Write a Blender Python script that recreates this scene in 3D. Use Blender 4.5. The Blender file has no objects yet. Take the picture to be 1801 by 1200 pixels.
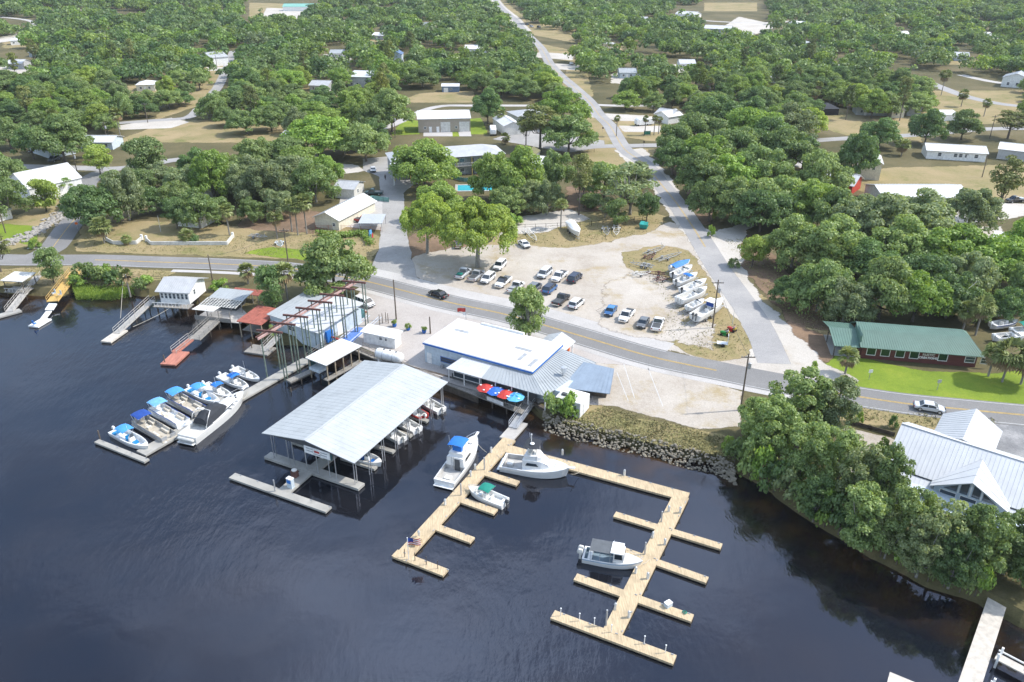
import bpy, bmesh, math, random
import numpy as np
from mathutils import Vector, Matrix, noise as mnoise
from mathutils.geometry import tessellate_polygon
S=bpy.context.scene; COL=S.collection
R=math.radians; PI=math.pi
# ---------------------------------------------------------------- camera
H=70.0; PITCH=R(26.9); FPX=1401.0; G=1.5          # drone height, land level above the river (z = 0)
cam=bpy.data.objects.new('camera',bpy.data.cameras.new('camera')); COL.objects.link(cam)
cam.data.sensor_width=36; cam.data.lens=36*FPX/1801; cam.data.clip_start=.5; cam.data.clip_end=20000
cam.location=(0,0,H); cam.rotation_euler=(R(90)-PITCH,0,0); S.camera=cam
# ---------------------------------------------------------------- light
SUN_EL=R(48); SUN_DIR=Vector((math.cos(SUN_EL)*.99,math.cos(SUN_EL)*.13,math.sin(SUN_EL))).normalized()
sl=bpy.data.lights.new('sun','SUN'); sl.energy=3.3; sl.angle=R(.6); sl.color=(1,.955,.89)
so=bpy.data.objects.new('sun',sl); COL.objects.link(so)
so.rotation_euler=SUN_DIR.to_track_quat('Z','Y').to_euler(); so.location=(80,20,120)
W=bpy.data.worlds.new('World'); S.world=W; W.use_nodes=True
nt=W.node_tree; nt.nodes.clear()
sky=nt.nodes.new('ShaderNodeTexSky'); sky.sky_type='NISHITA'; sky.sun_disc=False
sky.sun_elevation=SUN_EL; sky.sun_rotation=math.atan2(SUN_DIR.x,SUN_DIR.y); sky.air_density=1.2; sky.dust_density=1.5
tc=nt.nodes.new('ShaderNodeTexCoord'); mp=nt.nodes.new('ShaderNodeMapping'); mp.inputs['Scale'].default_value=(1.6,1.6,2.6)
cn=nt.nodes.new('ShaderNodeTexNoise'); cn.inputs['Scale'].default_value=1.5; cn.inputs['Detail'].default_value=6
cr=nt.nodes.new('ShaderNodeValToRGB'); cr.color_ramp.elements[0].position=.46; cr.color_ramp.elements[1].position=.7
mx=nt.nodes.new('ShaderNodeMix'); mx.data_type='RGBA'; mx.inputs[7].default_value=(7.0,8.3,10.6,1)
bg=nt.nodes.new('ShaderNodeBackground'); bg.inputs[1].default_value=.15
ou=nt.nodes.new('ShaderNodeOutputWorld')
L_=nt.links.new
L_(tc.outputs['Generated'],mp.inputs[0]); L_(mp.outputs[0],cn.inputs['Vector']); L_(cn.outputs[0],cr.inputs[0])
L_(cr.outputs[0],mx.inputs[0]); L_(sky.outputs[0],mx.inputs[6]); L_(mx.outputs[2],bg.inputs[0]); L_(bg.outputs[0],ou.inputs[0])
S.view_settings.view_transform='Standard'; S.view_settings.look='None'; S.view_settings.gamma=1; S.view_settings.exposure=0.62
S.cycles.max_bounces=6; S.cycles.diffuse_bounces=3; S.cycles.glossy_bounces=3; S.cycles.transmission_bounces=3
S.cycles.transparent_max_bounces=10; S.cycles.use_denoising=True; S.cycles.caustics_reflective=False; S.cycles.caustics_refractive=False
# ---------------------------------------------------------------- pixel -> place on a level
def P(px,py,z=G):
    u=(px-900.5)/FPX; v=(py-600)/FPX; c,s=math.cos(PITCH),math.sin(PITCH)
    t=(z-H)/(-s-v*c); return Vector((u*t,(c-v*s)*t,z))
def span(a,b,z=G):                                  # from point a to point b: start, heading, length
    p=P(*a,z); q=P(*b,z); d=q-p; return p,math.atan2(d.y,d.x),d.length
# ---------------------------------------------------------------- things, parts
def thing(name,label,cat,loc=(0,0,0),rz=0,group=None,scale=None):
    o=bpy.data.objects.new(name,None); COL.objects.link(o); o.empty_display_size=.3
    o.location=loc; o.rotation_euler=(0,0,rz)
    if scale: o.scale=scale
    return tag(o,label,cat,group)
def tag(o,label,cat,group=None,kind=None):
    if label: o['label']=label
    if cat: o['category']=cat
    if group: o['group']=group
    if kind: o['kind']=kind
    return o
def dup(o,loc=None,rz=None,label=None,parent=None,scale=None):
    c=o.copy(); COL.objects.link(c)
    if parent: c.parent=parent
    if loc is not None: c.location=loc
    if rz is not None: c.rotation_euler=(0,0,rz)
    if scale is not None: c.scale=scale
    if label: c['label']=label
    for k in list(o.children): dup(k,parent=c)
    return c
# ---------------------------------------------------------------- mesh builder
class MB:
    def __init__(s): s.v=[]; s.f=[]; s.m=[]; s.M=None
    def add(s,vs,fs,m=0):
        n=len(s.v)
        if s.M is not None: vs=[s.M@Vector(v) for v in vs]
        s.v+=[tuple(v) for v in vs]; s.f+=[tuple(i+n for i in f) for f in fs]; s.m+=[m]*len(fs); return s
    def box(s,x,y,z,sx,sy,sz,rz=0,m=0,tx=1,ty=1):   # centre x,y; base z; tx/ty shrink of the top
        c,n=math.cos(rz),math.sin(rz); vs=[]
        for k in (0,1):
            for a,b in ((-1,-1),(1,-1),(1,1),(-1,1)):
                px=a*sx/2*(tx if k else 1); py=b*sy/2*(ty if k else 1)
                vs.append((x+px*c-py*n,y+px*n+py*c,z+sz*k))
        return s.add(vs,[(3,2,1,0),(4,5,6,7),(0,1,5,4),(1,2,6,5),(2,3,7,6),(3,0,4,7)],m)
    def prism(s,poly,z0,z1,m=0):
        n=len(poly); vs=[(p[0],p[1],z0) for p in poly]+[(p[0],p[1],z1) for p in poly]
        return s.add(vs,[tuple(range(n-1,-1,-1)),tuple(range(n,2*n))]+[(i,(i+1)%n,n+(i+1)%n,n+i) for i in range(n)],m)
    def xprism(s,prof,x0,x1,m=0):                   # profile (y,z) swept along x
        n=len(prof); vs=[(x0,p[0],p[1]) for p in prof]+[(x1,p[0],p[1]) for p in prof]
        return s.add(vs,[tuple(range(n)),tuple(range(2*n-1,n-1,-1))]+[(i,n+i,n+(i+1)%n,(i+1)%n) for i in range(n)],m)
    def yprism(s,prof,y0,y1,m=0):                   # profile (x,z) swept along y
        n=len(prof); vs=[(p[0],y0,p[1]) for p in prof]+[(p[0],y1,p[1]) for p in prof]
        return s.add(vs,[tuple(range(n-1,-1,-1)),tuple(range(n,2*n))]+[(i,(i+1)%n,n+(i+1)%n,n+i) for i in range(n)],m)
    def loft(s,rings,m=0,caps=True,close=True):
        k=len(rings[0]); vs=[p for r in rings for p in r]; fs=[]
        for i in range(len(rings)-1):
            for j in range(k if close else k-1):
                a=i*k+j; b=i*k+(j+1)%k; fs.append((a,b,b+k,a+k))
        if caps: fs+=[tuple(range(k-1,-1,-1)),tuple(range((len(rings)-1)*k,len(rings)*k))]
        return s.add(vs,fs,m)
    def tube(s,pts,r,n=6,m=0,r2=None):
        pts=[Vector(p) for p in pts]; rings=[]; L=len(pts)
        for i,p in enumerate(pts):
            d=(pts[min(i+1,L-1)]-pts[max(i-1,0)]); d=d.normalized() if d.length>1e-9 else Vector((0,0,1))
            a=d.cross(Vector((0,0,1)) if abs(d.z)<.9 else Vector((1,0,0))).normalized(); b=d.cross(a)
            rr=r if r2 is None else r+(r2-r)*i/(L-1)
            rings.append([p+(a*math.cos(2*PI*j/n)+b*math.sin(2*PI*j/n))*rr for j in range(n)])
        return s.loft(rings,m)
    def bar(s,p,q,w=.1,h=.1,m=0):                   # rectangular bar
        p=Vector(p); q=Vector(q); d=(q-p).normalized(); up=Vector((0,0,1)) if abs(d.z)<.95 else Vector((1,0,0))
        a=d.cross(up).normalized()*w/2; b=a.cross(d).normalized()*h/2
        return s.loft([[x-a-b,x+a-b,x+a+b,x-a+b] for x in (p,q)],m)
    def slab(s,pts,th=.08,m=0):                     # polygon given by its upper face, thickness downwards
        n=len(pts); pts=[Vector(p) for p in pts]; lo=[p-Vector((0,0,th)) for p in pts]
        return s.add(pts+lo,[tuple(range(n)),tuple(range(2*n-1,n-1,-1))]+[(i,n+i,n+(i+1)%n,(i+1)%n) for i in range(n)],m)
    def roof(s,a,b,c,d,th=.1,rib=0,m=0,rh=.05,rw=.06):  # eave a-b, ridge d-c
        a,b,c,d=map(Vector,(a,b,c,d)); s.slab([a,b,c,d],th,m)
        if rib:
            n=max(2,int((b-a).length/rib))
            for i in range(n+1):
                t=i/n; p=a.lerp(b,t); q=d.lerp(c,t)
                if (q-p).length>.3:
                    e=(b-a).normalized()*rw/2; nz=(b-a).cross(d-a).normalized()
                    if nz.z<0: nz=-nz
                    nz=nz*rh; k=.003*(q-p).normalized()
                    s.add([p-e,p+e,q+e,q-e,p-e+nz,p+e+nz,q+e+nz,q-e+nz],[(4,5,6,7),(0,1,5,4),(1,2,6,5),(2,3,7,6),(3,0,4,7)],m)
        return s
    def ell(s,x,y,z,rx,ry,rz,nu=12,nv=8,m=0,v0=0,v1=1):
        rings=[]
        for i in range(nv+1):
            t=PI*(v0+(v1-v0)*i/nv)-PI/2
            rings.append([(x+rx*math.cos(t)*math.cos(2*PI*j/nu),y+ry*math.cos(t)*math.sin(2*PI*j/nu),z+rz*math.sin(t)) for j in range(nu)])
        return s.loft(rings,m)
    def lathe(s,x,y,prof,n=12,m=0):
        return s.loft([[(x+r*math.cos(2*PI*j/n),y+r*math.sin(2*PI*j/n),z) for j in range(n)] for r,z in prof],m)
    def build(s,name,mats,parent=None,smooth=False,bevel=0):
        me=bpy.data.meshes.new(name); me.from_pydata(s.v,[],s.f)
        if not isinstance(mats,(list,tuple)): mats=[mats]
        for m in mats: me.materials.append(m)
        me.polygons.foreach_set('material_index',s.m)
        if smooth: me.polygons.foreach_set('use_smooth',[True]*len(s.f))
        me.update()
        bm=bmesh.new(); bm.from_mesh(me); bmesh.ops.recalc_face_normals(bm,faces=bm.faces)
        if bevel: bmesh.ops.bevel(bm,geom=[e for e in bm.edges if e.is_manifold and e.calc_face_angle(0)>.6],offset=bevel,segments=2,affect='EDGES',clamp_overlap=True)
        bm.to_mesh(me); bm.free()
        o=bpy.data.objects.new(name,me); COL.objects.link(o)
        if parent: o.parent=parent
        return o
# ---------------------------------------------------------------- materials
MATS={}
def _new(name):
    m=bpy.data.materials.new(name); m.use_nodes=True; n=m.node_tree; n.nodes.clear()
    o=n.nodes.new('ShaderNodeOutputMaterial'); return m,n,o,n.links.new
def tnoise(n,l,vec,scale,detail=4,rough=.55):
    x=n.nodes.new('ShaderNodeTexNoise'); x.inputs['Scale'].default_value=scale; x.inputs['Detail'].default_value=detail; x.inputs['Roughness'].default_value=rough
    l(vec,x.inputs['Vector']); return x.outputs[0]
def ramp(n,l,fac,stops):
    x=n.nodes.new('ShaderNodeValToRGB'); e=x.color_ramp.elements
    while len(e)<len(stops): e.new(.5)
    for i,(p,c) in enumerate(stops): e[i].position=p; e[i].color=(*c,1) if len(c)==3 else c
    l(fac,x.inputs[0]); return x.outputs[0]
def mixc(n,l,f,a,b,mode='MIX'):
    x=n.nodes.new('ShaderNodeMix'); x.data_type='RGBA'; x.blend_type=mode
    for s,v in ((0,f),(6,a),(7,b)):
        if hasattr(v,'node'): l(v,x.inputs[s])
        else: x.inputs[s].default_value=v if s==0 else (*v,1)
    return x.outputs[2]
def mathn(n,l,op,a,b=None,clamp=False):
    x=n.nodes.new('ShaderNodeMath'); x.operation=op; x.use_clamp=clamp
    for i,v in enumerate((a,b)):
        if v is None: continue
        if hasattr(v,'node'): l(v,x.inputs[i])
        else: x.inputs[i].default_value=v
    return x.outputs[0]
def bsdf(n,l,col,rough=.6,metal=0,spec=.5,bump=None,bstr=.3,bdist=.05):
    b=n.nodes.new('ShaderNodeBsdfPrincipled')
    if hasattr(col,'node'): l(col,b.inputs['Base Color'])
    else: b.inputs['Base Color'].default_value=(*col,1)
    b.inputs['Roughness'].default_value=rough; b.inputs['Metallic'].default_value=metal; b.inputs['Specular IOR Level'].default_value=spec
    if bump is not None:
        x=n.nodes.new('ShaderNodeBump'); x.inputs['Strength'].default_value=bstr; x.inputs['Distance'].default_value=bdist
        l(bump,x.inputs['Height']); l(x.outputs[0],b.inputs['Normal'])
    return b.outputs[0]
def M(name,col,rough=.6,metal=0,var=.18,scale=1.5,spec=.4,stretch=None,dirt=0,bump=0):
    if name in MATS: return MATS[name]
    m,n,o,l=_new(name); t=n.nodes.new('ShaderNodeTexCoord'); v=t.outputs['Object']
    if stretch:
        mm=n.nodes.new('ShaderNodeMapping'); mm.inputs['Scale'].default_value=stretch; l(v,mm.inputs[0]); v=mm.outputs[0]
    f=tnoise(n,l,v,scale,5,.6)
    c=ramp(n,l,f,[(.3,[x*(1-var) for x in col]),(.7,[min(1,x*(1+var)) for x in col])])
    if dirt:
        d=tnoise(n,l,t.outputs['Object'],.35,6,.7); d=ramp(n,l,d,[(.5,(0,0,0)),(.75,(dirt,)*3)])
        c=mixc(n,l,d,c,[x*.45 for x in col])
    l(bsdf(n,l,c,rough,metal,spec,f if bump else None,bump),o.inputs[0]); MATS[name]=m; return m
def glassm(name,col=(.02,.03,.04)):
    if name in MATS: return MATS[name]
    return M(name,col,.06,0,.1,1,.8)
# plain paints and surfaces (real-world base colours)
white=M('white_paint',(.78,.78,.76),.5,dirt=.25); offw=M('aged_white',(.62,.61,.57),.6,dirt=.5); gel=M('gelcoat',(.7,.7,.685),.25,var=.05,dirt=.12)
cream=M('cream_vinyl',(.6,.55,.46),.5); grey=M('grey_paint',(.33,.34,.35),.6); dgrey=M('dark_grey',(.07,.075,.08),.6); black=M('black',(.015,.015,.017),.5)
blue=M('blue_canvas',(.02,.16,.52),.75,var=.12); lblue=M('light_blue_canvas',(.06,.27,.62),.75,var=.12); navy=M('navy_canvas',(.015,.06,.27),.75)
teal=M('teal_canvas',(.01,.2,.15),.75); charcoal=M('charcoal_canvas',(.028,.032,.04),.8); red=M('red_paint',(.45,.04,.03),.5); rust=M('rusty_steel',(.13,.06,.05),.8,var=.4)
alu=M('aluminium',(.6,.61,.62),.35,.7,var=.1); galv=M('galvanised',(.42,.43,.44),.5,.4,var=.2); rubber=M('rubber',(.02,.02,.02),.8)
chrome=M('chrome',(.7,.7,.7),.2,.9,var=.02); conc=M('concrete',(.42,.40,.37),.85,var=.15,scale=.8,dirt=.4); dconc=M('dock_concrete',(.34,.33,.30),.85,var=.22,scale=.7,dirt=.5)
timber=M('new_timber',(.49,.385,.245),.75,var=.28,scale=2.2,stretch=(3,.35,1),dirt=.55); oldwood=M('weathered_timber',(.25,.235,.21),.85,var=.35,scale=2.5,stretch=(3,.4,1)); darkwood=M('dark_timber',(.09,.075,.06),.85,var=.4)
yellowood=M('yellow_timber',(.55,.36,.12),.7,var=.15,stretch=(3,.4,1)); pole_m=M('pole_timber',(.13,.105,.08),.85,var=.3); redwood=M('red_timber',(.42,.17,.12),.75,var=.25,stretch=(3,.4,1))
glass=glassm('dark_glass'); winglass=glassm('window_glass',(.05,.07,.09)); orange=M('orange_paint',(.8,.16,.02),.5); green_p=M('green_paint',(.02,.17,.12),.5)
roof_white=M('white_roof',(.68,.68,.665),.55,var=.06,scale=.5,dirt=.28); roof_blue=M('blue_grey_roof',(.355,.38,.39),.55,.0,var=.06,scale=.4,stretch=(4,.3,1),dirt=.4); roof_grey=M('grey_roof',(.42,.43,.44),.5,var=.1,scale=.6,dirt=.3)
roof_green=M('green_roof',(.115,.2,.16),.5,var=.1,scale=.5,dirt=.2); roof_slate=M('slate_blue_roof',(.23,.285,.35),.5,var=.12,scale=.5,dirt=.2); roof_pale=M('pale_metal_roof',(.54,.55,.555),.4,var=.06,scale=.4,dirt=.1)
roof_red=M('red_rust_roof',(.32,.10,.07),.7,var=.3,dirt=.3); wall_lb=M('pale_blue_wall',(.5,.57,.62),.7,dirt=.25); wall_tan=M('tan_metal_wall',(.36,.31,.25),.6,var=.08,dirt=.15); wall_cream=M('cream_wall',(.66,.62,.5),.7,dirt=.2)
wall_red=M('red_brown_log_wall',(.12,.038,.032),.8,var=.3,stretch=(.5,.5,6)); wall_grey=M('grey_wall',(.4,.41,.41),.7,dirt=.3); terracotta=M('terracotta_roof',(.4,.16,.1),.7,var=.3); blue_p=M('blue_paint',(.02,.12,.42),.4)
stone=M('limestone',(.225,.2,.155),.95,var=.4,scale=1.2,dirt=.5)
# ================================================================ SETTING: river, land, roads, lots
def ground_mat(name,stops,scale=.05,fine=1.2,rough=.95,fade=True,fsoft=.9,patch=None,bump=.25):
    m,n,o,l=_new(name); t=n.nodes.new('ShaderNodeTexCoord'); v=t.outputs['Object']
    a=tnoise(n,l,v,scale,7,.62); b=tnoise(n,l,v,fine,6,.7)
    f=mathn(n,l,'ADD',mathn(n,l,'MULTIPLY',a,.72),mathn(n,l,'MULTIPLY',b,.28))
    c=ramp(n,l,f,stops)
    if patch:
        pn=tnoise(n,l,v,patch[0],7,.65); pm=ramp(n,l,pn,[(patch[1],(0,0,0)),(patch[2],(1,1,1))]); c=mixc(n,l,pm,c,patch[3])
    sp=tnoise(n,l,v,4.5,3,.7); c=mixc(n,l,1.0,c,ramp(n,l,sp,[(.25,(.78,.78,.78)),(.75,(1.18,1.18,1.18))]),'MULTIPLY')
    s=bsdf(n,l,c,rough,0,.2,b,bump,.2)
    if fade:
        at=n.nodes.new('ShaderNodeAttribute'); at.attribute_name='fade'
        e=tnoise(n,l,v,.35,6,.7)
        k=mathn(n,l,'ADD',at.outputs['Fac'],mathn(n,l,'MULTIPLY',mathn(n,l,'SUBTRACT',e,.5),fsoft*1.6))
        k=ramp(n,l,k,[(.42,(0,0,0)),(.6,(1,1,1))])
        tr=n.nodes.new('ShaderNodeBsdfTransparent'); mxs=n.nodes.new('ShaderNodeMixShader')
        l(k,mxs.inputs[0]); l(tr.outputs[0],mxs.inputs[1]); l(s,mxs.inputs[2]); s=mxs.outputs[0]
    l(s,o.inputs[0]); return m
g_base=ground_mat('ground_litter_grass_and_shade',[(.3,(.05,.054,.023)),(.44,(.092,.084,.038)),(.55,(.13,.112,.054)),(.7,(.195,.155,.09))],.04,fade=False)  # litter and grass tones, darkened to carry the shade under the trees
g_dry=ground_mat('dry_grass',[(.3,(.17,.17,.06)),(.45,(.26,.215,.105)),(.6,(.33,.255,.14)),(.72,(.36,.29,.18))],.06,patch=(.14,.56,.75,(.14,.155,.045)))
g_lawn=ground_mat('green_lawn',[(.3,(.11,.17,.02)),(.5,(.17,.235,.025)),(.7,(.27,.3,.04))],.12)
g_litter=ground_mat('leaf_litter',[(.3,(.1,.075,.05)),(.5,(.19,.13,.085)),(.7,(.3,.2,.13))],.1)
g_sand=ground_mat('white_sand',[(.3,(.38,.34,.29)),(.48,(.47,.435,.385)),(.65,(.53,.5,.455))],.07,patch=(.11,.6,.78,(.36,.275,.165)))
g_lot=ground_mat('shell_lot',[(.3,(.31,.265,.215)),(.45,(.41,.365,.31)),(.65,(.49,.45,.395))],.09,patch=(.16,.53,.7,(.35,.28,.165)),bump=.4)
g_conc=ground_mat('pale_concrete',[(.3,(.36,.345,.325)),(.5,(.44,.42,.4)),(.7,(.49,.475,.45))],.12,fsoft=.25,bump=.1)
g_drive=ground_mat('grey_drive',[(.3,(.25,.24,.23)),(.5,(.33,.32,.305)),(.7,(.42,.405,.39))],.1,fsoft=.35,bump=.1)
g_brick=ground_mat('brick_plaza',[(.3,(.355,.32,.29)),(.5,(.415,.38,.35)),(.7,(.47,.435,.405))],.1,fsoft=.3,bump=.1)
g_asph=ground_mat('asphalt',[(.3,(.178,.175,.17)),(.5,(.21,.206,.2)),(.7,(.265,.258,.25))],.08,fsoft=.2,bump=.1)
g_asph2=ground_mat('sandy_asphalt',[(.3,(.27,.265,.26)),(.5,(.32,.312,.305)),(.7,(.4,.385,.365))],.1,fsoft=.5,bump=.1)
g_gravel=ground_mat('dark_gravel',[(.3,(.13,.13,.135)),(.5,(.22,.22,.22)),(.7,(.4,.39,.38))],.25,fine=3,fsoft=.3)
paint_y=M('yellow_paint',(.5,.33,.07),.7,var=.3,scale=2); paint_w=M('white_line_paint',(.5,.5,.49),.7,var=.2,scale=2)

NSH=[0]
def sheet(name,px,mat,lv,fade=1.0,jit=.25,z=G,seed=0,world=False):
    NSH[0]+=1; lv+=(NSH[0]%12)*.07
    pts=[Vector(p) if world else P(*p,z) for p in px]; out=[]
    pts=[Vector((p.x,p.y)) for p in pts]
    if sum(a.x*b.y-b.x*a.y for a,b in zip(pts,pts[1:]+pts[:1]))<0: pts.reverse()
    for a,b in zip(pts,pts[1:]+pts[:1]):
        n=max(1,min(40,int((b-a).length/2.0)))
        for i in range(n):
            p=a.lerp(b,i/n)
            if jit: p=p+Vector((mnoise.noise((p.x*.3,p.y*.3,seed)),mnoise.noise((p.x*.3,p.y*.3,seed+9))))*jit*2
            out.append(p)
    n=len(out); zz=z+.006*lv; oo=[]
    for i,p in enumerate(out):
        d=(out[(i+1)%n]-out[i-1]); nn=Vector((d.y,-d.x)).normalized(); oo.append(p+nn*fade)
    vs=[(p.x,p.y,zz) for p in out]+[(p.x,p.y,zz) for p in oo]
    tri=tessellate_polygon([[Vector((p.x,p.y,0)) for p in out]])
    fs=[tuple(t) for t in tri]+[(i,n+i,n+(i+1)%n,(i+1)%n) for i in range(n)]
    me=bpy.data.meshes.new(name); me.from_pydata(vs,[],fs); me.materials.append(mat)
    at=me.attributes.new('fade','FLOAT','POINT'); at.data.foreach_set('value',[1.0]*n+[0.0]*n)
    bm=bmesh.new(); bm.from_mesh(me)
    for f in bm.faces:
        if f.normal.z<0: f.normal_flip()
    bm.to_mesh(me); bm.free(); me.update()
    o=bpy.data.objects.new(name,me); COL.objects.link(o); o['kind']='structure'; return o
def smooth_line(pts,step=2.5):
    out=[]; n=len(pts)
    for i in range(n-1):
        a,b,c,d=pts[max(i-1,0)],pts[i],pts[i+1],pts[min(i+2,n-1)]
        k=max(2,int((c-b).length/step))
        for j in range(k):
            t=j/k; out.append(.5*((2*b)+(c-a)*t+(2*a-5*b+4*c-d)*t*t+(3*b-a-3*c+d)*t**3))
    out.append(pts[-1]); return out
def sub_(line,a,b):
    k=len(line); return line[int(a*k):int(b*k)]
def line_pts(px,z=G): return smooth_line([Vector(P(*p,z)[:2]) for p in px])
def ribbon(name,line,w,mat,lv,off=0,fade=.5,z=G,kind='structure',jit=0,r=None):
    L=[];zz=z+.006*lv; n=len(line)
    vs=[];fd=[];fs=[]
    cols=[(-w/2-fade,0),(-w/2,1),(w/2,1),(w/2+fade,0)] if fade else [(-w/2,1),(w/2,1)]
    for i,p in enumerate(line):
        d=(line[min(i+1,n-1)]-line[max(i-1,0)]).normalized(); nn=Vector((-d.y,d.x))
        for c,f in cols:
            j=mnoise.noise((p.x*.2,p.y*.2,c))*jit if f else 0
            q=p+nn*(off+c+j); vs.append((q.x,q.y,zz)); fd.append(f)
    k=len(cols)
    for i in range(n-1):
        if r and not (r[0]<=i/n<=r[1]): continue
        for j in range(k-1): a=i*k+j; fs.append((a+1,a,a+k,a+k+1))
    me=bpy.data.meshes.new(name); me.from_pydata(vs,[],fs); me.materials.append(mat)
    at=me.attributes.new('fade','FLOAT','POINT'); at.data.foreach_set('value',fd)
    bm=bmesh.new(); bm.from_mesh(me); bmesh.ops.recalc_face_normals(bm,faces=bm.faces)
    for f in bm.faces:
        if f.normal.z<0: f.normal_flip()
    bm.to_mesh(me); bm.free()
    o=bpy.data.objects.new(name,me); COL.objects.link(o); o['kind']=kind; return o
# --- river
m,n,o,l=_new('river_water'); t=n.nodes.new('ShaderNodeTexCoord'); v=t.outputs['Object']
big=tnoise(n,l,v,.025,3,.5); 
def wmap(sx,sy,rot):
    q=n.nodes.new('ShaderNodeMapping'); q.inputs['Scale'].default_value=(sx,sy,1); q.inputs['Rotation'].default_value=(0,0,rot); l(v,q.inputs[0]); return q.outputs[0]
w1=tnoise(n,l,wmap(1,.3,R(-35)),1.1,3,.55); w2=tnoise(n,l,wmap(1,.5,R(20)),2.6,3,.6); w3=tnoise(n,l,wmap(1,1,0),.22,2,.5)
hgt=mathn(n,l,'ADD',mathn(n,l,'MULTIPLY',w1,.55),mathn(n,l,'ADD',mathn(n,l,'MULTIPLY',w2,.25),mathn(n,l,'MULTIPLY',w3,.9)))
amp=ramp(n,l,big,[(.4,(.12,)*3),(.6,(1,1,1))]); hgt=mathn(n,l,'MULTIPLY',hgt,amp)
tea=ramp(n,l,tnoise(n,l,v,.05,4,.6),[(.35,(.007,.009,.014)),(.75,(.015,.0125,.012))])
b=n.nodes.new('ShaderNodeBsdfPrincipled'); l(tea,b.inputs['Base Color']); b.inputs['Roughness'].default_value=.05; b.inputs['IOR'].default_value=1.45; b.inputs['Specular IOR Level'].default_value=1.0; b.inputs['Specular Tint'].default_value=(.93,.98,1.16,1)
bp=n.nodes.new('ShaderNodeBump'); bp.inputs['Strength'].default_value=.6; bp.inputs['Distance'].default_value=.22; l(hgt,bp.inputs['Height']); l(bp.outputs[0],b.inputs['Normal'])
l(b.outputs[0],o.inputs[0]); water_m=m
w=MB(); w.add([(-700,-40,0),(700,-40,0),(700,330,0),(-700,330,0)],[(0,1,2,3)]); w=w.build('river_water',water_m); w['kind']='structure'
# --- land sheet with its bank, reaching the horizon
shore=[(-260,470),(-120,480),(0,500),(60,505),(105,508),(130,494),(155,498),(190,502),(222,502),(262,508),(300,500),(350,520),(402,520),(440,556),(478,590),(560,592),(612,600),(655,622),(710,640),(772,656),(800,664),(868,682),(930,700),(958,716),(1000,738),(1060,752),(1130,768),(1190,782),(1262,792),(1300,808),(1352,836),(1410,878),(1470,915),(1545,958),(1640,1006),(1730,1036),(1801,1075),(1960,1120),(2300,1180)]
SH=[Vector(P(*p,G)[:2]) for p in shore]
out=[]
for a,b_ in zip(SH,SH[1:]):
    k=max(1,int((b_-a).length/2))
    for i in range(k): out.append(a.lerp(b_,i/k))
out.append(SH[-1]); SH=out
far=[Vector((7000,SH[-1].y-40)),Vector((7000,9000)),Vector((-7000,9000)),Vector((-7000,SH[0].y))]
poly=SH+far; nS=len(SH)
tri=tessellate_polygon([[Vector((p.x,p.y,0)) for p in poly]])
SWL=min(range(nS),key=lambda i:(SH[i]-Vector(P(600,598)[:2])).length); SWR=min(range(nS),key=lambda i:(SH[i]-Vector(P(958,716)[:2])).length)
vs=[(p.x,p.y,G) for p in poly]; fs=[tuple(q) for q in tri]; rings=[]
for wd,zz in ((.8,.5),(2.0,-.9)):
    rg=[]
    for i in range(nS):
        d=SH[min(i+1,nS-1)]-SH[max(i-1,0)]; nn=Vector((d.y,-d.x)).normalized(); q=SH[i]+nn*(wd*.12 if SWL<i<SWR else wd)*(1+.4*mnoise.noise((SH[i].x*.4,SH[i].y*.4,wd)))
        rg.append(len(vs)); vs.append((q.x,q.y,zz))
    rings.append(rg)
base=list(range(nS))
for A,B in ((base,rings[0]),(rings[0],rings[1])):
    for i in range(nS-1): fs.append((A[i],B[i],B[i+1],A[i+1]))
gm=MB(); gm.add(vs,fs); gm=gm.build('ground',g_base); gm['kind']='structure'
if gm.data.polygons[0].normal.z<0: gm.data.flip_normals()
m2=water_m.copy(); m2.name='shallow_water'; n2=m2.node_tree; l2=n2.links.new
pb=[x for x in n2.nodes if x.type=='BSDF_PRINCIPLED'][0]; [n2.links.remove(k) for k in list(pb.inputs['Base Color'].links)]; pb.inputs['Base Color'].default_value=(.06,.034,.014,1)
at=n2.nodes.new('ShaderNodeAttribute'); at.attribute_name='fade'; tr=n2.nodes.new('ShaderNodeBsdfTransparent'); ms=n2.nodes.new('ShaderNodeMixShader'); oo=[x for x in n2.nodes if x.type=='OUTPUT_MATERIAL'][0]
nz=n2.nodes.new('ShaderNodeTexNoise'); nz.inputs['Scale'].default_value=.18; nz.inputs['Detail'].default_value=5; mm=n2.nodes.new('ShaderNodeMath'); mm.operation='MULTIPLY'; mr=n2.nodes.new('ShaderNodeMapRange'); mr.inputs[1].default_value=.38; mr.inputs[2].default_value=.7
tcc=n2.nodes.new('ShaderNodeTexCoord'); l2(tcc.outputs['Object'],nz.inputs['Vector']); l2(nz.outputs[0],mr.inputs[0]); l2(mr.outputs[0],mm.inputs[0]); l2(at.outputs['Fac'],mm.inputs[1]); l2(mm.outputs[0],ms.inputs[0]); l2(tr.outputs[0],ms.inputs[1]); l2(pb.outputs[0],ms.inputs[2]); l2(ms.outputs[0],oo.inputs[0])
ribbon('shallow_water',SH,3.0,m2,0,off=-2.2,fade=6.5,z=.012)
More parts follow.
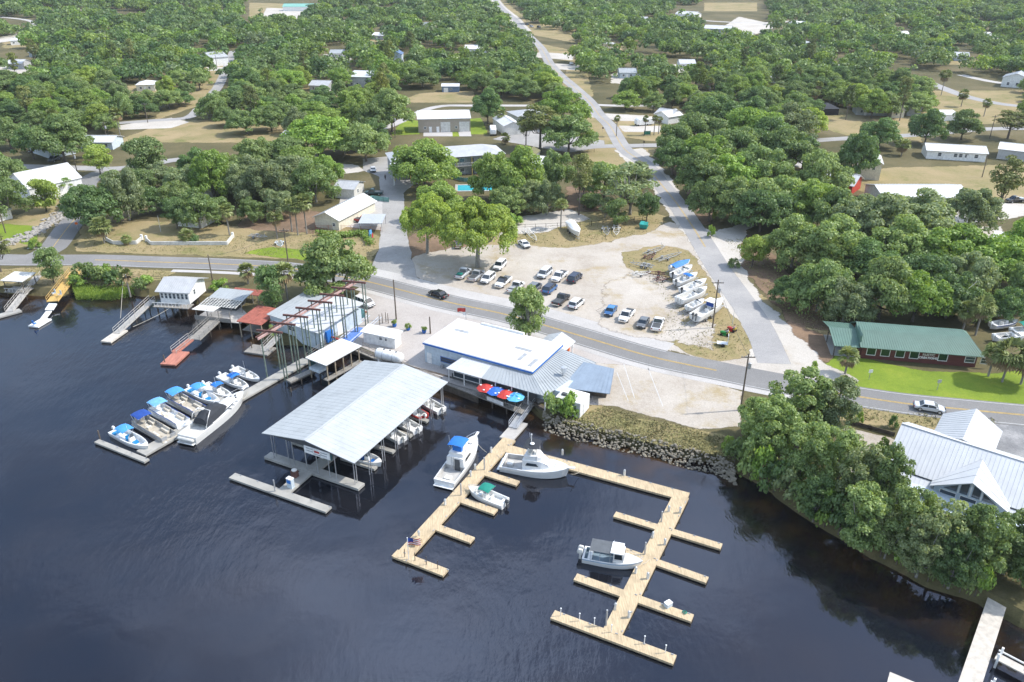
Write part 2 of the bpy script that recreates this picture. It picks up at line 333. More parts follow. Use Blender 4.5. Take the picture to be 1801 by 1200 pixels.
# --- dry-grass yards, litter and lawns (px outlines on the land level)
for i,q in enumerate([
 [(140,440),(560,455),(640,470),(670,420),(560,385),(420,400),(260,390),(150,400)],
 [(1010,212),(1040,190),(1085,262),(1150,262),(1130,300),(1040,290)],[(850,430),(1000,438),(1150,408),(1165,380),(1040,365),(880,400)],
 [(1460,300),(1801,290),(1801,350),(1560,350),(1500,330)],[(1500,225),(1801,215),(1801,160),(1640,160),(1560,200)],[(275,210),(350,185),(400,112),(375,108),(310,165)],
 [(700,180),(830,180),(830,160),(740,165)],[(990,160),(1040,170),(1030,130),(1000,118)],[(930,60),(1010,75),(1010,50),(930,40)],[(950,95),(1010,110),(1000,88),(940,75)],
 [(0,500),(280,492),(300,480),(120,470),(0,475)],[(1300,505),(1420,560),(1470,600),(1420,640),(1370,590)],[(1090,240),(1170,250),(1165,205),(1085,205)],[(0,395),(0,440),(60,430),(130,340),(80,360)],
 [(440,40),(520,40),(540,8),(440,5)],[(1360,200),(1500,240),(1620,250),(1600,215),(1420,180)],[(1180,780),(1290,795),(1270,772),(1120,740),(1040,715),(1010,720),(1080,752)],[(1480,735),(1700,760),(1760,735),(1490,715)],[(1240,20),(1330,20),(1330,5),(1240,5)],
 [(200,250),(560,250),(560,200),(300,215)],[(600,250),(660,250),(660,225),(600,225)]]):
    sheet('dry_grass',q,g_dry,1,2.0,.5,seed=i)
for i,q in enumerate([[(1440,655),(1520,690),(1640,700),(1801,712),(1801,655),(1740,660),(1620,655),(1480,625)],[(690,238),(735,236),(735,215),(715,205)],[(827,236),(855,236),(845,208),(828,210)],[(795,240),(807,240),(805,232),(796,232)],[(430,445),(560,458),(560,445),(480,435)],[(0,420),(60,430),(60,400),(0,395)]]):
    sheet('lawn',q,g_lawn,2,1.2,.4,seed=i)
for i,q in enumerate([[(1270,420),(1320,415),(1400,500),(1460,580),(1400,570),(1330,490),(1290,470)],[(730,460),(725,420),(760,400),(830,420),(820,445),(780,455)],[(1000,330),(1050,330),(1050,370),(1010,370)],[(430,400),(560,410),(560,375),(430,360)],[(1240,395),(1210,330),(1160,270),(1200,300),(1260,370)],[(1380,600),(1470,640),(1490,625),(1440,590),(1390,570)]]):
    sheet('leaf_litter',q,g_litter,2,2.2,.6,seed=i+30)
# --- lots, plazas and drives
sheet('parking_lot',[(728,480),(735,452),(800,438),(905,432),(1000,440),(1075,428),(1150,408),(1185,392),(1215,408),(1245,450),(1300,530),(1340,590),(1395,632),(1330,650),(1240,628),(1130,600),(1000,562),(900,534),(800,508)],g_lot,3,2.0,.8)
sheet('sandy_shoulder',[(1200,398),(1222,402),(1262,410),(1318,392),(1300,425),(1300,470),(1330,520),(1390,585),(1440,640),(1500,668),(1440,668),(1330,650),(1310,590),(1262,500),(1222,430)],g_sand,4,1.8,.7)
sheet('sandy_shoulder',[(1085,265),(1130,262),(1180,320),(1215,395),(1195,395),(1150,330)],g_sand,4,1.5,.6,seed=5)
sheet('grass_island',[(1102,447),(1165,433),(1208,442),(1236,480),(1275,545),(1318,597),(1312,622),(1265,634),(1215,622),(1195,605),(1150,590),(1180,540),(1150,500),(1105,470)],g_dry,5,1.5,.6,seed=3)
sheet('sand_patch',[(1080,505),(1125,480),(1165,492),(1195,540),(1190,592),(1120,588),(1070,570)],g_lot,6.4,3.8,1.0,seed=77)
sheet('sand_patch',[(1225,560),(1250,575),(1240,610),(1205,600)],g_lot,6.4,2.5,.8,seed=78)
sheet('marina_plaza',[(612,600),(600,560),(640,505),(700,520),(790,543),(880,570),(960,596),(1060,628),(1290,700),(1292,735),(1200,735),(1080,712),(1040,712),(985,700),(930,712),(800,676),(705,640)],g_brick,3,.3,.1)
sheet('shell_lot',[(1055,640),(1180,655),(1298,690),(1297,748),(1230,752),(1130,725),(1048,705)],g_lot,4,1.2,.4,seed=8)
sheet('gravel_lot',[(1480,752),(1565,772),(1620,800),(1550,850),(1480,830)],g_lot,4,.8,.3,seed=9)
sheet('gravel_lot',[(1700,742),(1810,752),(1850,830),(1770,810)],g_gravel,4,.3,.1,seed=10)
sheet('driveway',[(650,482),(668,440),(672,400),(672,350),(668,310),(640,300),(640,280),(690,275),(760,285),(860,290),(880,302),(800,308),(745,308),(708,340),(711,400),(722,455),(735,500)],g_drive,4,.6,.2)
sheet('driveway',[(590,398),(672,405),(672,350),(600,345)],g_conc,5,.2,.05,seed=2); sheet('driveway',[(745,240),(796,240),(795,230),(745,232)],g_conc,5,.1,.0,seed=2); sheet('driveway',[(808,240),(829,240),(827,230),(806,230)],g_conc,5,.1,.0,seed=2)
sheet('side_yard',[(870,245),(1000,268),(1060,258),(1060,248),(960,228),(900,235)],g_drive,4,1.2,.4,seed=4)
sheet('side_yard',[(880,415),(960,405),(1030,385),(1000,370),(900,385)],g_sand,4,1.8,.6,seed=14)
sheet('sandy_track',[(205,222),(300,208),(330,215),(300,225),(215,228)],g_sand,4,1.2,.3,seed=14)
sheet('sandy_track',[(1030,205),(1090,212),(1140,214),(1140,204),(1060,200)],g_sand,4,1.0,.3,seed=15); sheet('sandy_track',[(1100,232),(1160,232),(1160,222),(1090,222)],g_sand,4,1.0,.3,seed=16)
sheet('sandy_track',[(930,100),(1005,106),(1010,96),(950,92)],g_sand,4,1.0,.3,seed=17); sheet('sandy_track',[(980,122),(1025,124),(1030,115),(975,112)],g_sand,4,1.0,.3,seed=18)
sheet('sandy_track',[(1620,400),(1801,380),(1801,360),(1700,355),(1600,380),(1560,395),(1600,440),(1760,445),(1760,400)],g_sand,4,1.2,.5,seed=19)
sheet('sandy_track',[(360,125),(395,124),(395,118),(365,118)],g_sand,4,.8,.2,seed=20); sheet('sandy_track',[(1380,285),(1450,310),(1470,290),(1430,262)],g_conc,4,.8,.2,seed=21)
sheet('sandy_track',[(460,35),(520,40),(560,18),(470,14)],g_sand,4,1.5,.5,seed=22); sheet('sandy_track',[(0,75),(35,70),(30,60),(0,66)],g_sand,4,1.5,.5,seed=23); sheet('sandy_track',[(1270,50),(1330,60),(1370,45),(1300,30)],g_sand,4,1.5,.5,seed=24)
sheet('sandy_track',[(430,300),(520,290),(620,290),(640,300),(560,312),(440,312)],g_sand,4,1.5,.5,seed=26)
# --- roads with their markings
main=line_pts([(-420,430),(-200,445),(0,457),(167,457.7),(278,461.5),(380,464.5),(500,471.5),(580,484),(650,496.5),(780,530),(891,554),(1000,585),(1124,622),(1190,638),(1260,652),(1359,672),(1476,692.5),(1591,710),(1700,721),(1801,730.5),(2000,748),(2400,780)])
side=line_pts([(1362,640),(1326,562),(1262,470),(1222,405),(1190,358),(1164,326),(1133,288),(1098,262),(1073,222),(1054,203),(1036,178),(1008,152),(985,132),(967,112),(953,86),(936,68),(920,52),(904,33),(880,12),(862,-12),(850,-30)])
for nm,ln,wd,mt,lv,fd in [('road',main,6.9,g_asph,7,.25),('road',side,5.4,g_asph2,8,.5)]: ribbon(nm,ln,wd,mt,lv,fade=fd)
ribbon('sandy_verge',sub_(side,.42,1),9.5,g_sand,5.6,fade=2.0,jit=.8); ribbon('dry_verge',sub_(side,.42,1),22,g_dry,1.9,fade=3,jit=1.5)
nl=len(main)
def sub(line,a,b):
    k=len(line); return line[int(a*k):int(b*k)]
ix=[min(range(nl),key=lambda i:(main[i]-Vector(P(x,y)[:2])).length) for x,y in ((640,495),(1200,640),(1290,660),(1390,680),(160,458),(330,463),(1000,585))]
ribbon('pavement',main[ix[0]-2:ix[1]],3.6,g_conc,6,off=5.2,fade=.5); ribbon('pavement',main[ix[0]:ix[1]+8],1.3,g_conc,6,off=-4.3,fade=.2); ribbon('pavement',main[ix[4]+8:ix[0]-3],1.3,g_conc,6,off=-5.0,fade=.2)
for of in (.13,-.13):
    for seg in (main[ix[4]:ix[2]],main[ix[3]:]): ribbon('road_marking',seg,.13,paint_y,9.5,off=of,fade=0)
    ribbon('road_marking',sub(side,.045,.42),.12,paint_y,9.5,off=of,fade=0)
for of,a,bb in ((3.1,ix[5],ix[1]),(3.1,ix[3],nl),(-3.1,ix[4]-12,nl)): ribbon('road_marking',main[a:bb],.12,paint_w,9.5,off=of,fade=0)
cross=[([(1000,262),(1050,258),(1097,257),(1180,256),(1300,260),(1400,250),(1500,243),(1620,237),(1720,228),(1801,226),(1950,224)],5.0,g_asph2),([(62,452),(92,437),(118,402),(138,378),(150,350),(150,325),(175,305),(205,298)],6.2,g_asph),
 ([(-60,296),(0,293),(83,294),(150,296),(203,297),(260,290),(330,280),(430,290),(560,300)],5.0,g_asph2),([(205,217),(270,212),(330,207),(352,190),(370,170),(385,150),(400,118),(410,90)],4.6,g_asph2),
 ([(560,232),(660,230),(760,190),(830,186),(900,186),(990,186),(1036,184)],4.0,g_conc),([(1036,184),(1080,186),(1150,186)],4,g_conc),([(1610,135),(1650,152),(1700,170),(1760,183),(1830,190)],6,g_asph2),([(1690,132),(1740,143),(1801,152)],5,g_conc),([(1180,30),(1260,38),(1360,40),(1450,30)],6,g_conc),([(0,30),(60,40),(30,75)],5,g_conc)]
for i,(q,wd,mt) in enumerate(cross): ribbon('road',line_pts(q),wd,mt,6.2+.12*i,fade=.5,jit=.3)
ribbon('road_marking',line_pts([(92,437),(118,402),(138,378)]),.14,paint_y,9.5,fade=0)
mk=MB(); a,b_=P(48,437.5),P(92,436); mk.bar(a+Vector((0,0,.06)),b_+Vector((0,0,.06)),.4,.004); mk.build('road_marking',paint_w)['kind']='structure'
for (x0,y0),(x1,y1) in [((1097,640),(1116,700)),((1140,648),(1166,715)),((1085,655),(1105,705))]:
    mk=MB(); a,b_=P(x0,y0,G+.034),P(x1,y1,G+.034); mk.bar(a,b_,.12,.004); mk.build('road_marking',paint_w)['kind']='structure'
# ================================================================ TREES
def leaf_mat(name,lo,hi,trans=.3,far=False):
    m,n,o,l=_new(name); g=n.nodes.new('ShaderNodeNewGeometry'); t=n.nodes.new('ShaderNodeTexCoord'); oi=n.nodes.new('ShaderNodeObjectInfo')
    f=mathn(n,l,'ADD',mathn(n,l,'MULTIPLY',g.outputs['Random Per Island'],.55),mathn(n,l,'MULTIPLY',tnoise(n,l,t.outputs['Object'],.5,3,.6),.45))
    c=ramp(n,l,f,[(.2,lo),(.75,hi)])
    if far:
        at=n.nodes.new('ShaderNodeAttribute'); at.attribute_name='tint'; c=mixc(n,l,1.0,c,at.outputs['Color'],'MULTIPLY')
    else: c=mixc(n,l,1.0,c,oi.outputs['Color'],'MULTIPLY')
    d=n.nodes.new('ShaderNodeBsdfDiffuse'); l(c,d.inputs[0]); tr=n.nodes.new('ShaderNodeBsdfTranslucent'); l(mixc(n,l,1.0,c,(1.25,1.2,.6),'MULTIPLY'),tr.inputs[0])
    gl=n.nodes.new('ShaderNodeBsdfGlossy'); gl.inputs['Roughness'].default_value=.45; gl.inputs[0].default_value=(.6,.65,.6,1)
    a=n.nodes.new('ShaderNodeMixShader'); a.inputs[0].default_value=trans; l(d.outputs[0],a.inputs[1]); l(tr.outputs[0],a.inputs[2])
    b=n.nodes.new('ShaderNodeMixShader'); b.inputs[0].default_value=.04; l(a.outputs[0],b.inputs[1]); l(gl.outputs[0],b.inputs[2])
    l(b.outputs[0],o.inputs[0]); return m
lf=leaf_mat('oak_leaves',(.118,.182,.062),(.29,.368,.14),.44); lf_far=leaf_mat('far_leaves',(.085,.14,.05),(.208,.285,.105),.42,far=True)
lf_palm=leaf_mat('palm_leaves',(.1,.13,.04),(.22,.25,.09),.2); lf_pine=leaf_mat('pine_needles',(.1,.125,.04),(.2,.215,.07),.2); lf_dead=M('dry_fronds',(.26,.19,.1),.9)
bark=M('bark',(.13,.11,.09),.95,var=.4,scale=4,bump=.4); barkg=M('grey_bark',(.24,.225,.2),.95,var=.35,scale=4)
def quads_mesh(name,C,N,size,mat,rng,asp=1.0,tri=False):
    n=len(C); N=N/np.linalg.norm(N,axis=1,keepdims=True)
    r=rng.normal(size=(n,3)); T=np.cross(N,r); T/=np.linalg.norm(T,axis=1,keepdims=True); B=np.cross(N,T)
    s=size[:,None]; k=3 if tri else 4
    if tri: V=np.stack([C+T*s,C-T*s*.6+B*s*.9,C-T*s*.6-B*s*.9],1)
    else: V=np.stack([C+T*s,C+B*s*asp*.7,C-T*s*.9,C-B*s*asp*.7],1)
    V=V.reshape(-1,3)
    me=bpy.data.meshes.new(name); me.vertices.add(len(V)); me.vertices.foreach_set('co',V.astype(np.float32).ravel())
    me.loops.add(len(V)); me.loops.foreach_set('vertex_index',np.arange(len(V),dtype=np.int32))
    me.polygons.add(n); me.polygons.foreach_set('loop_start',np.arange(0,len(V),k,dtype=np.int32))
    try: me.polygons.foreach_set('loop_total',np.full(n,k,dtype=np.int32))
    except Exception: pass
    me.materials.append(mat); me.update(calc_edges=True); return me
def crown_pts(rng,R_,Hh,zb,nl,nleaf,lobe,shape,flat=.75,core=.25):
    """lobes through a crown volume, leaves scattered on and inside the lobes"""
    L=[]
    for i in range(nl):
        a=rng.random()*2*PI; q=math.sqrt(rng.random())
        if shape=='dome': top=zb+(Hh-zb)*math.sqrt(max(.05,1-q*q*.9)); z=zb+(top-zb)*rng.uniform(.25,.9); rr=q*R_*.82
        elif shape=='cone': tz=rng.random()**.8; z=zb+(Hh-zb)*tz; rr=q*R_*.85*(1-tz*.78)
        elif shape=='oval': tz=rng.random(); z=zb+(Hh-zb)*(.08+.84*tz); rr=q*R_*.8*math.sqrt(max(.1,1-(2*tz-1)**2*.85))
        elif shape=='flat': z=zb+(Hh-zb)*rng.uniform(.3,.9); rr=q*R_*.85
        s=rng.uniform(*lobe)*R_*(1-.3*(rr/R_))
        L.append((math.cos(a)*rr,math.sin(a)*rr,min(z,Hh-s*flat*.7),s))
    L=np.array(L); w=L[:,3]**2; w/=w.sum(); idx=rng.choice(nl,nleaf,p=w)
    d=rng.normal(size=(nleaf,3)); d[:,2]=np.where(d[:,2]<-.5,-d[:,2]*.6,d[:,2]); d/=np.linalg.norm(d,axis=1,keepdims=True)
    rad=np.where(rng.random(nleaf)<core,rng.uniform(.3,.85,nleaf),rng.uniform(.85,1.12,nleaf))
    C=L[idx,:3]+d*(L[idx,3]*rad)[:,None]*np.array([1,1,flat]); N=d+rng.normal(size=(nleaf,3))*.55+np.array([0,0,.35])
    return C,N,L
def trunk_mb(L,Hh,zb,r0,rng,limbs=6,lean=0.0):
    t=MB(); top=Vector((lean,lean*.4,zb+(Hh-zb)*.3)); mid=Vector((lean*.3,0,zb*.6)); t.tube([(0,0,-.3),(0,0,.3),mid,top],r0,7,r2=r0*.55)
    for k in sorted(range(len(L)),key=lambda i:-L[i][3])[:limbs]:
        e=Vector(L[k][:3]); m_=mid.lerp(e,.5)+Vector((0,0,-.06*Hh)); t.tube([mid.lerp(top,.3),m_,e],r0*.5,5,r2=r0*.12)
    return t
TV={}                                            # variants: list of (crown mesh, trunk mesh, R, H)
def variant(kind,seed,R_,Hh,zb,nl,nleaf,leaf,lobe,shape,flat,mat,r0,bm=bark,limbs=6,core=.25,extra=None,lean=0):
    rng=np.random.default_rng(seed); C,N,L=crown_pts(rng,R_,Hh,zb,nl,nleaf,lobe,shape,flat,core)
    if extra=='moss':                             # hanging strands under the lobes
        k=nleaf//5; ii=rng.integers(0,len(C),k); D=C[ii]-np.stack([np.zeros(k),np.zeros(k),rng.uniform(.3,1.8,k)],1); C=np.concatenate([C,D]); N=np.concatenate([N,rng.normal(size=(k,3))*np.array([1,1,.15])])
    me=quads_mesh('crown',C,N,rng.uniform(.6,1.35,len(C))*leaf,mat,rng)
    tr=trunk_mb(L,Hh,zb,r0,rng,limbs,lean).build('trunk',bm,smooth=True); TV.setdefault(kind,[]).append((me,tr.data,R_,Hh)); bpy.data.objects.remove(tr)
for s in range(4): variant('oak',s,7,10.5,1.7,80,15000,.24,(.12,.3),'dome',.72,lf,.38)
for s in range(3): variant('moss',20+s,7,10.5,1.7,90,14000,.22,(.1,.25),'dome',.7,lf,.4,barkg,8,extra='moss')
for s in range(2): variant('big',40+s,10,13,4.8,120,26000,.23,(.09,.22),'dome',.6,lf,.65,barkg,12,extra='moss',lean=.6)
for s in range(3): variant('round',60+s,4,7.5,1.2,44,6500,.2,(.17,.38),'oval',.85,lf,.22)
for s in range(3): variant('cedar',70+s,4.2,9,.5,80,12000,.16,(.1,.26),'oval',.95,lf,.22,barkg,12,core=.35)
for s in range(3): variant('pine',80+s,4,14,6,36,3600,.22,(.18,.36),'oval',.8,lf_pine,.27,bark,9)
for s in range(3): variant('bush',90+s,1.6,2.0,.1,16,900,.17,(.3,.5),'dome',.8,lf,.07)
for s in range(2): variant('sparse',95+s,4.5,9.5,2.2,34,2600,.2,(.14,.26),'oval',.7,lf,.24,barkg,26)
def palm_mesh(seed,Rf=2.0,nf=34,dead=8):
    rng=np.random.default_rng(seed); m=MB()
    for i in range(nf+dead):
        a=rng.random()*2*PI; old=i>=nf; el=rng.uniform(-1.3,-.8) if old else math.asin(rng.uniform(-.55,.98)); ln=Rf*rng.uniform(.5,.7)
        d=Vector((math.cos(a)*math.cos(el),math.sin(a)*math.cos(el),math.sin(el))); c=d*ln*.75; s=d.cross(Vector((0,0,1))).normalized(); u=s.cross(d)
        for j in range(9):
            b=R(-78+156*j/8); dd=(d*math.cos(b)+s*math.sin(b)+u*.12).normalized(); tip=c+dd*Rf*.55-Vector((0,0,.22*Rf*rng.uniform(.3,1))); w=s*.07*Rf*math.cos(b)+d*.07*Rf*math.sin(b)*-1
            md=c+dd*Rf*.3; m.add([c,md-w,tip,md+w],[(0,1,2,3)],1 if old else 0)
        m.add([Vector((0,0,-.1)),c-s*.02,c+s*.02],[(0,1,2)],1 if old else 0)
    return m
PV=[]
for s in range(4):
    o=palm_mesh(s).build('crown',[lf_palm,lf_dead]); t=MB(); t.tube([(0,0,-.2),(.03,0,.5),(.05,.03,.94)],.2,7,r2=.15); t=t.build('trunk',barkg); PV.append((o.data,t.data)); bpy.data.objects.remove(o); bpy.data.objects.remove(t)
TREES=[]                                          # x, y, height, radius, kind, tint
def mpp(py): return (P(901,py)-P(900,py)).length
def hgt_at(px,base,top):
    b=P(px,base); c,s=math.cos(PITCH),math.sin(PITCH); v=(600-top)/FPX
    # up/f = v  ->  (y s + dz c) = v (y c - dz s)
    dz=b.y*(v*c-s)/(c+v*s); return dz+H-G
TINT={'oak':(.98,1.03,.98),'dark':(.72,.86,.8),'moss':(1.22,1.13,1.5),'bright':(1.2,1.35,.75),'yellow':(1.5,1.45,.8),'yel2':(1.2,1.25,.8),'grey':(1.4,1.25,1.55),'light':(1.28,1.27,1.2)}
TRND=random.Random(7)
def T(cx,base,w,top,kind='oak',tint=None,dx=0):
    b=P(cx+dx,base); r=w/2*mpp(base-6)*(1.0 if kind in('palm','bush','pine') else 1.2); h=max(2.2,min(17,hgt_at(cx,base,top)))
    TREES.append([b.x,b.y,h,r,kind,tint or {'moss':'moss','big':'yellow','pine':'light','palm':'light','cedar':'oak','round':'light','bush':'bright','sparse':'grey'}.get(kind,'oak'),cx,base])
for a in [(95,497,46,440,'round','oak'),(2,478,60,415,'pine'),(170,404,92,318,'oak','dark'),(228,388,72,290,'moss'),(268,376,58,325,'oak','dark'),(287,338,62,282,'moss'),(330,352,72,288,'moss'),(380,354,78,262,'oak','bright'),(352,402,76,328,'moss','oak'),(312,402,44,350,'round','dark'),
 (424,356,58,284,'moss'),(470,362,92,276,'moss'),(512,346,100,270,'moss'),(556,356,84,276,'moss','oak'),(452,302,72,236,'oak','light'),(503,296,90,240,'oak'),(562,276,112,192,'oak','bright'),(612,270,66,206,'oak'),(644,284,74,215,'oak','light'),(262,312,66,245,'round','oak'),(177,307,47,257,'round','yellow'),(82,372,52,318,'round','yellow'),(120,342,36,312,'round','bright'),
 (18,384,72,298,'moss','oak'),(12,338,66,262,'oak'),(110,322,22,292,'round','oak'),(60,280,60,215,'oak','dark'),(115,285,90,200,'oak'),(20,262,60,200,'oak'),
 (480,546,52,472,'round','dark'),(590,524,126,414,'oak','light'),(840,470,130,328,'big'),(752,446,88,334,'big','yellow'),(772,390,78,318,'oak','yel2'),(748,334,106,244,'oak','yel2'),(868,356,76,258,'oak','yel2'),(916,358,88,256,'oak','yel2'),(930,372,62,312,'moss','grey'),(978,344,60,256,'oak'),(1018,378,54,266,'pine'),(1026,366,44,280,'pine'),
 (1108,378,108,286,'sparse','moss'),(1040,368,44,342,'round','oak'),(1137,390,40,342,'round','dark'),(858,218,50,154,'oak','dark'),(950,262,84,185,'pine'),(1000,268,84,194,'oak'),(990,222,88,148,'oak','bright'),(925,262,40,196,'pine'),(690,232,70,150,'oak','light'),(655,240,52,172,'oak'),
 (1186,282,64,212,'oak'),(1228,268,94,194,'oak'),(1182,308,60,240,'oak','dark'),(1236,306,92,226,'oak','bright'),(1228,350,82,262,'oak'),(1280,342,96,262,'oak','bright'),(1246,390,74,308,'oak'),(1296,392,84,300,'oak','light'),(1334,336,92,246,'oak'),(1316,268,104,184,'oak','bright'),(1378,306,86,222,'oak'),(1390,252,84,178,'moss'),(1262,228,80,160,'oak','dark'),
 (1322,470,46,418,'round','yellow'),(1254,392,11,346,'round','yellow'),(1336,408,92,328,'oak','dark'),(1374,392,102,302,'oak','light'),(1424,404,112,310,'moss','yel2'),(1392,470,104,372,'moss','light'),(1456,480,122,376,'moss','light'),(1436,548,112,450,'moss','oak'),(1500,440,112,340,'moss'),(1482,566,90,486,'moss'),(1544,562,102,452,'oak','light'),(1604,566,102,468,'oak','bright'),
 (1662,560,90,470,'oak','dark'),(1704,566,66,500,'oak'),(1580,478,122,378,'moss','light'),(1660,488,132,392,'moss','bright'),(1744,496,122,404,'oak','bright'),(1534,446,122,332,'moss'),(1604,424,132,330,'moss'),(1700,408,104,326,'moss'),(1796,470,80,378,'oak','bright'),(1752,386,66,268,'pine'),(1500,322,70,226,'oak','dark'),(1545,260,66,206,'oak','dark'),(1626,254,60,190,'oak','dark'),(1690,246,56,192,'oak'),
 (1772,244,74,196,'pine'),(1712,640,10,620,'bush'),(1345,812,92,700,'cedar','light'),(1398,772,108,652,'cedar','light'),(1452,778,86,662,'cedar','moss'),(1322,770,60,700,'cedar','light'),(1405,846,96,742,'cedar','light'),(1372,800,70,720,'cedar'),(1452,880,96,752,'cedar','light'),(1502,912,92,782,'cedar','grey'),(1545,920,84,790,'cedar','oak'),(1474,836,70,752,'sparse'),(1512,962,96,858,'cedar','light'),
 (1586,982,100,862,'cedar','light'),(1640,1000,104,872,'sparse','grey'),(1612,1012,86,910,'cedar','grey'),(1700,1022,98,892,'cedar','oak'),(1764,1010,100,902,'cedar'),(1668,1032,80,940,'cedar','dark'),(1806,1040,80,930,'cedar','oak'),(1430,915,60,840,'cedar','dark'),(1556,980,60,900,'sparse','grey'),(930,596,72,506,'sparse','light'),(924,597,64,512,'round','light'),
 (1520,498,90,420,'oak','dark'),(1620,520,100,440,'oak','dark'),(1390,540,70,480,'oak','dark'),(1700,530,90,440,'moss'),(1460,420,90,330,'oak'),(1440,352,84,262,'oak','light'),(1290,300,90,220,'oak'),(1345,290,80,205,'oak','dark'),(1410,300,70,240,'oak','dark'),(1770,566,60,500,'oak','dark'),(1800,540,70,450,'oak'),(400,332,70,262,'oak','light'),(962,378,56,312,'moss'),(1062,350,72,280,'oak','light'),(1086,398,44,352,'round','oak'),(1064,384,40,344,'sparse','moss'),(892,380,62,322,'oak','light'),(1120,330,50,280,'moss'),(444,344,74,270,'moss'),(244,350,64,290,'oak'),(536,322,80,256,'oak','yel2'),(350,312,60,255,'oak','dark'),(492,384,56,330,'moss'),(206,350,54,300,'oak','light'),(150,366,50,320,'oak','dark'),(316,372,56,312,'oak','light'),(580,330,50,270,'oak','bright'),(445,392,50,345,'moss','oak'),(390,392,44,350,'round','oak'),(660,262,50,205,'oak','dark'),(40,338,50,285,'oak','light')]: T(*a)
for a in [(184,428,42,386),(404,414,30,362),(488,420,30,374),(524,414,34,352),(540,412,36,345),(514,408,30,352),(330,426,32,406),(437,500,32,466),(508,540,42,466),(986,402,26,352),(881,226,20,194),(888,254,20,236),(1486,658,40,616),(1415,488,40,438),(1468,742,30,664),(1534,912,64,800),(1735,1012,66,950),(1762,672,62,606),(1795,676,64,612),(1738,662,44,610),(1585,274,28,246),(1715,590,44,528),(1692,584,40,536),(1084,240,13,204),(1134,238,13,205),(1150,238,13,204),(1158,236,13,206),(228,515,26,476),(224,430,20,415),(100,232,26,195),(212,240,26,192),(1400,160,16,120),(1690,188,20,160),(1655,168,22,125),(1730,205,18,175)]: T(a[0],a[1],a[2],a[3],'palm')
for a in [(150,494,44,464),(178,496,36,468),(204,498,38,470),(136,500,30,484),(165,490,34,470),(192,492,30,466),(246,508,30,490),(258,500,26,484),(972,728,40,690),(1000,730,40,692),(62,436,20,424),(70,360,24,352),(345,428,18,418),(1552,792,20,778),(1545,806,18,798),(1510,745,14,735),(1570,752,16,742),(1430,655,14,645),(388,510,30,490),(395,525,26,505),(880,405,40,380),(860,398,40,370),(1250,418,16,395),(1085,395,16,380),(905,395,30,375),(480,590,16,575),(1455,560,30,530),(1430,520,30,490),(1290,470,20,455),(1280,790,24,770),(1300,800,26,775)]: T(a[0],a[1],a[2],a[3],'bush',TRND.choice(['bright','light','oak','dark']))
for i,(x,y) in enumerate([(1292,806),(1318,822),(1340,836),(1362,852),(1384,866),(1408,884),(1430,898),(1452,912),(1476,926),(1500,938),(1524,952),(1550,966),(1578,980),(1606,994),(1634,1008),(1662,1018),(1690,1028),(1716,1036)]): T(x,y+6,44+(i*13)%22,y-34-(i*17)%20,'bush',['oak','light','bright','dark','grey'][i%5])
# --- woods behind: scattered between roads, yards and houses
def inpoly(x,y,p):
    c=False; j=len(p)-1
    for i in range(len(p)):
        if (p[i][1]>y)!=(p[j][1]>y) and x<(p[j][0]-p[i][0])*(y-p[i][1])/(p[j][1]-p[i][1])+p[i][0]: c=not c
        j=i
    return c
FARH=[(28,72,'white roof at the far left edge of the wood'),(24,112,'pale house low on the far left'),(216,32,'small white house in the upper left wood'),(396,22,'white roof beside the far field trees'),(592,94,'white roof in the middle of the far wood'),(664,62,'pale roof high in the centre wood'),(1072,78,'white roof right of the far straight road'),(1132,34,'long pale roof right of the road top'),(1312,62,'tan house by the far right junction'),(1424,78,'white cottage deep in the right wood'),(1590,60,'blue-grey roof in the far right wood'),(1692,98,'low white house beside the right street palms'),(1650,32,'white roof near the top right corner'),(1736,62,'grey roof near the right top edge'),(748,44,'white shed left of the far straight road'),(330,18,'white roof at the top left'),(1210,112,'white roof in the wood above the camper'),(560,150,'white house above the drive wood'),(255,150,'pale roof in the dense left wood'),(1105,128,'white roof behind the road bend')]
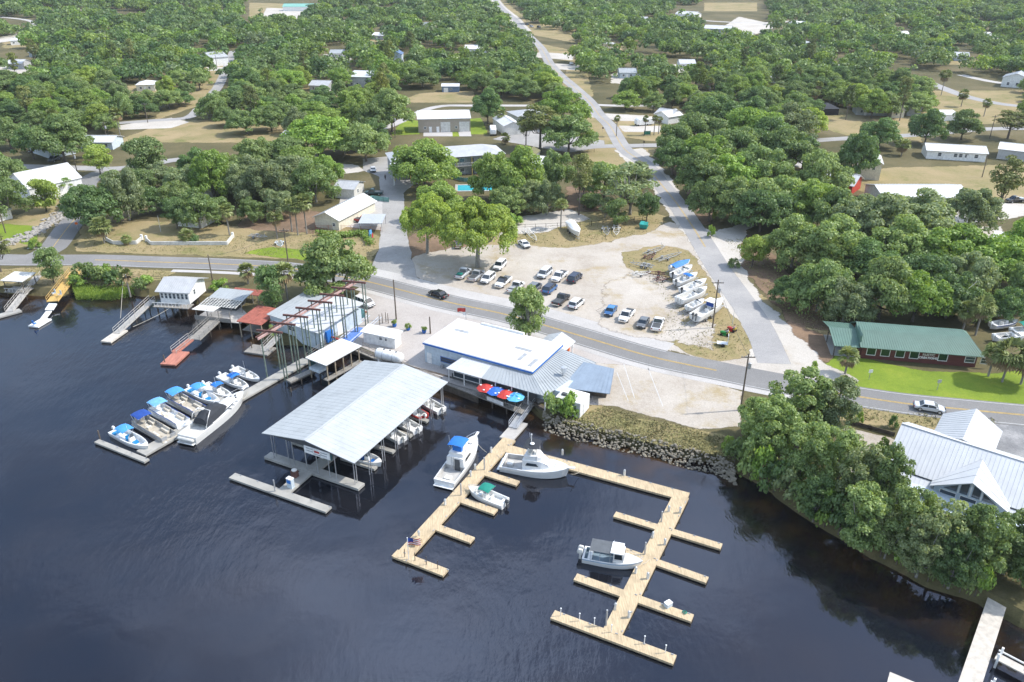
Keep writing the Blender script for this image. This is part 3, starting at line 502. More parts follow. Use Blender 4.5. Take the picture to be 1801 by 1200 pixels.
CLEAR=[[(x-34*(.4+y/180),y+24*(.35+y/120)),(x+34*(.4+y/180),y+24*(.35+y/120)),(x+26*(.4+y/180),y-4),(x-26*(.4+y/180),y-4)] for x,y,_ in FARH]+[[(-60,110),(60,118),(45,80),(-60,70)],[(-40,60),(70,62),(60,30),(-40,30)],[(1225,70),(1370,72),(1345,30),(1230,20)],[(1560,135),(1620,150),(1640,118),(1580,110)],[(1380,215),(1500,255),(1560,240),(1430,200)],[(1170,42),(1235,50),(1235,10),(1170,8)],[(1640,95),(1720,105),(1730,85),(1650,78)],[(180,35),(260,40),(265,22),(185,18)],[(560,95),(620,98),(615,82),(560,80)],[(590,172),(665,180),(655,160),(600,160)],[(1040,80),(1100,84),(1095,66),(1040,64)],[(1560,60),(1620,66),(1615,48),(1560,45)],[(265,218),(345,192),(398,112),(415,112),(398,150),(395,195),(330,232),(195,238),(200,214)],[(420,62),(470,45),(525,45),(560,18),(600,0),(600,-30),(420,-30)],[(705,240),(705,170),(770,162),(840,172),(905,176),(1000,190),(1050,260),(860,300)],
 [(922,104),(1015,112),(1020,60),(922,52)],[(975,135),(1035,138),(1090,195),(1165,196),(1165,262),(1060,262)],[(1485,250),(1570,235),(1600,215),(1500,205),(1480,215)],[(1590,222),(1660,250),(1801,235),(1801,155),(1700,128),(1630,125),(1600,150),(1640,175)],[(1225,62),(1350,66),(1360,30),(1345,-5),(1225,-5)],
 [(345,112),(380,112),(380,88),(345,84)],[(430,72),(452,72),(452,48),(430,46)],[(45,108),(112,104),(108,88),(45,86)],[(262,70),(300,70),(300,58),(262,56)],[(605,172),(660,172),(652,122),(608,122)],[(684,128),(712,140),(712,100),(684,96)],[(815,98),(862,98),(862,82),(815,80)],[(768,176),(826,176),(822,150),(768,150)],[(455,158),(496,158),(496,146),(455,146)],[(1430,212),(1485,212),(1480,188),(1440,188)],
 [(0,84),(40,86),(44,70),(0,60)],[(62,30),(145,24),(145,14),(62,14)],[(1390,46),(1444,46),(1444,34),(1390,34)],[(1450,122),(1500,126),(1500,110),(1450,108)],[(1760,80),(1801,84),(1801,68),(1760,66)],[(1185,30),(1220,32),(1225,12),(1185,10)],[(1494,18),(1545,16),(1545,4),(1494,4)],[(1150,206),(1200,206),(1200,190),(1150,188)],[(1345,140),(1375,142),(1370,130),(1345,130)],[(640,228),(690,226),(684,206),(640,206)]]
ZONE=[[(-400,232),(230,236),(330,236),(600,238),(680,226),(690,150),(900,182),(1040,192),(1160,255),(1480,250),(1801,236),(2300,225),(2300,-62),(-400,-62)]]
roads_w=[side]+[line_pts(q) for q,_,_ in cross]; rp=np.array([[p.x,p.y] for L in roads_w for p in L])
sidep=np.array([[p.x,p.y] for p in side]); cand=[];rg=random.Random(11); grid={}
def pxof(x,y,z=G):
    c,s=math.cos(PITCH),math.sin(PITCH); f=y*c-(z-H)*s; u=y*s+(z-H)*c; return 900.5+FPX*x/f,600-FPX*u/f
def near(x,y,d):
    k=(int(x//14),int(y//14))
    for a in (-1,0,1):
        for b in (-1,0,1):
            for q in grid.get((k[0]+a,k[1]+b),()):
                if (q[0]-x)**2+(q[1]-y)**2<(d*(q[2]+1))**2: return True
    return False
for t in TREES:
    if t[4] not in('bush','palm'): grid.setdefault((int(t[0]//14),int(t[1]//14)),[]).append((t[0],t[1],.5))
for k in range(42000):
    Y=math.sqrt(rg.uniform(230**2,1500**2)); X=rg.uniform(-.75,.75)*Y
    px,py=pxof(X,Y)
    if px<-140 or px>1940 or not inpoly(px,py,ZONE[0]): continue
    if any(inpoly(px,py,c) for c in CLEAR): continue
    d=np.min((rp[:,0]-X)**2+(rp[:,1]-Y)**2)
    if d<(7.0)**2: continue
    if np.min((sidep[:,0]-X)**2+(sidep[:,1]-Y)**2)<13.0**2: continue
    dens=mnoise.noise((X*.011,Y*.011,3))
    if dens<-.34: continue
    sp=(8.2 if Y<560 else 11.2)*rg.uniform(.9,1.25)
    if near(X,Y,sp/2): continue
    grid.setdefault((int(X//14),int(Y//14)),[]).append((X,Y,1.0)); cand.append((X,Y,px,py))
cand.sort(key=lambda c:c[1]); NIND=300
for X,Y,px,py in cand:
    q=rg.random(); kind='oak' if q<.72 else 'moss' if q<.9 else 'pine' if q<.955 else 'palm'
    big_=mnoise.noise((X*.02,Y*.02,8))
    r=rg.uniform(4.8,8.6)+big_*2.0+(2.3 if Y>560 else .4); h=rg.uniform(8,12.5)+big_*2
    if kind=='pine': r=rg.uniform(3.2,4.4); h=rg.uniform(14,18)
    if kind=='palm': r=2.2; h=rg.uniform(6,9)
    TREES.append([X,Y,h,r,kind,rg.choice(['oak','oak','dark','light','light','bright','yel2','yel2','yellow'] if rg.random()<.75 else ['dark','oak'] if kind!='moss' else ['moss','oak']),px,py])
# nearest ones become trees of their own, the rest one far wood
LOOK={'oak':'mid-green','dark':'dark green','moss':'grey-green','bright':'bright green','yellow':'yellow-green','yel2':'olive green','grey':'greyish','light':'light green'}
KIND={'oak':('oak_tree','oak','oak tree'),'moss':('oak_tree','mossy oak','oak tree'),'big':('oak_tree','spreading oak','oak tree'),'round':('small_tree','rounded tree','tree'),'cedar':('cedar_tree','waterside cedar','tree'),'pine':('pine_tree','tall pine','pine tree'),'palm':('palm_tree','cabbage palm','palm tree'),'bush':('shrub','shrub','shrub'),'sparse':('thin_tree','thin-leaved tree','tree')}
MARK=[((100,480),'the wooden ramps on the left bank'),((170,360),'the left side street'),((60,300),'the white barn on the left'),((300,380),'the low white wall'),((430,330),'the hillside yard left of the drive'),((520,390),'the palm clump'),((590,250),'the top of the paved drive'),((590,500),'the boat-lift gantries'),((790,420),'the parked pickups'),((870,300),'the motel pool'),((790,215),'the tan metal garage'),((960,250),'the motel parking area'),((1060,370),'the wire fence of the sandy lot'),((1230,290),'the crossroads'),((1290,370),'the sandy road shoulder'),((1340,430),'the sandy junction'),((1430,420),'the wood right of the road'),((1470,530),'the west end of the green-roofed shop'),((1620,540),'the green-roofed shop'),((1560,420),'the long white shed roof'),((1720,430),'the sandy yard on the right'),((1770,640),'the east end of the green-roofed shop'),((1400,760),'the tall utility pole by the shell lot'),((1500,860),'the shaded inlet'),((1640,980),'the white gabled lodge'),((1760,1020),'the concrete pier'),((930,590),'the flat white restaurant'),((990,725),'the rocky bank'),((1480,650),'the green lawn'),((1660,250),'the long white house'),((1500,290),'the cream gable house'),((120,190),'the dense wood on the left'),((330,150),'the grassy yard in the left wood'),((560,170),'the wood behind the drive'),((720,140),'the wood behind the garage'),((880,120),'the far straight road'),((1000,150),'the bend of the far road'),((1150,160),'the parked camper'),((1300,160),'the wood behind the crossroads'),((1450,170),'the black pavilion'),((1580,150),'the wood by the grey houses'),((1720,150),'the right side street'),((200,500),'the reedy bank'),((470,540),'the blue-roofed workshop')]
for t in TREES: t.append(min(MARK,key=lambda m:((m[0][0]-t[6])**2+((m[0][1]-t[7])*1.6)**2))[1])
keep=[];far_=[];cnt={}
for t in TREES:
    ck=KIND[t[4]][0]; cnt[ck]=cnt.get(ck,0)
    if cnt[ck]>=NIND or t[1]>520: far_.append(t)
    else: cnt[ck]+=1; keep.append(t)
grp={}
for t in keep: grp.setdefault((KIND[t[4]][0],t[5],KIND[t[4]][1],t[8]),[]).append(t)
ORD='first second third fourth fifth sixth seventh eighth ninth tenth eleventh twelfth thirteenth fourteenth fifteenth sixteenth seventeenth eighteenth nineteenth twentieth'.split()
seen_l={}
for (nm,tint,kn,mk),L in grp.items():
    L.sort(key=lambda t:t[6])
    for i,t in enumerate(L):
        look=LOOK[tint]; rel='by'
        lab=f'{look} {kn} {rel} {mk}' if len(L)==1 else f'{look} {kn} {rel} {mk}, leftmost' if i==0 else f'{look} {kn} {rel} {mk}, {ORD[min(i,19)]} from left'
        X,Y,h,r,kind=t[:5]
        o=thing(nm,lab,KIND[kind][2],(X,Y,G-.05),TRND.random()*6.28,{'oak tree':'oaks','pine tree':'pines','palm tree':'palms','shrub':'shrubs'}.get(KIND[kind][2],'trees')+' '+rel+' '+mk)
        v=TRND.uniform(.82,1.15)
        if kind=='palm':
            cm,tm=PV[TRND.randrange(4)]; k=max(.6,r/1.9); c=bpy.data.objects.new('crown',cm); c.location=(0,0,max(.8,h-k*1.0)); c.scale=(k,k,k); tk=bpy.data.objects.new('trunk',tm); tk.scale=(1,1,max(.9,h-k)/.94)
        else:
            vs=TV[kind]; cm,tm,R0,H0=vs[TRND.randrange(len(vs))]; sc=(r/R0,r/R0*TRND.uniform(.9,1.1),h/H0); c=bpy.data.objects.new('crown',cm); c.scale=sc; tk=bpy.data.objects.new('trunk',tm); tk.scale=sc
        q=TINT[tint]; c.color=(q[0]*v,q[1]*v,q[2]*v,1)
        for a in (tk,c): COL.objects.link(a); a.parent=o
rng=np.random.default_rng(3); CC=[];NN=[];SS=[];TT=[]
for t in far_:
    X,Y,h,r,kind,tint=t[:6]
    if kind in('palm','bush'): r=max(r,2.5)
    k=int(np.clip(110000/Y*(r/6)**1.5*1.6,80,480)); zb=h*(.55 if kind=='pine' else .15)
    C,N,L=crown_pts(rng,r,h,zb,int(rng.integers(9,16)),k,(.28,.5),'oval' if kind=='pine' else 'dome',.75,.12)
    C[:,0]+=X; C[:,1]+=Y; C[:,2]+=G; CC.append(C); NN.append(N); SS.append(rng.uniform(.7,1.3,k)*(.4+Y/1500)*(r/6)**.5); v=rng.uniform(.8,1.15); q=np.array(TINT[tint])*v; TT.append(np.repeat(np.append(q,1)[None],k,0))
C=np.concatenate(CC); me=quads_mesh('distant_wood',C,np.concatenate(NN),np.concatenate(SS),lf_far,rng)
at=me.attributes.new('tint','FLOAT_COLOR','FACE'); at.data.foreach_set('color',np.concatenate(TT).astype(np.float32).ravel())
o=bpy.data.objects.new('distant_wood',me); COL.objects.link(o); tag(o,'mass of far oak and pine crowns fading towards the horizon','wood',kind='stuff')
print('TREES',len(keep),'far',len(far_),cnt,len(C))
# ================================================================ BUILDINGS
def window(par,x,y,z,w,h,face='f',frame=white,pane=None,bars=1,d=.06):
    """frame with its pane, set on a wall face; (x,y) is the centre of the sill line"""
    pane=pane or winglass; rz={'f':0,'b':PI,'l':-PI/2,'r':PI/2}[face]
    f=MB(); f.M=Matrix.Translation((x,y,z))@Matrix.Rotation(rz,4,'Z'); t=.09
    f.box(0,-d/2,0,w,d,t); f.box(0,-d/2,h-t,w,d,t); f.box(-w/2+t/2,-d/2,t,t,d,h-2*t); f.box(w/2-t/2,-d/2,t,t,d,h-2*t)
    for i in range(bars): f.box(0,-d*.4,h*(i+1)/(bars+1),w-2*t,d*.5,.04)
    fo=f.build('window',frame,par); g=MB(); g.M=f.M; g.box(0,-.012,t*.5,w-t,.02,h-t); g.build('pane',pane,fo); return fo
def door(par,x,y,z,w,h,face='f',mat=white,name='door',panels=0):
    rz={'f':0,'b':PI,'l':-PI/2,'r':PI/2}[face]; f=MB(); f.M=Matrix.Translation((x,y,z))@Matrix.Rotation(rz,4,'Z'); f.box(0,-.03,0,w,.06,h)
    for i in range(panels): f.box(0,-.065,h*(i+.12)/panels,w*.96,.02,h/panels*.8)
    o=f.build(name,mat,par)
    if not panels: k=MB(); k.M=f.M; k.box(w*.38,-.08,h*.48,.06,.05,.12); k.build('handle',galv,o)
    return o
def house(name,label,cat,L,R_,depth,h,rise,wall,roofm,ridge='x',over=.45,wins=(),doors=(),rib=.9,zb=G,group=None,fr=white,chim=False):
    """L,R_: pixels of the front eave ends"""
    p,rz,w=span(L,R_,zb+h); o=thing(name,label,cat,(p.x,p.y,zb),rz,group)
    b=MB()
    if ridge=='x':
        b.box(w/2,depth/2,-.4,w,depth,h+.4)
        for x0 in (0,w): b.xprism([(0.01,h),(depth-.01,h),(depth/2,h+rise)],x0-.01 if x0==0 else x0-.15,x0+.15 if x0==0 else x0+.01)
        wo=b.build('wall',wall,o); r=MB(); k=rise/(depth/2)*over
        r.roof((-over,-over,h-k+.1),(w+over,-over,h-k+.1),(w+over,depth/2,h+rise+.1),(-over,depth/2,h+rise+.1),.12,rib)
        r.roof((w+over,depth+over,h-k+.1),(-over,depth+over,h-k+.1),(-over,depth/2,h+rise+.1),(w+over,depth/2,h+rise+.1),.12,rib)
        r.bar((-over,depth/2,h+rise+.14),(w+over,depth/2,h+rise+.14),.35,.06)
    elif ridge=='y':
        b.box(w/2,depth/2,-.4,w,depth,h+.4); b.yprism([(0.01,h),(w-.01,h),(w/2,h+rise)],-.01,.15); b.yprism([(0.01,h),(w-.01,h),(w/2,h+rise)],depth-.15,depth+.01)
        wo=b.build('wall',wall,o); r=MB(); k=rise/(w/2)*over
        r.roof((-over,depth+over,h-k+.1),(-over,-over,h-k+.1),(w/2,-over,h+rise+.1),(w/2,depth+over,h+rise+.1),.12,rib)
        r.roof((w+over,-over,h-k+.1),(w+over,depth+over,h-k+.1),(w/2,depth+over,h+rise+.1),(w/2,-over,h+rise+.1),.12,rib)
        r.bar((w/2,-over,h+rise+.14),(w/2,depth+over,h+rise+.14),.35,.06)
    elif ridge=='mono':
        b.xprism([(0,-.4),(depth,-.4),(depth,h+rise),(0,h)],0,w); wo=b.build('wall',wall,o); r=MB()
        r.roof((-over,-over,h-rise/depth*over+.1),(w+over,-over,h-rise/depth*over+.1),(w+over,depth+over,h+rise+.15),(-over,depth+over,h+rise+.15),.14,rib)
    else:                                         # hip
        b.box(w/2,depth/2,-.4,w,depth,h+.4); wo=b.build('wall',wall,o); r=MB(); e=over; z=h+.1; q=min(depth/2,w/2)
        A,B,C,D=(-e,-e,z),(w+e,-e,z),(w+e,depth+e,z),(-e,depth+e,z); X,Y=(q,depth/2,h+rise),(w-q,depth/2,h+rise)
        r.add([A,B,C,D,X,Y],[(0,1,5,4),(1,2,5),(2,3,4,5),(3,0,4),(3,2,1,0)])
    ro=r.build('roof',roofm,o)
    if chim: c=MB(); c.box(w*.7,depth*.45,h,.6,.6,rise+1.1); c.build('chimney',wall,ro)
    for q in wins:
        fc,x,z,ww,hh=q[:5]; y={'f':-.005,'b':depth+.005}.get(fc); 
        if fc=='l': window(o,-.005,x,z,ww,hh,'l',fr)
        elif fc=='r': window(o,w+.005,x,z,ww,hh,'r',fr)
        else: window(o,x if x>=0 else w+x,y,z,ww,hh,fc,fr)
    for q in doors:
        fc,x,ww,hh=q[:4]; mt=q[4] if len(q)>4 else white; nm=q[5] if len(q)>5 else 'door'; pn=q[6] if len(q)>6 else 0
        if fc in 'lr': door(o,-.005 if fc=='l' else w+.005,x,0,ww,hh,fc,mt,nm,pn)
        else: door(o,x if x>=0 else w+x,-.005,0,ww,hh,fc,mt,nm,pn)
    return o,w
# --- far houses in the woods
W2=[('f',2,1,1.2,1.2),('f',-2.2,1,1.2,1.2),('f',5,1,1.2,1.2)]; DR=[('f',3.6,1,2.1)]
for a in [
 ('garage','tan metal garage with two white roller doors and pale roof','garage',(735,210),(827,208),11,5.2,1.0,wall_tan,roof_white,'mono',.3,[('f',2.6,1.3,.9,1),('f',-5.6,1.3,.9,1)],[('f',4.7,1.1,2.2),('f',7.6,1.1,2.2),('f',10.6,3.7,3.9,offw,'roller_door',6),('f',-2.4,4,3.9,offw,'roller_door',6)]),
 ('house','small cottage with terracotta roof behind the drive trees','house',(646,209),(682,207),8,2.8,1.8,wall_grey,terracotta,'hip',.5,W2,DR),
 ('barn','large white metal barn with two lean-tos by the left side street','barn',(12,318),(50,332),15,4.6,3.2,white,roof_white,'y',.3,[],[]),
 ('house','small pale blue house with gable porch behind the white barn','house',(46,252),(84,264),9,3,1.8,wall_lb,roof_pale,'y',.5,[('f',1.5,1,.8,1.2),('f',3.2,1,.8,1.2),('f',5,1,.8,1.2)],[]),
 ('shed','small white shed at the left edge below the white barn','shed',(-10,375),(18,368),5,2.6,1,white,roof_white,'x',.3,[],[]),
 ('house','long low house with pale blue metal roof in the left wood','house',(140,250),(196,250),9,2.8,1.3,wall_lb,roof_pale,'x',.5,W2,DR),
 ('house','white house with metal roof half hidden by the mossy oaks','house',(280,348),(338,352),10,3,1.8,white,roof_pale,'x',.5,W2,DR),
 ('house','white house with shallow roof between the hillside oaks','house',(310,380),(352,384),8,2.8,1.2,white,roof_white,'x',.5,W2,DR),
 ('house','white roofed house on the upper left hillside','house',(500,276),(548,276),9,2.8,1.4,white,roof_white,'x',.5,W2,DR),
 ('house','pale metal roof deep in the far left wood','house',(50,92),(104,92),14,3,2,wall_lb,roof_pale,'x',.5,[],[]),
 ('house','brown roofed long house at the far upper left','house',(68,24),(142,22),14,3,2.4,white,M('brown_roof',(.26,.2,.17),.8),'x',.5,[],[]),
 ('house','tiny white cottage glimpsed in the upper left trees','house',(272,62),(294,60),9,3,2,white,roof_white,'x',.4,[],[]),
 ('house','white two-storey house beside the sandy lane','house',(352,96),(371,102),10,5,2,white,roof_grey,'y',.4,[],[]),
 ('house','white gabled house at the top of the sandy lane','house',(432,58),(447,56),9,4.6,2,white,roof_white,'y',.4,[],[]),
 ('hall','long white hall with green roof beside the far field','hall',(497,12),(556,12),16,4.2,2.4,white,M('mint_roof',(.2,.42,.36),.6),'x',.4,[],[]),
 ('house','grey house with pale roof in the middle wood','house',(611,135),(650,136),12,5,1.2,wall_grey,roof_pale,'mono',.4,W2,DR),
 ('shed','blue gabled tall shed at the end of a pale lane','shed',(689,96),(706,96),9,5.6,1.6,wall_lb,M('blue_roof',(.16,.24,.4),.6),'y',.3,[],[('f',2.6,3,3.4,white,'roller_door',5)]),
 ('house','bright white roofed house left of the far straight road','house',(818,86),(856,86),13,3,1.6,white,roof_white,'x',.4,[],[]),
 ('shed','small blue shed with white roof in the yard behind the garage','shed',(777,152),(807,152),6,2.8,.8,M('blue_siding',(.13,.19,.28),.7),roof_white,'x',.3,[('f',4.5,1,1,1)],[('f',2,2.2,2.1)]),
 ('house','white roof between oaks above the left yard','house',(458,152),(494,152),10,3,1.4,white,roof_white,'x',.4,[],[]),
 ('shed','grey roofed carport below the hillside oaks','shed',(494,238),(520,240),7,2.6,1,grey,roof_grey,'x',.3,[],[]),
 ('workshop','white workshop with plain metal roof behind the mossy pines','workshop',(887,222),(918,220),16,3.6,1.4,offw,roof_white,'y',.3,[],[('f',1.6,2.6,2.8,offw,'roller_door',4)]),
 ('workshop','grey hipped house roof beside the white workshop','house',(912,206),(960,202),12,3,1.6,white,roof_grey,'hip',.5,[],[]),
 ('house','white cottage with veranda beside the camper','house',(1152,200),(1180,204),9,3,1.6,white,roof_grey,'x',.4,[('f',2,1,1,1.2)],[]),
 ('house','white cabin with bright roof behind the camper','house',(1176,206),(1200,202),8,3,1.6,white,roof_white,'x',.4,[],[]),
 ('pavilion','open black roofed pavilion in the right wood','pavilion',(1442,192),(1476,192),8,2.6,2,black,charcoal,'hip',.4,[],[]),
 ('house','long grey house with white porch in the right wood','house',(1508,190),(1568,192),9,3,1.8,wall_grey,roof_grey,'x',.5,W2,DR),
 ('house','beige gabled house end beside the long grey house','house',(1570,194),(1592,194),9,3.2,2.2,wall_cream,roof_grey,'y',.4,[('f',2,1,1,1.2)],[]),
 ('garage','pale grey gabled garage right of the beige house','garage',(1597,190),(1622,190),9,3.4,1.8,wall_grey,roof_pale,'y',.3,[],[]),
 ('shed','white flat roofed carport on the brown dirt yard','carport',(1655,202),(1688,202),7,2.6,.5,white,roof_white,'mono',.3,[],[]),
 ('house','long white house with red brick base and metal roof','house',(1632,264),(1736,270),9,3,1.3,white,roof_white,'x',.5,[('f',4,1.1,1.2,1.3),('f',9,1.1,1.2,1.3),('f',10.6,1.1,1.2,1.3),('f',-3,1.1,1.2,1.3),('f',-6,1.1,1.2,1.3)],[('f',13,1,2.1)]),
 ('shed','grey metal shed with white roof at the right edge','shed',(1757,262),(1830,270),11,3.4,1.2,wall_grey,roof_white,'x',.3,[],[]),
 ('warehouse','long low building with bright white roof behind the trees','warehouse',(1555,347),(1706,347),13,3.4,1.6,offw,roof_white,'x',.4,[],[]),
 ('house','cream gabled house with small upper window','house',(1512,285),(1552,288),11,5.4,2,wall_cream,roof_white,'y',.5,[('f',-2.2,3.2,1,1.1)],[]),
 ('cabin','red cabin with white roof in the right wood','cabin',(1452,318),(1500,326),9,3,2,red,roof_pale,'x',.6,W2,DR),
 ('shed','small red shed with white roof beside the concrete drive','shed',(1402,262),(1426,262),5,2.6,1.2,red,roof_white,'y',.4,[],[]),
 ('house','white house at the right edge of the far side street','house',(1764,136),(1812,140),12,4.6,2.2,white,roof_pale,'y',.4,[('f',3,1,1.2,1.5),('f',7,1,1.2,1.5)],[]),
 ('house','far white roof in the upper right wood','house',(1764,78),(1800,78),14,3,1.6,white,roof_white,'x',.4,[],[]),
 ('house','pale house left of the far junction','house',(1238,50),(1284,52),14,3,2,wall_grey,roof_pale,'x',.4,[],[]),
 ('house','pale blue roofed house beside the far junction road','house',(1188,24),(1222,26),14,3,2,white,roof_pale,'x',.4,[],[]),
 ('house','low white house in a gap of the upper right wood','house',(1394,42),(1440,42),13,3,1.4,white,roof_white,'x',.4,[],[]),
 ('shed','small white camper-like shed in the right wood','shed',(1454,118),(1496,120),9,3,1,white,roof_white,'x',.3,[],[]),
 ('house','pale blue roof at the top edge right of centre','house',(1494,14),(1540,14),16,3,2,wall_lb,roof_pale,'x',.4,[],[]),
 ('house','small white house between oaks above the crossroads','house',(1348,136),(1374,136),9,3,1.4,white,roof_white,'x',.4,[],[]),
 ('workshop','white workshop roof under the mossy oaks behind the green-roofed shop','workshop',(1640,436),(1720,446),11,3.2,1.4,white,roof_white,'x',.4,[],[]),
 ('workshop','white open shelter roof at the right of the sandy yard','shelter',(1745,432),(1830,446),9,3,.8,offw,roof_white,'mono',.4,[],[]),
 ('cottage','pale cream cottage with white roof left of the paved drive','cottage',(553,381),(595,387),18,2.9,1.6,wall_cream,roof_white,'y',.5,[('f',-1.5,.9,1,1)],[]),
 ('cottage','grey roofed cottage behind the pale cream cottage','cottage',(588,331),(622,333),8,2.9,1.2,offw,roof_grey,'x',.4,[('r',3,1,1,1.2)],[]),
 ('shed','small white shelter with bright roof between motel trees','shelter',(926,288),(962,290),7,2.8,.8,offw,roof_white,'mono',.4,[],[]),
 ('shed','low olive shed beside the wire fence behind the motel','shed',(917,270),(940,272),6,2.4,1,grey,M('olive_roof',(.2,.19,.1),.8),'y',.3,[],[])]:
    house(*a)
for i,(x,y,lab) in enumerate(FARH):
    k=.4+y/180; rm=[roof_white,roof_pale,roof_grey,roof_white,roof_blue][i%5]; wl_=[white,wall_grey,wall_cream,wall_lb][i%4]; hw_=13*k
    house('house',lab,'house',(x-hw_,y),(x+hw_,y+(i%3-1)),10,3,1.6,wl_,rm,'x' if i%3 else 'hip',.4,[('f',2,1,1.2,1.2),('f',6,1,1.2,1.2)],[('f',4,1,2.1)])
    sheet('yard',[(x-24*k,y+13*(.35+y/120)),(x+22*k,y+14*(.35+y/120)),(x+23*k,y+2),(x-22*k,y+2)],[g_dry,g_sand,g_dry][i%3],3,3,1.2,seed=50+i)
# --- motel
p,rz,w=span((690,284),(886,270),G+6.2); mo=thing('motel','long two-storey motel with grey hipped roof and gallery rail','motel',(p.x,p.y,G),rz)
d=11; b=MB(); b.box(w/2,d/2+.9,-.3,w,d-1.8,6.5); b.build('wall',wall_grey,mo)
r=MB(); A,B,C,D=(-.6,-.6,6.2),(w+.6,-.6,6.2),(w+.6,d+.6,6.2),(-.6,d+.6,6.2); r.add([A,B,C,D,(6,d/2,8.4),(w-6,d/2,8.4)],[(0,1,5,4),(1,2,5),(2,3,4,5),(3,0,4),(3,2,1,0)]); r.build('roof',roof_grey,mo)
g=MB(); g.box(w/2,.2,3,w,1.4,.18); g.build('gallery_floor',conc,mo); g=MB(); g.box(w/2,-.42,4.05,w,.06,.08); [g.box(x,-.42,3.18,.05,.05,.9) for x in np.arange(.3,w,.45)]; g.build('railing',white,mo)
for x in np.arange(.4,w,5): k=MB(); k.box(x,-.3,-.3,.25,.25,6.4); k.build('post',M('ochre_paint',(.5,.38,.12),.6),mo)
for i,x in enumerate(np.arange(2,w-2,3.4)):
    for z in (.02,3.2): (door(mo,x,.895,z,1.0,2.1,mat=dgrey) if i%2 else window(mo,x,.895,z+.9,1.6,1.3))
e=MB(); e.box(3,-3,5.6,8,5,.25,tx=.98,ty=.98); e.build('entrance_roof',roof_pale,mo); [MB().box(x,-5.2,-.3,.3,.3,5.9).build('post',white,mo) for x in (-.6,6.6)]
# --- flat white riverside restaurant
p,rz,w=span((746,602),(936,653),G+4.0); d=11.2; rs=thing('restaurant','flat white roofed riverside restaurant with blue trim and metal lean-tos','restaurant',(p.x,p.y,G),rz)
b=MB(); b.box(w/2,d/2,-.6,w,d,4.3); b.build('wall',wall_lb,rs)
r=MB(); r.box(w/2,d/2,3.72,w+.3,d+.3,.24); r.box(w/2,d/2,3.96,w+.1,d+.1,.08); ro=r.build('roof',roof_white,rs)
t=MB(); t.box(w/2,-.19,3.62,w+.4,.08,.28); t.box(w+.19,d/2,3.62,.08,d+.3,.28); t.box(-.19,d/2,3.62,.08,d+.3,.28); t.build('fascia_trim',blue_p,rs)
for x,y,sx,sy,a in [(3.5,7,3,.7,0),(18,3.6,.7,2.6,0),(16.8,6.2,3.2,.7,0),(20.6,2.6,.7,2.8,0)]: k=MB(); k.box(x,y,4.04,sx,sy,.06); k.build('skylight',galv,ro)
k=MB(); k.box(w/2-1.2,d+.1,3.9,9,.3,.5); k.build('parapet',white,ro)
window(rs,5.2,-.005,1.0,3.6,1.1,'f',blue_p); door(rs,1,-.005,0,1,2.1)
for x in (8.5,13): window(rs,x,-.005,.8,3.2,1.2,'f',white)
# river-side metal lean-to, wrapped round the east end
r=MB(); 
def dropz(y): return 3.3+ y*.2
r.roof((7.2,-3.9,2.5),(14.3,-3.9,2.5),(14.3,-.25,3.35),(8.4,-.25,3.35),.1,.7); r.build('veranda_roof',roof_pale,rs)
r=MB(); r.roof((14.33,-3.9,2.5),(w+4.4,-3.9,2.5),(w+.3,-.25,3.4),(14.33,-.25,3.4),.1,.7); r.roof((w+4.4,-3.9,2.5),(w+7.0,d-.5,2.35),(w+.25,d-.5,3.4),(w+.25,-.25,3.4),.1,.7); r.build('lean_to_roof',roof_blue,rs)
r=MB(); r.roof((w+5.3,.5,2.1),(w+13,2.5,2.1),(w+11,9,3.1),(w+5.5,8.7,3.1),.1,.7); r.build('side_roof',roof_slate,rs)
b=MB(); b.box(w+3.2,4.4,-.6,6,11.4,3.0); b.build('kitchen_wall',wall_lb,rs); b=MB(); b.box(w+9,5.9,-.2,4.6,4.4,2.4,rz=.2); b.build('store_wall',darkwood,rs)
b=MB(); b.box(15,-2.4,-.4,12,4.2,.1); b.box(11,-3.1,.3,6.4,.12,1.0); b.box(18.5,-2.6,-.3,11,.15,2.8); b.build('veranda_wall',dgrey,rs); window(rs,11,-3.165,.8,5.6,1.1,'f',white,bars=0)
for x in np.arange(7.6,w+5,3.1): k=MB(); k.box(x,-3.75,-1.4,.14,.14,3.85); k.build('post',white,rs)
r=MB(); r.roof((16.8,d+4.6,2.7),(16.8,d+.2,2.7),(19.6,d+.2,3.9),(19.6,d+4.6,3.9),.1,.7); r.roof((22.4,d+.2,2.7),(22.4,d+4.6,2.7),(19.6,d+4.6,3.9),(19.6,d+.2,3.9),.1,.7); r.build('entrance_roof',roof_pale,rs)
for x in (17.2,22): k=MB(); k.box(x,d+4.2,-.1,.2,.2,2.8); k.build('post',white,rs)
v=MB(); v.lathe(w+4.2,3.4,[(.22,2.6),(.22,3.5),(.5,3.55),(.5,4.25),(.3,4.3)],10); v.build('exhaust_fan',alu,rs)
k=MB(); k.box(4,-.5,-.05,.5,.4,.8); k.build('air_conditioner',galv,rs)
def LW(o,x,y,z=0): return o.matrix_basis@Vector((x,y,z))
def loc_of(o,x,y,z): 
    m=Matrix.Translation(o.location)@Matrix.Rotation(o.rotation_euler.z,4,'Z'); return m@Vector((x,y,z))
# cold store beside the kitchen
q=loc_of(rs,w+8.4,-1.9,0); cs=thing('cold_store','white box cold store with grey front beside the restaurant kitchen','cold store',(q.x,q.y,G),rz)
k=MB(); k.box(0,0,.1,4.4,3.6,2.7); k.build('body',white,cs,bevel=.04); k=MB(); k.box(0,-1.83,.15,4.3,.06,2.6); k.build('front_panel',wall_grey,cs); k=MB(); k.box(-1.2,-.6,2.8,.8,.6,.35); k.build('cooling_unit',dgrey,cs); k=MB(); k.box(2.23,0,.2,.06,1.2,2.1); k.build('door',white,cs)
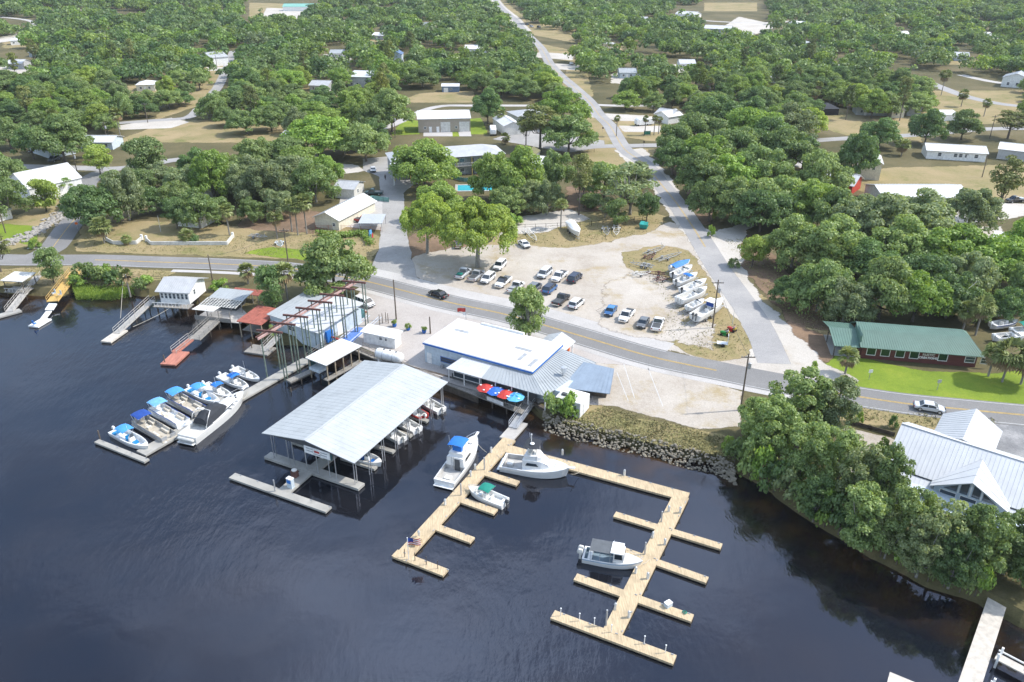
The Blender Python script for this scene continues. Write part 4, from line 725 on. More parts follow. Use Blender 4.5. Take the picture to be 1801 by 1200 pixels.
# terrace with umbrellas
tp,trz,tw=span((838,696),(914,726),G-.2); te=thing('terrace','timber terrace over the water below the restaurant lean-to','terrace',(tp.x,tp.y,G-.35),trz)
k=MB(); k.box(tw/2,2.4,0,tw+1,5.0,.16); k.build('deck',oldwood,te); k=MB()
for x in np.arange(.1,tw+.3,.3): k.box(x,-.05,.16,.06,.06,.85)
k.box(tw/2,-.05,1.0,tw+.5,.12,.08); k.build('railing',oldwood,te)
for x in np.arange(.3,tw+.4,3): k=MB(); k.tube([(x,.1,-2.4),(x,.1,0)],.13,7); k.build('pile',darkwood,te)
k=MB(); k.box(tw*.45,-.12,.25,3.4,.06,.7); k.build('banner',white,te)
for i,(cx,cy,m1,nm) in enumerate([(855,699,red,'first red'),(872,704.5,M('royal_blue_canvas',(.03,.13,.5),.7),'royal blue'),(889,710,red,'second red'),(906,715,M('sky_blue_canvas',(.1,.38,.62),.7),'sky blue')]):
    q=P(cx,cy,G-.19); lab={'first red':'red patio umbrella, leftmost of four on the restaurant terrace','royal blue':'royal blue patio umbrella between two red ones on the terrace','second red':'red patio umbrella between two blue ones on the terrace','sky blue':'sky blue patio umbrella nearest the gangway on the terrace'}[nm]
    u=thing('patio_umbrella',lab,'umbrella',q,.3*i,'patio umbrellas on the terrace'); k=MB(); k.tube([(0,0,0),(0,0,2.35)],.04,6); k.build('pole',alu,u)
    k=MB(); n=8; ring=[(1.6*math.cos(2*PI*j/n),1.6*math.sin(2*PI*j/n),1.8) for j in range(n)]; mid_=[(.75*math.cos(2*PI*j/n),.75*math.sin(2*PI*j/n),2.15) for j in range(n)]
    k.add(ring+mid_+[(0,0,2.38)],[(j,(j+1)%n,n+(j+1)%n,n+j) for j in range(n)],0)
    for j in range(n): k.add([mid_[j],mid_[(j+1)%n],(0,0,2.38)],[(0,1,2)],0 if i!=3 else j%2)
    cvr=k.build('canopy',[m1,blue],u)
    for a in (0.4,2.5,4.4): k=MB(); k.box(1.0*math.cos(a),1.0*math.sin(a),2.03,.42,.3,.03,rz=a); k.build('white_logo_panel',white,cvr)
    tb=thing('patio_table',f'round dark table under the {nm} umbrella','table',(q.x+.05,q.y+.5,q.z),0); k=MB(); k.lathe(0,0,[(.55,.7),(.55,.75)],12); k.build('tabletop',teal,tb); k=MB(); k.lathe(0,0,[(.3,0),(.05,.05),(.05,.7)],8); k.build('leg',dgrey,tb)
# boardwalk and seawall along the marina edge
for a,b_,w_,lab in [((706,640),(848,694),2.2,'weathered boardwalk along the seawall left of the terrace')]:
    p,rz2,L=span(a,b_,G-.3); o=thing('boardwalk',lab,'boardwalk',p,rz2); k=MB(); k.box(L/2,0,0,L,w_,.18); k.build('deck',oldwood,o); k=MB(); k.box(L/2,-w_/2+.02,-2.2,L,.12,2.2); k.build('seawall_face',darkwood,o)
    for s0,s1 in ((.5,4.2),(5.4,10.5)):
        k=MB(); k.box((s0+s1)/2,-w_/2+.15,1.05,s1-s0,.14,.07); [k.box(x,-w_/2+.15,.18,.07,.07,.9) for x in np.arange(s0,s1+.01,.28)]; k.build('railing',oldwood,o)
# --- covered boat shed over the water
A,B,C,D=(P(460,762,5),P(623,815,5),P(780,672,5),P(633,632,5)); rz=math.atan2((B-A).y,(B-A).x); w=(B-A).length; d=25.3
bs=thing('boat_shed','large open boat shed with pale blue-grey gabled roof over the water','boat shed',(A.x,A.y,0),rz)
r=MB(); r.roof((0,d,5),(0,0,5),(w/2-.2,0,6.2),(w/2-.2,d,6.2),.1,.9,rw=.04,rh=.015); r.build('roof',roof_blue,bs); r=MB(); r.roof((w,0,5),(w,d,5),(w/2-.2,d,6.2),(w/2-.2,0,6.2),.1,.9,rw=.04,rh=.015); r.bar((w/2-.2,0,6.24),(w/2-.2,d,6.24),.3,.05); r.build('roof',M('pale_and_sunlit_grey_roof',(.42,.44,.455),.5,var=.07,scale=.4,dirt=.3),bs)  # one roof: right slope a paler copy, its sunlight put into the colour
g=MB(); g.yprism([(.5,4.85),(w-.5,4.85),(w/2-.2,6.0)],.35,.45); g.build('gable_panel',dgrey,bs); g=MB(); g.box(w/2+1.6,.25,3.9,4.6,.08,1.2); sg=g.build('sign_board',white,bs)
k=MB(); k.box(w/2+1.6,.19,4.45,.9,.03,.3); k.build('red_emblem',red,sg); k=MB(); [k.box(w/2+1.6+x,.19,z,1.2,.03,.12) for x,z in ((-1.3,4.75),(-1.3,4.35),(1.3,4.7),(1.2,4.3),(0,4.1))]; k.build('grey_lettering',grey,sg)
for y in np.linspace(.8,d-.8,8):
    for x in (.9,w-.9): 
        for e in (0,.5): k=MB(); k.tube([(x,y+e,-1),(x,y+e,5.0)],.07,6); k.build('post',alu,bs)
for x in (4,5,w/2-1,w/2+1,w-4,w-5.2): k=MB(); k.tube([(x,.6,-1),(x,.6,5.3)],.07,6); k.build('post',alu,bs)
k=MB(); [k.bar((.5,y,4.8),(w-.5,y,4.8),.1,.2) for y in np.linspace(.8,d-.8,8)]; k.build('roof_beam',galv,bs)
def loc(o,x,y,z): return loc_of(o,x,y,z)
sd=thing('shed_dock','grey floating dock with a centre walk and slips under the boat shed','dock',(A.x,A.y,0),rz)
k=MB(); k.box(w/2-.2,.9,.12,w+.6,1.5,.4); k.box(w/2-.4,d/2+1,.1,2.0,d-1,.38)
for y in (5.5,10.2,15,19.8,d-.6):
    for x in (3.6,w-3.8): k.box(x+(.0),y,.11,6.2,.8,.36)
k.build('deck',dconc,sd); k=MB(); k.box(w/2-.2,.9,-.25,w+.4,1.3,.36); k.box(w/2-.4,d/2+1,-.25,1.8,d-1.2,.34); k.build('float',black,sd)
k=MB(); [k.box(w/2-.4+s*.5,y,.49,.5,.5,.9) for s,y in ((-1,4),(1,8),(-1,13),(1,18))]; k.build('dock_box',offw,sd)
k=MB(); k.box(w/2-.4,4.0,.5,2.6,.1,4.2); k.box(w/2-1.5,6,.5,.1,4,4.2); k.build('partition',M('teal_siding',(.07,.17,.18),.7),sd)
# --- docks
def dock(name,label,segs,mat,z=.45,group=None,fmat=black,th=.3,piles=(),cleats=True):
    """segs: (a,b,width[,dz]) pixel centre-lines on the deck level"""
    p0=P(*segs[0][0],z); o=thing(name,label,'dock',(p0.x,p0.y,0),0,group)
    for i,sg in enumerate(segs):
        a,b_,wd=sg[:3]; p,rz,L=span(a,b_,z); k=MB(); k.M=Matrix.Translation((p.x-p0.x,p.y-p0.y,0))@Matrix.Rotation(rz,4,'Z'); zz=z-th-.003*i
        k.box(L/2,0,zz,L,wd,th); c=k.build('walkway' if i==0 else 'finger',mat,o)
        k2=MB(); k2.M=k.M; k2.box(L/2,0,zz-.35,max(.3,L-.25),max(.3,wd-.2),.345); k2.build('float',fmat,c)
        if cleats and L>3:
            k2=MB(); k2.M=k.M
            for x in np.arange(1.2,L,3.2): k2.box(x,(wd/2-.14),zz+th,.3,.08,.1)
            k2.build('cleat',galv,c)
    for (x,y,h) in piles:
        q=P(x,y,z); k=MB(); k.tube([(q.x-p0.x,q.y-p0.y,-2.5),(q.x-p0.x,q.y-p0.y,h)],.11,8,r2=.1); k.build('piling',galv if h>2 else pole_m,o)
    return o
dock('timber_dock','pale new timber dock arm with short fingers left of the white cruiser',[((896,772),(703,984),2.1),((694,972),(784,1007),1.3),((766,926),(831,950),1.2),((804,876),(872,900),1.2),((846,829),(911,850),1.2)],timber,piles=[(852,826,2.6),(811,871,2.4)],group='pale timber docks')
dock('timber_dock','pale new timber dock with cross fingers right of the white cruiser',[((1198,872),(1076,1114),2.2),((878,785),(1210,874),2.0),((1081,904),(1269,961),1.15),((1092,966),(1244,1020),1.15),((1012,1014),(1218,1087),1.2),((972,1080),(1187,1160),1.35)],timber,z=.455,piles=[(1163,918,2.2),(1134,975,2.4),(1066,1100,2.8)],group='pale timber docks')
dock('fuel_dock','grey T-shaped fuel dock in front of the boat shed',[((408,836),(578,896),1.3),((497,866),(548,822),2.0)],dconc,z=.46,piles=[(484,864,2.4)])
dock('slip_dock','long grey floating dock lined with pontoon boats',[((248,797),(540,632),2.2),((170,775),(258,810),.9),((305,735),(322,755),1.0),((410,672),(425,682),1.0),((372,690),(392,704),1.0)],dconc,z=.46,piles=[(176,772,2.0)])
dock('slip_dock','narrow grey finger pier on piles beside the white slip roof',[((507,670),(552,650),1.3)],oldwood,z=.9,piles=[(511,682,.9),(530,668,.9)],cleats=False)
dock('raft','square grey swim raft below the blue-roofed workshop',[((437,612),(478,618),3.2)],oldwood,z=.4,cleats=False,piles=[(443,612,1.6)])
def ramp_dock(name,label,a,za,b_,zb,wd,mat,rail=True,rmat=None,group=None,posts=0):
    pa,pb=P(*a,za),P(*b_,zb); dd=pb-pa; L=Vector((dd.x,dd.y)).length; rz=math.atan2(dd.y,dd.x); o=thing(name,label,'gangway',pa,rz,group); dz=zb-za
    k=MB(); k.slab([(0,-wd/2,0),(L,-wd/2,dz),(L,wd/2,dz),(0,wd/2,0)],.12); [k.bar((0,s*wd/2,-.1),(L,s*wd/2,dz-.1),.1,.24) for s in (-1,1)]; k.build('deck',mat,o)
    if rail:
        for s in (-1,1):
            k=MB(); [k.bar((0,s*wd/2,h),(L,s*wd/2,dz+h),.07,.06) for h in (.5,1.0)]
            n=max(2,int(L/1.6)); [k.bar((L*i/n,s*wd/2,dz*i/n),(L*i/n,s*wd/2,dz*i/n+1.0),.06,.06) for i in range(n+1)]
            k.build('handrail',rmat or mat,o)
    for i in range(posts):
        t=(i+.5)/posts*.75
        for s in (-1,1): k=MB(); k.tube([(L*t,s*wd/2,-3),(L*t,s*wd/2,dz*t+.02)],.1,6); k.build('pile',darkwood,o)
    return o
ramp_dock('gangway','aluminium gangway from the restaurant terrace down to the timber dock',(936,704),G-.2,(902,752),.6,1.4,galv,True,alu)
dock('landing','pale grey landing float between the gangway and the timber dock',[((917,742),(890,772),2.3)],conc,z=.44,cleats=False)
ramp_dock('gangway','long grey gangway with rails from the white boathouse to its float',(268,528),2.0,(205,586),.5,1.3,M('silver_timber',(.4,.38,.35),.8,var=.25),True,M('silver_timber',(.4,.38,.35)),None,2)
dock('float_dock','pale float at the foot of the boathouse gangway',[((186,601),(216,580),2.2)],M('pale_boards',(.5,.46,.4),.8,var=.2),z=.42,cleats=False)
ramp_dock('pier','grey timber pier with rails left of the blue-roofed workshop',(382,560),1.6,(342,597),1.5,2.2,oldwood,True,oldwood,None,2)
ramp_dock('gangway','red painted gangway leading down to the red float',(336,596),1.5,(306,620),.45,1.4,redwood,True,M('silver_timber',(.4,.38,.35)))
dock('float_dock','red painted float at the end of the red gangway',[((295,641),(320,618),3.0)],redwood,z=.42,cleats=False,piles=[(290,637,1.9)])
ramp_dock('pier','yellow new timber pier with rails on the reedy left bank',(132,478),2.0,(92,530),1.4,2.2,yellowood,True,yellowood,None,2)
ramp_dock('steps','white steps below the yellow timber pier',(93,534),1.3,(86,545),.7,1.6,white,False)
ramp_dock('gangway','narrow white gangway from the steps to the white float',(86,547),.6,(76,560),.5,1.0,white,False)
dock('float_dock','white float with a blue chair below the yellow pier',[((58,574),(82,560),2.3)],white,z=.4,cleats=False)
ramp_dock('gangway','grey gangway with double rails at the far left bank',(66,485),1.9,(16,548),.5,1.5,M('silver_timber',(.4,.38,.35)),True,M('silver_timber',(.4,.38,.35)),None,2)
dock('float_dock','grey float at the left picture edge',[((-12,558),(36,545),1.9)],dconc,z=.42,cleats=False)
ramp_dock('gangway','pale gangway running down beside the lift gantries to the raft',(488,592),1.6,(464,617),.5,1.3,M('silver_timber',(.4,.38,.35)),True,M('silver_timber',(.4,.38,.35)))
ramp_dock('gangway','grey railed walk from the shore to the slip dock',(600,594),1.5,(545,632),.6,1.6,oldwood,True,oldwood)
ramp_dock('boardwalk','weathered railed boardwalk beside the propane tank',(632,614),G-.1,(712,648),G-.1,1.8,oldwood,True,oldwood)
# concrete pier at the lower right, with white boat lift cradles
p,rz2,L=span((1756,1052),(1702,1215),1.0); o=thing('pier','broad pale concrete pier in the lower right corner','pier',p,rz2); k=MB(); k.box(L/2,0,-.2,L,2.0,.22); k.build('deck',M('pale_boards',(.5,.46,.4)),o); k=MB(); [k.box(x,0,-2.6,.3,1.6,2.4) for x in np.arange(1,L,3)]; k.build('pile',darkwood,o)
for i,(c1,c2,lab) in enumerate([((1752,1153),(1815,1186),'white boat lift walkway beside the concrete pier'),((1738,1208),(1790,1235),'second boat lift walkway at the bottom picture edge')]):
    p,rz3,L=span(c1,c2,1.1); o=thing('boat_lift',lab,'boat lift',p,rz3,'boat lifts by the concrete pier'); k=MB(); k.box(L/2,0,-.15,L,1.1,.15); k.build('walkway',M('pale_boards',(.5,.46,.4)),o)
    for x in (.3,L-.2):
        for y in (-.6,.6): k=MB(); k.box(x,y,-3,.22,.22,3.9); k.build('post',white,o)
    k=MB(); k.box(L/2,.75,.1,L,.1,.18); k.build('beam',white,o)
p,rz4,L=span((1563,1190),(1640,1222),1.0); o=thing('float_dock','pale boarded float cut by the bottom picture edge','dock',p,rz4); k=MB(); k.box(L/2,-.6,-.3,L,2.6,.3); k.build('walkway',M('pale_boards',(.5,.46,.4)),o); k=MB(); k.box(L/2,-.6,-1.2,L-.2,2.4,.88); k.build('float',dgrey,o); k=MB(); k.lathe(2.4,-.4,[(.12,0),(.12,.3),(.05,.35)],8); k.build('bollard',black,o)
# ================================================================ WATERFRONT STRUCTURES
def frame4(a,b,c,z):                              # front-left, front-right, back-right roof corners (pixels at height z)
    A,B,C=P(*a,z),P(*b,z),P(*c,z); return A,math.atan2((B-A).y,(B-A).x),(B-A).length,(C-B).length
# white-roofed covered slip
A,rz,w,d=frame4((537,629),(573,643),(628,607),4.2); o=thing('covered_slip','covered boat slip on piles with flat white roof','boat slip',(A.x,A.y,0),rz)
k=MB(); k.roof((0,0,4.2),(w,0,4.2),(w,d,4.35),(0,d,4.35),.16,.8,rh=.02); k.build('roof',roof_white,o)
for x in (.4,w-.4):
    for y in np.linspace(.5,d-.5,5): k=MB(); k.tube([(x,y,-2),(x,y,4.1)],.11,7); k.build('post',M('pale_pile',(.4,.33,.24),.85),o)
k=MB(); k.box(w-.5,d/2,1.0,1.1,d,.15); k.build('walkway',oldwood,o); k=MB(); [k.box(w/2,y,3.7,w-.5,.12,.25) for y in np.linspace(.5,d-.5,5)]; k.build('beam',oldwood,o)
k=MB(); k.box(w*.35,1.0,1.9,w*.5,1.8,.5); k.build('boat_cradle',wall_lb,o); k=MB(); k.box(.1,d/2,1.5,.08,d*.9,2.4); k.build('side_screen',M('teal_siding',(.07,.17,.18)),o)
# blue-roofed workshop on the seawall
A,rz,w,d=frame4((469,553),(562,583),(611,537),4.6); o=thing('workshop','waterfront workshop with pale blue metal roof beside the lift gantries','workshop',(A.x,A.y,G),rz)
k=MB(); k.box(w/2,d/2,-1.2,w-.8,d-.8,4.3); k.build('wall',wall_lb,o); k=MB(); h=3.1; k.roof((0,0,h),(w*.5,0,h),(w*.5,d,h+1.2),(0,d,h+1.2),.1,.8); k.build('roof',roof_blue,o)
k=MB(); k.roof((w*.505,-.6,h-.1),(w+.3,-.6,h-.1),(w+.3,d,h+1.25),(w*.505,d,h+1.25),.1,.8); k.build('roof',roof_pale,o)
window(o,2.2,.395,.9,2.6,1.1); window(o,6,.395,.9,2.2,1.1); door(o,w-.395,d*.5,0,2.4,2.5,'r',white,'door'); k=MB(); k.box(w-.2,d*.2,0,.7,1.6,2.2); k.build('blue_cabinet',blue,o)
k=MB(); k.box(w*.45,d+1.5,-.1,w*.9,.12,2.0); k.build('yard_screen',M('aqua_screen',(.2,.42,.42),.7),o)
# red roof on piles
A,rz,w,d=frame4((416,565),(459,572),(487,545),3.6); o=thing('pier_shelter','red roofed pier shelter standing on dark piles','shelter',(A.x,A.y,0),rz)
k=MB(); k.roof((0,0,3.6),(w,0,3.6),(w,d,3.9),(0,d,3.9),.14,.7,rh=.03); k.build('roof',roof_red,o)
for x in np.linspace(.3,w-.3,3):
    for y in np.linspace(.4,d-.4,3): k=MB(); k.tube([(x,y,-2),(x,y,3.55)],.12,6); k.build('pile',M('pale_pile',(.4,.33,.24)),o)
k=MB(); k.box(w/2,d/2+.5,1.2,w-.4,d-1,.15); k.build('deck',oldwood,o)
# lattice pergola house on the water
A,rz,w,d=frame4((340,542),(404,549),(432,516),3.7); o=thing('pergola','open white lattice pergola with pale blue roof panels over the water','pergola',(A.x,A.y,0),rz)
k=MB(); k.roof((.4,d*.55,3.95),(w,d*.55,3.95),(w,d,4.3),(.4,d,4.3),.1,.6); k.build('roof_panel',roof_blue,o); k=MB(); k.roof((-.2,-.2,3.5),(w*.55,-.2,3.5),(w*.6,d*.2,3.62),(.2,d*.2,3.62),.08,.5); k.build('roof_panel',offw,o)
k=MB(); [k.bar((x,d*.2,3.6),(x,d*.55,3.9),.1,.1) for x in np.linspace(.2,w,13)]; [k.bar((0,y,3.72+.85*(y/d-.3)),(w,y,3.72+.85*(y/d-.3)),.1,.08) for y in np.linspace(d*.22,d*.53,6)]; k.build('lattice',offw,o)
for x in np.linspace(.3,w-.3,4):
    for y in (.2,d*.5,d-.3): k=MB(); k.tube([(x,y,-2),(x,y,3.6)],.1,6); k.build('post',oldwood,o)
k=MB(); k.box(w/2+1,d/2,1.3,w+2,d,.15); k.build('deck',M('silver_timber',(.4,.38,.35)),o); k=MB(); k.box(w*.4,d*.75,1.45,w*.7,d*.4,2.0); k.build('back_room',dgrey,o); k=MB(); k.box(w/2,-.1,1.3,w,.1,.9); k.build('railing',oldwood,o)
A=P(455,515,3.2); o=thing('lean_to','small rusty red roof with missing panels beside the palm','lean-to',(A.x-6,A.y,0),-.25); k=MB(); k.roof((0,0,3.2),(6.5,0,3.2),(6.5,2.2,3.5),(0,2.2,3.5),.1,.6); k.build('roof',roof_red,o); k=MB(); [k.tube([(x,y,G-.5),(x,y,3.15)],.08,6) for x in (.3,3.2,6.2) for y in (.3,1.9)]; k.build('post',oldwood,o)
# white boathouse on stilts
A,rz,w,d=frame4((275,510),(331,513),(348,488),5.0); o=thing('boathouse','white boathouse on stilts with ribbed grey metal roof','boathouse',(A.x,A.y,0),rz)
k=MB(); k.box(w/2,d/2,2.0,w-.6,d-.6,2.8); k.xprism([(.32,4.8),(d-.32,4.8),(d/2,6.1)],.3,w-.3); k.build('wall',white,o); k=MB(); k.roof((-.2,-.4,4.75),(w+.4,-.4,4.75),(w+.4,d/2,6.3),(-.2,d/2,6.3),.1,.45); k.roof((w+.4,d+.4,4.75),(-.2,d+.4,4.75),(-.2,d/2,6.3),(w+.4,d/2,6.3),.1,.45); k.build('roof',roof_grey,o)
for i in range(7): window(o,.8+i*(w-1.6)/6,.295,3.0,.7,1.3)
window(o,w-.295,d*.35,3.2,.8,1.2,'r'); k=MB(); k.box(w/2,-.7,1.85,w+.8,2.4,.15); k.build('balcony',oldwood,o); k=MB(); k.box(w/2,-1.8,2.9,w+.8,.08,.08); [k.box(x,-1.8,2.0,.06,.06,.9) for x in np.linspace(0,w,10)]; k.build('railing',white,o)
for x in np.linspace(.3,w-.3,5):
    for y in (-1.4,d*.5,d-.4): k=MB(); k.tube([(x,y,-2),(x,y,1.95)],.15,6); k.build('stilt',darkwood,o)
# little pavilion at the left edge
A,rz,w,d=frame4((3,493),(38,495),(50,482),4.0); o=thing('pavilion','small open pavilion with worn white roof on the left bank','pavilion',(A.x,A.y,0),rz)
k=MB(); k.roof((-.2,-.2,4),(w+.2,-.2,4),(w+.2,d+.2,4.25),(-.2,d+.2,4.25),.15,.7,rh=.03); k.build('roof',offw,o); [MB().tube([(x,y,-1.5),(x,y,3.9)],.1,6).build('post',darkwood,o) for x in (.2,w-.2) for y in (.2,d-.2)]
k=MB(); k.box(w/2,d/2,1.2,w+.4,d+.4,.15); k.build('deck',oldwood,o); k=MB(); k.box(w/2,-.1,2.1,w,.08,.08); [k.box(x,-.1,1.35,.06,.06,.8) for x in np.linspace(.2,w-.2,6)]; k.build('railing',offw,o)
# boat-lift gantries with their runway beam
r0,r1=P(506,667,.45),P(648,573,G); rv=(r1-r0); l0=P(470,663,.45); off=Vector(((l0-r0).x,(l0-r0).y,0))
for i in range(8):
    t=i/7; b=r0.lerp(r1,t); hb=9.4; ln=off.length
    o=thing('lift_gantry',f'green-legged lift gantry with red cross beam, {["first","second","third","fourth","fifth","sixth","seventh","eighth"][i]} of eight from the water',"gantry",(b.x,b.y,b.z),math.atan2(off.y,off.x),'lift gantries beside the workshop')
    if i>=6: tag(o,o['label'].replace('from the water','from the river'),None)
    gp=M('green_grey_paint',(.16,.2,.16),.6,var=.35,dirt=.3)
    for x in (0,.55,ln): k=MB(); k.tube([(x,0 if x!=.55 else .0,-2.2 if i<4 else 0),(x,0,hb-.4)],.12,8); k.build('leg',gp,o)
    k=MB(); k.box(ln/2+.2,0,hb-.4,ln+.9,.28,.32); k.build('cross_beam',rust,o); k=MB(); k.box(.3,0,5.0,.6,.08,.08); k.build('brace',rust,o)
k=MB(); L=rv.length+3; c=r0+off*.6; d=rv.normalized(); p0=c-d*2.5; p1=c+d*(rv.length+1); 
o=thing('runway_beam','long rusty pink runway beam slung under the gantries','beam',(p0.x,p0.y,0)); k.bar((0,0,r0.z+8.75),tuple(Vector((p1.x-p0.x,p1.y-p0.y,r1.z+8.75))),.28,.36); k.build('beam',M('faded_red_paint',(.42,.27,.24),.7,var=.25),o)
k=MB(); nn=Vector((-d.y,d.x,0))*.5; k.bar(Vector((0,0,r0.z+8.95))+nn,Vector((p1.x-p0.x,p1.y-p0.y,r1.z+8.95))+nn,.12,.2); k.build('rail',rust,o)
# blue painted ramp beside the gantries, red kerb
p,rz,L=span((575,622),(641,566),G+.03); o=thing('boat_ramp','blue painted boat ramp with white rails under the gantries','ramp',p,rz); k=MB(); k.slab([(-1.5,-2.1,0),(L*.82,-2.0,.03),(L*.82,.6,.03),(-1.5,.6,0)],.2); k.build('slab',M('blue_ramp_paint',(.1,.2,.5),.7,var=.25,dirt=.3),o)
k=MB(); [k.box(L*.6,y,.035,L*1.2,.14,.08) for y in (-2.3,-1.7,.3,.9)]; k.build('rail',M('pale_rail',(.5,.55,.62),.6),o)
pts=[P(*a) for a in [(600,600),(655,624),(710,642),(772,658),(800,666),(868,684),(930,702),(958,718)]]; o=thing('seawall','dark timber seawall along the marina edge','wall',(pts[0].x,pts[0].y,0)); k=MB()
for i,(a,b) in enumerate(zip(pts,pts[1:])): k.bar(a-Vector((pts[0].x,pts[0].y,1.2)),b-Vector((pts[0].x,pts[0].y,1.2)),.5+.01*i,2.5-.006*i)
k.build('wall',darkwood,o)
p,rz,L=span((577,590),(617,606),G+.9); o=thing('guard_rail','red steel guard rail above the white slip roof','rail',p,rz); k=MB(); k.box(L/2,0,-.15,L,.2,.3); [k.box(x,0,-.9,.12,.12,.75) for x in (.2,L/2,L-.2)]; k.build('rail',red,o)
# pump shed and propane tank
A,rz,w,d=frame4((633,583),(695,596),(712,585),3.9); o=thing('pump_shed','small white flat roofed shed behind the propane tank','shed',(A.x,A.y,G),rz); k=MB(); k.box(w/2,d/2,-.1,w-.8,d-.8,2.4); k.build('wall',white,o); k=MB(); k.roof((0,0,2.35),(w,0,2.35),(w,d,2.7),(0,d,2.7),.12,.9,rh=.02); k.build('roof',roof_white,o); window(o,w*.55,.395,1.2,.8,.7); window(o,w*.7,.395,1.2,.6,.7); door(o,w*.2,.395,0,.9,2)
p,rz,L=span((664,622),(706,632),G+1.2); o=thing('propane_tank','big white horizontal propane tank on saddles','tank',(p.x,p.y,G-.1),rz)
k=MB(); k.M=Matrix.Translation((L/2,0,1.45))@Matrix.Rotation(PI/2,4,'Y'); n=20; pr=[(.02,-L*.56),(.55,-L*.545),(.9,-L*.5),(1.02,-L*.43),(1.02,L*.43),(.9,L*.5),(.55,L*.545),(.02,L*.56)]; k.lathe(0,0,pr,n); tk_=k.build('shell',white,o,smooth=True)
k=MB(); k.M=Matrix.Translation((L/2,0,1.45))@Matrix.Rotation(PI/2,4,'Y'); [k.lathe(0,0,[(1.03,z-.04),(1.05,z-.03),(1.05,z+.03),(1.03,z+.04)],n) for z in (-L*.2,L*.22)]; k.build('band',galv,o)
for x in (L*.12,L*.88): k=MB(); k.box(x,0,-.3,.35,1.5,1.0); k.build('saddle',white,o)
k=MB(); [k.lathe(x,0,[(.16,2.42),(.16,2.6),(.05,2.65)],8) for x in (L*.3,L*.55,L*.8)]; k.build('valve',dgrey,o)
# --- green-roofed log shop with its lettering
p,rz,w=span((1515,608),(1727,625),G+2.7); sh=thing('shop','long red-brown log shop with green metal roof and white lettering','shop',(p.x,p.y,G),rz); d=9.5
k=MB(); k.box(w/2,d/2,-.2,w-.8,d-.8,2.95); k.build('wall',wall_red,sh)
k=MB(); e=.5; k.roof((-.2,-e,2.6),(w+.4,-e,2.6),(w-1.2,d*.36,4.3),(-.2,d*.36,4.3),.1,.42); k.roof((-.2,d*.36,4.3),(w-1.2,d*.36,4.3),(w-2.2,d*.62,4.75),(-.2,d*.62,4.75),.08,.42); k.roof((w+.4,d+e,2.6),(-.2,d+e,2.6),(-.2,d*.62,4.75),(w-2.2,d*.62,4.75),.1,.42); k.add([(w+.4,-e,2.6),(w+.4,d+e,2.6),(w-2.2,d*.62,4.75),(w-1.2,d*.36,4.3)],[(0,1,2,3)]); k.build('roof',roof_green,sh)
k=MB(); k.roof((-4.6,-.2,2.35),(-.25,-.2,2.35),(-.25,d*.5,3.7),(-5.0,d*.5,3.7),.1,.42); k.roof((-.25,d,2.7),(-5.2,d,2.7),(-5.0,d*.5,3.7),(-.25,d*.5,3.7),.1,.42); k.build('porch_roof',roof_green,sh)
for x,y in ((-4.4,.1),(-4.7,d*.6),(-2,.1)): k=MB(); k.box(x,y,-.1,.16,.16,2.5); k.build('porch_post',darkwood,sh)
k=MB(); k.box(-2.2,d*.5,-.02,5,d*.9,.12); k.build('porch_floor',dconc,sh); k=MB(); k.yprism([(-.2,2.4),(.02,2.4),(.02,4.6),(-.2,4.3)],.6,d*.6); k.build('gable_wall',roof_green,sh)
gp2=M('green_pane',(.015,.05,.025),.15)
for x in (2.0,4.4,6.9,9.3,14.1): window(sh,x,.395,.75,1.6,1.45,'f',white,gp2,bars=0,d=.1)
for x in (18.6,21.2): window(sh,x,.395,.85,1.7,1.25,'f',white,None,bars=1,d=.1)
def lettering(par,txt,x,z,size,mat,y):
    cu=bpy.data.curves.new('lettering','FONT'); cu.body=txt; cu.size=size; cu.align_x='CENTER'; cu.extrude=.03; cu.space_character=1.05; cu.offset=.02
    q=bpy.data.objects.new('lettering',cu); COL.objects.link(q); bpy.context.view_layer.update(); dg=bpy.context.evaluated_depsgraph_get(); me=bpy.data.meshes.new_from_object(q.evaluated_get(dg)); bpy.data.objects.remove(q)
    me.materials.clear(); me.materials.append(mat); q=bpy.data.objects.new('lettering',me); COL.objects.link(q); q.parent=par; q.location=(x,y,z); q.rotation_euler=(PI/2,0,0); return q
lettering(sh,'RUSTIC',11.7,1.55,.6,offw,.36); lettering(sh,'CREATIONS',11.7,.95,.56,white,.36)
# --- white gabled lodge at the right
Z0=5.2; A,Bp=P(1556,815.5,Z0),P(1801,899,Z0); rz=math.atan2((Bp-A).y,(Bp-A).x); lg=thing('lodge','white lodge with ribbed pale metal roofs and a glazed front dormer','lodge',(A.x,A.y,G),rz); w=27; h=Z0-G
k=MB(); k.box(w/2,4.6,-.3,w-.8,16,h-.3); k.box(w/2,-1.6,-.3,w-.8,5,h-1.0); k.xprism([(0.2,h-.4),(12.4,h-.4),(6.5,h+2.9)],.5,w); k.build('wall',wall_lb,lg)
k=MB(); k.roof((0,-.1,h),(w,-.1,h),(w,6.6,h+3.2),(0,6.6,h+3.2),.14,.55,rh=.038); k.roof((w,13.2,h),(0,13.2,h),(0,6.6,h+3.2),(w,6.6,h+3.2),.14,.55,rh=.038); k.bar((0,6.6,h+3.24),(w,6.6,h+3.24),.4,.06); k.build('roof',roof_pale,lg)
k=MB(); k.roof((-.2,-3.7,h-1.35),(w,-3.7,h-1.35),(w,-.15,h-.22),(-.2,-.15,h-.22),.14,.55,rh=.038); k.build('porch_roof',roof_pale,lg); k=MB(); k.box(w/2,-.13,h-.2,w-.1,.06,.14); k.build('flashing',dgrey,lg)
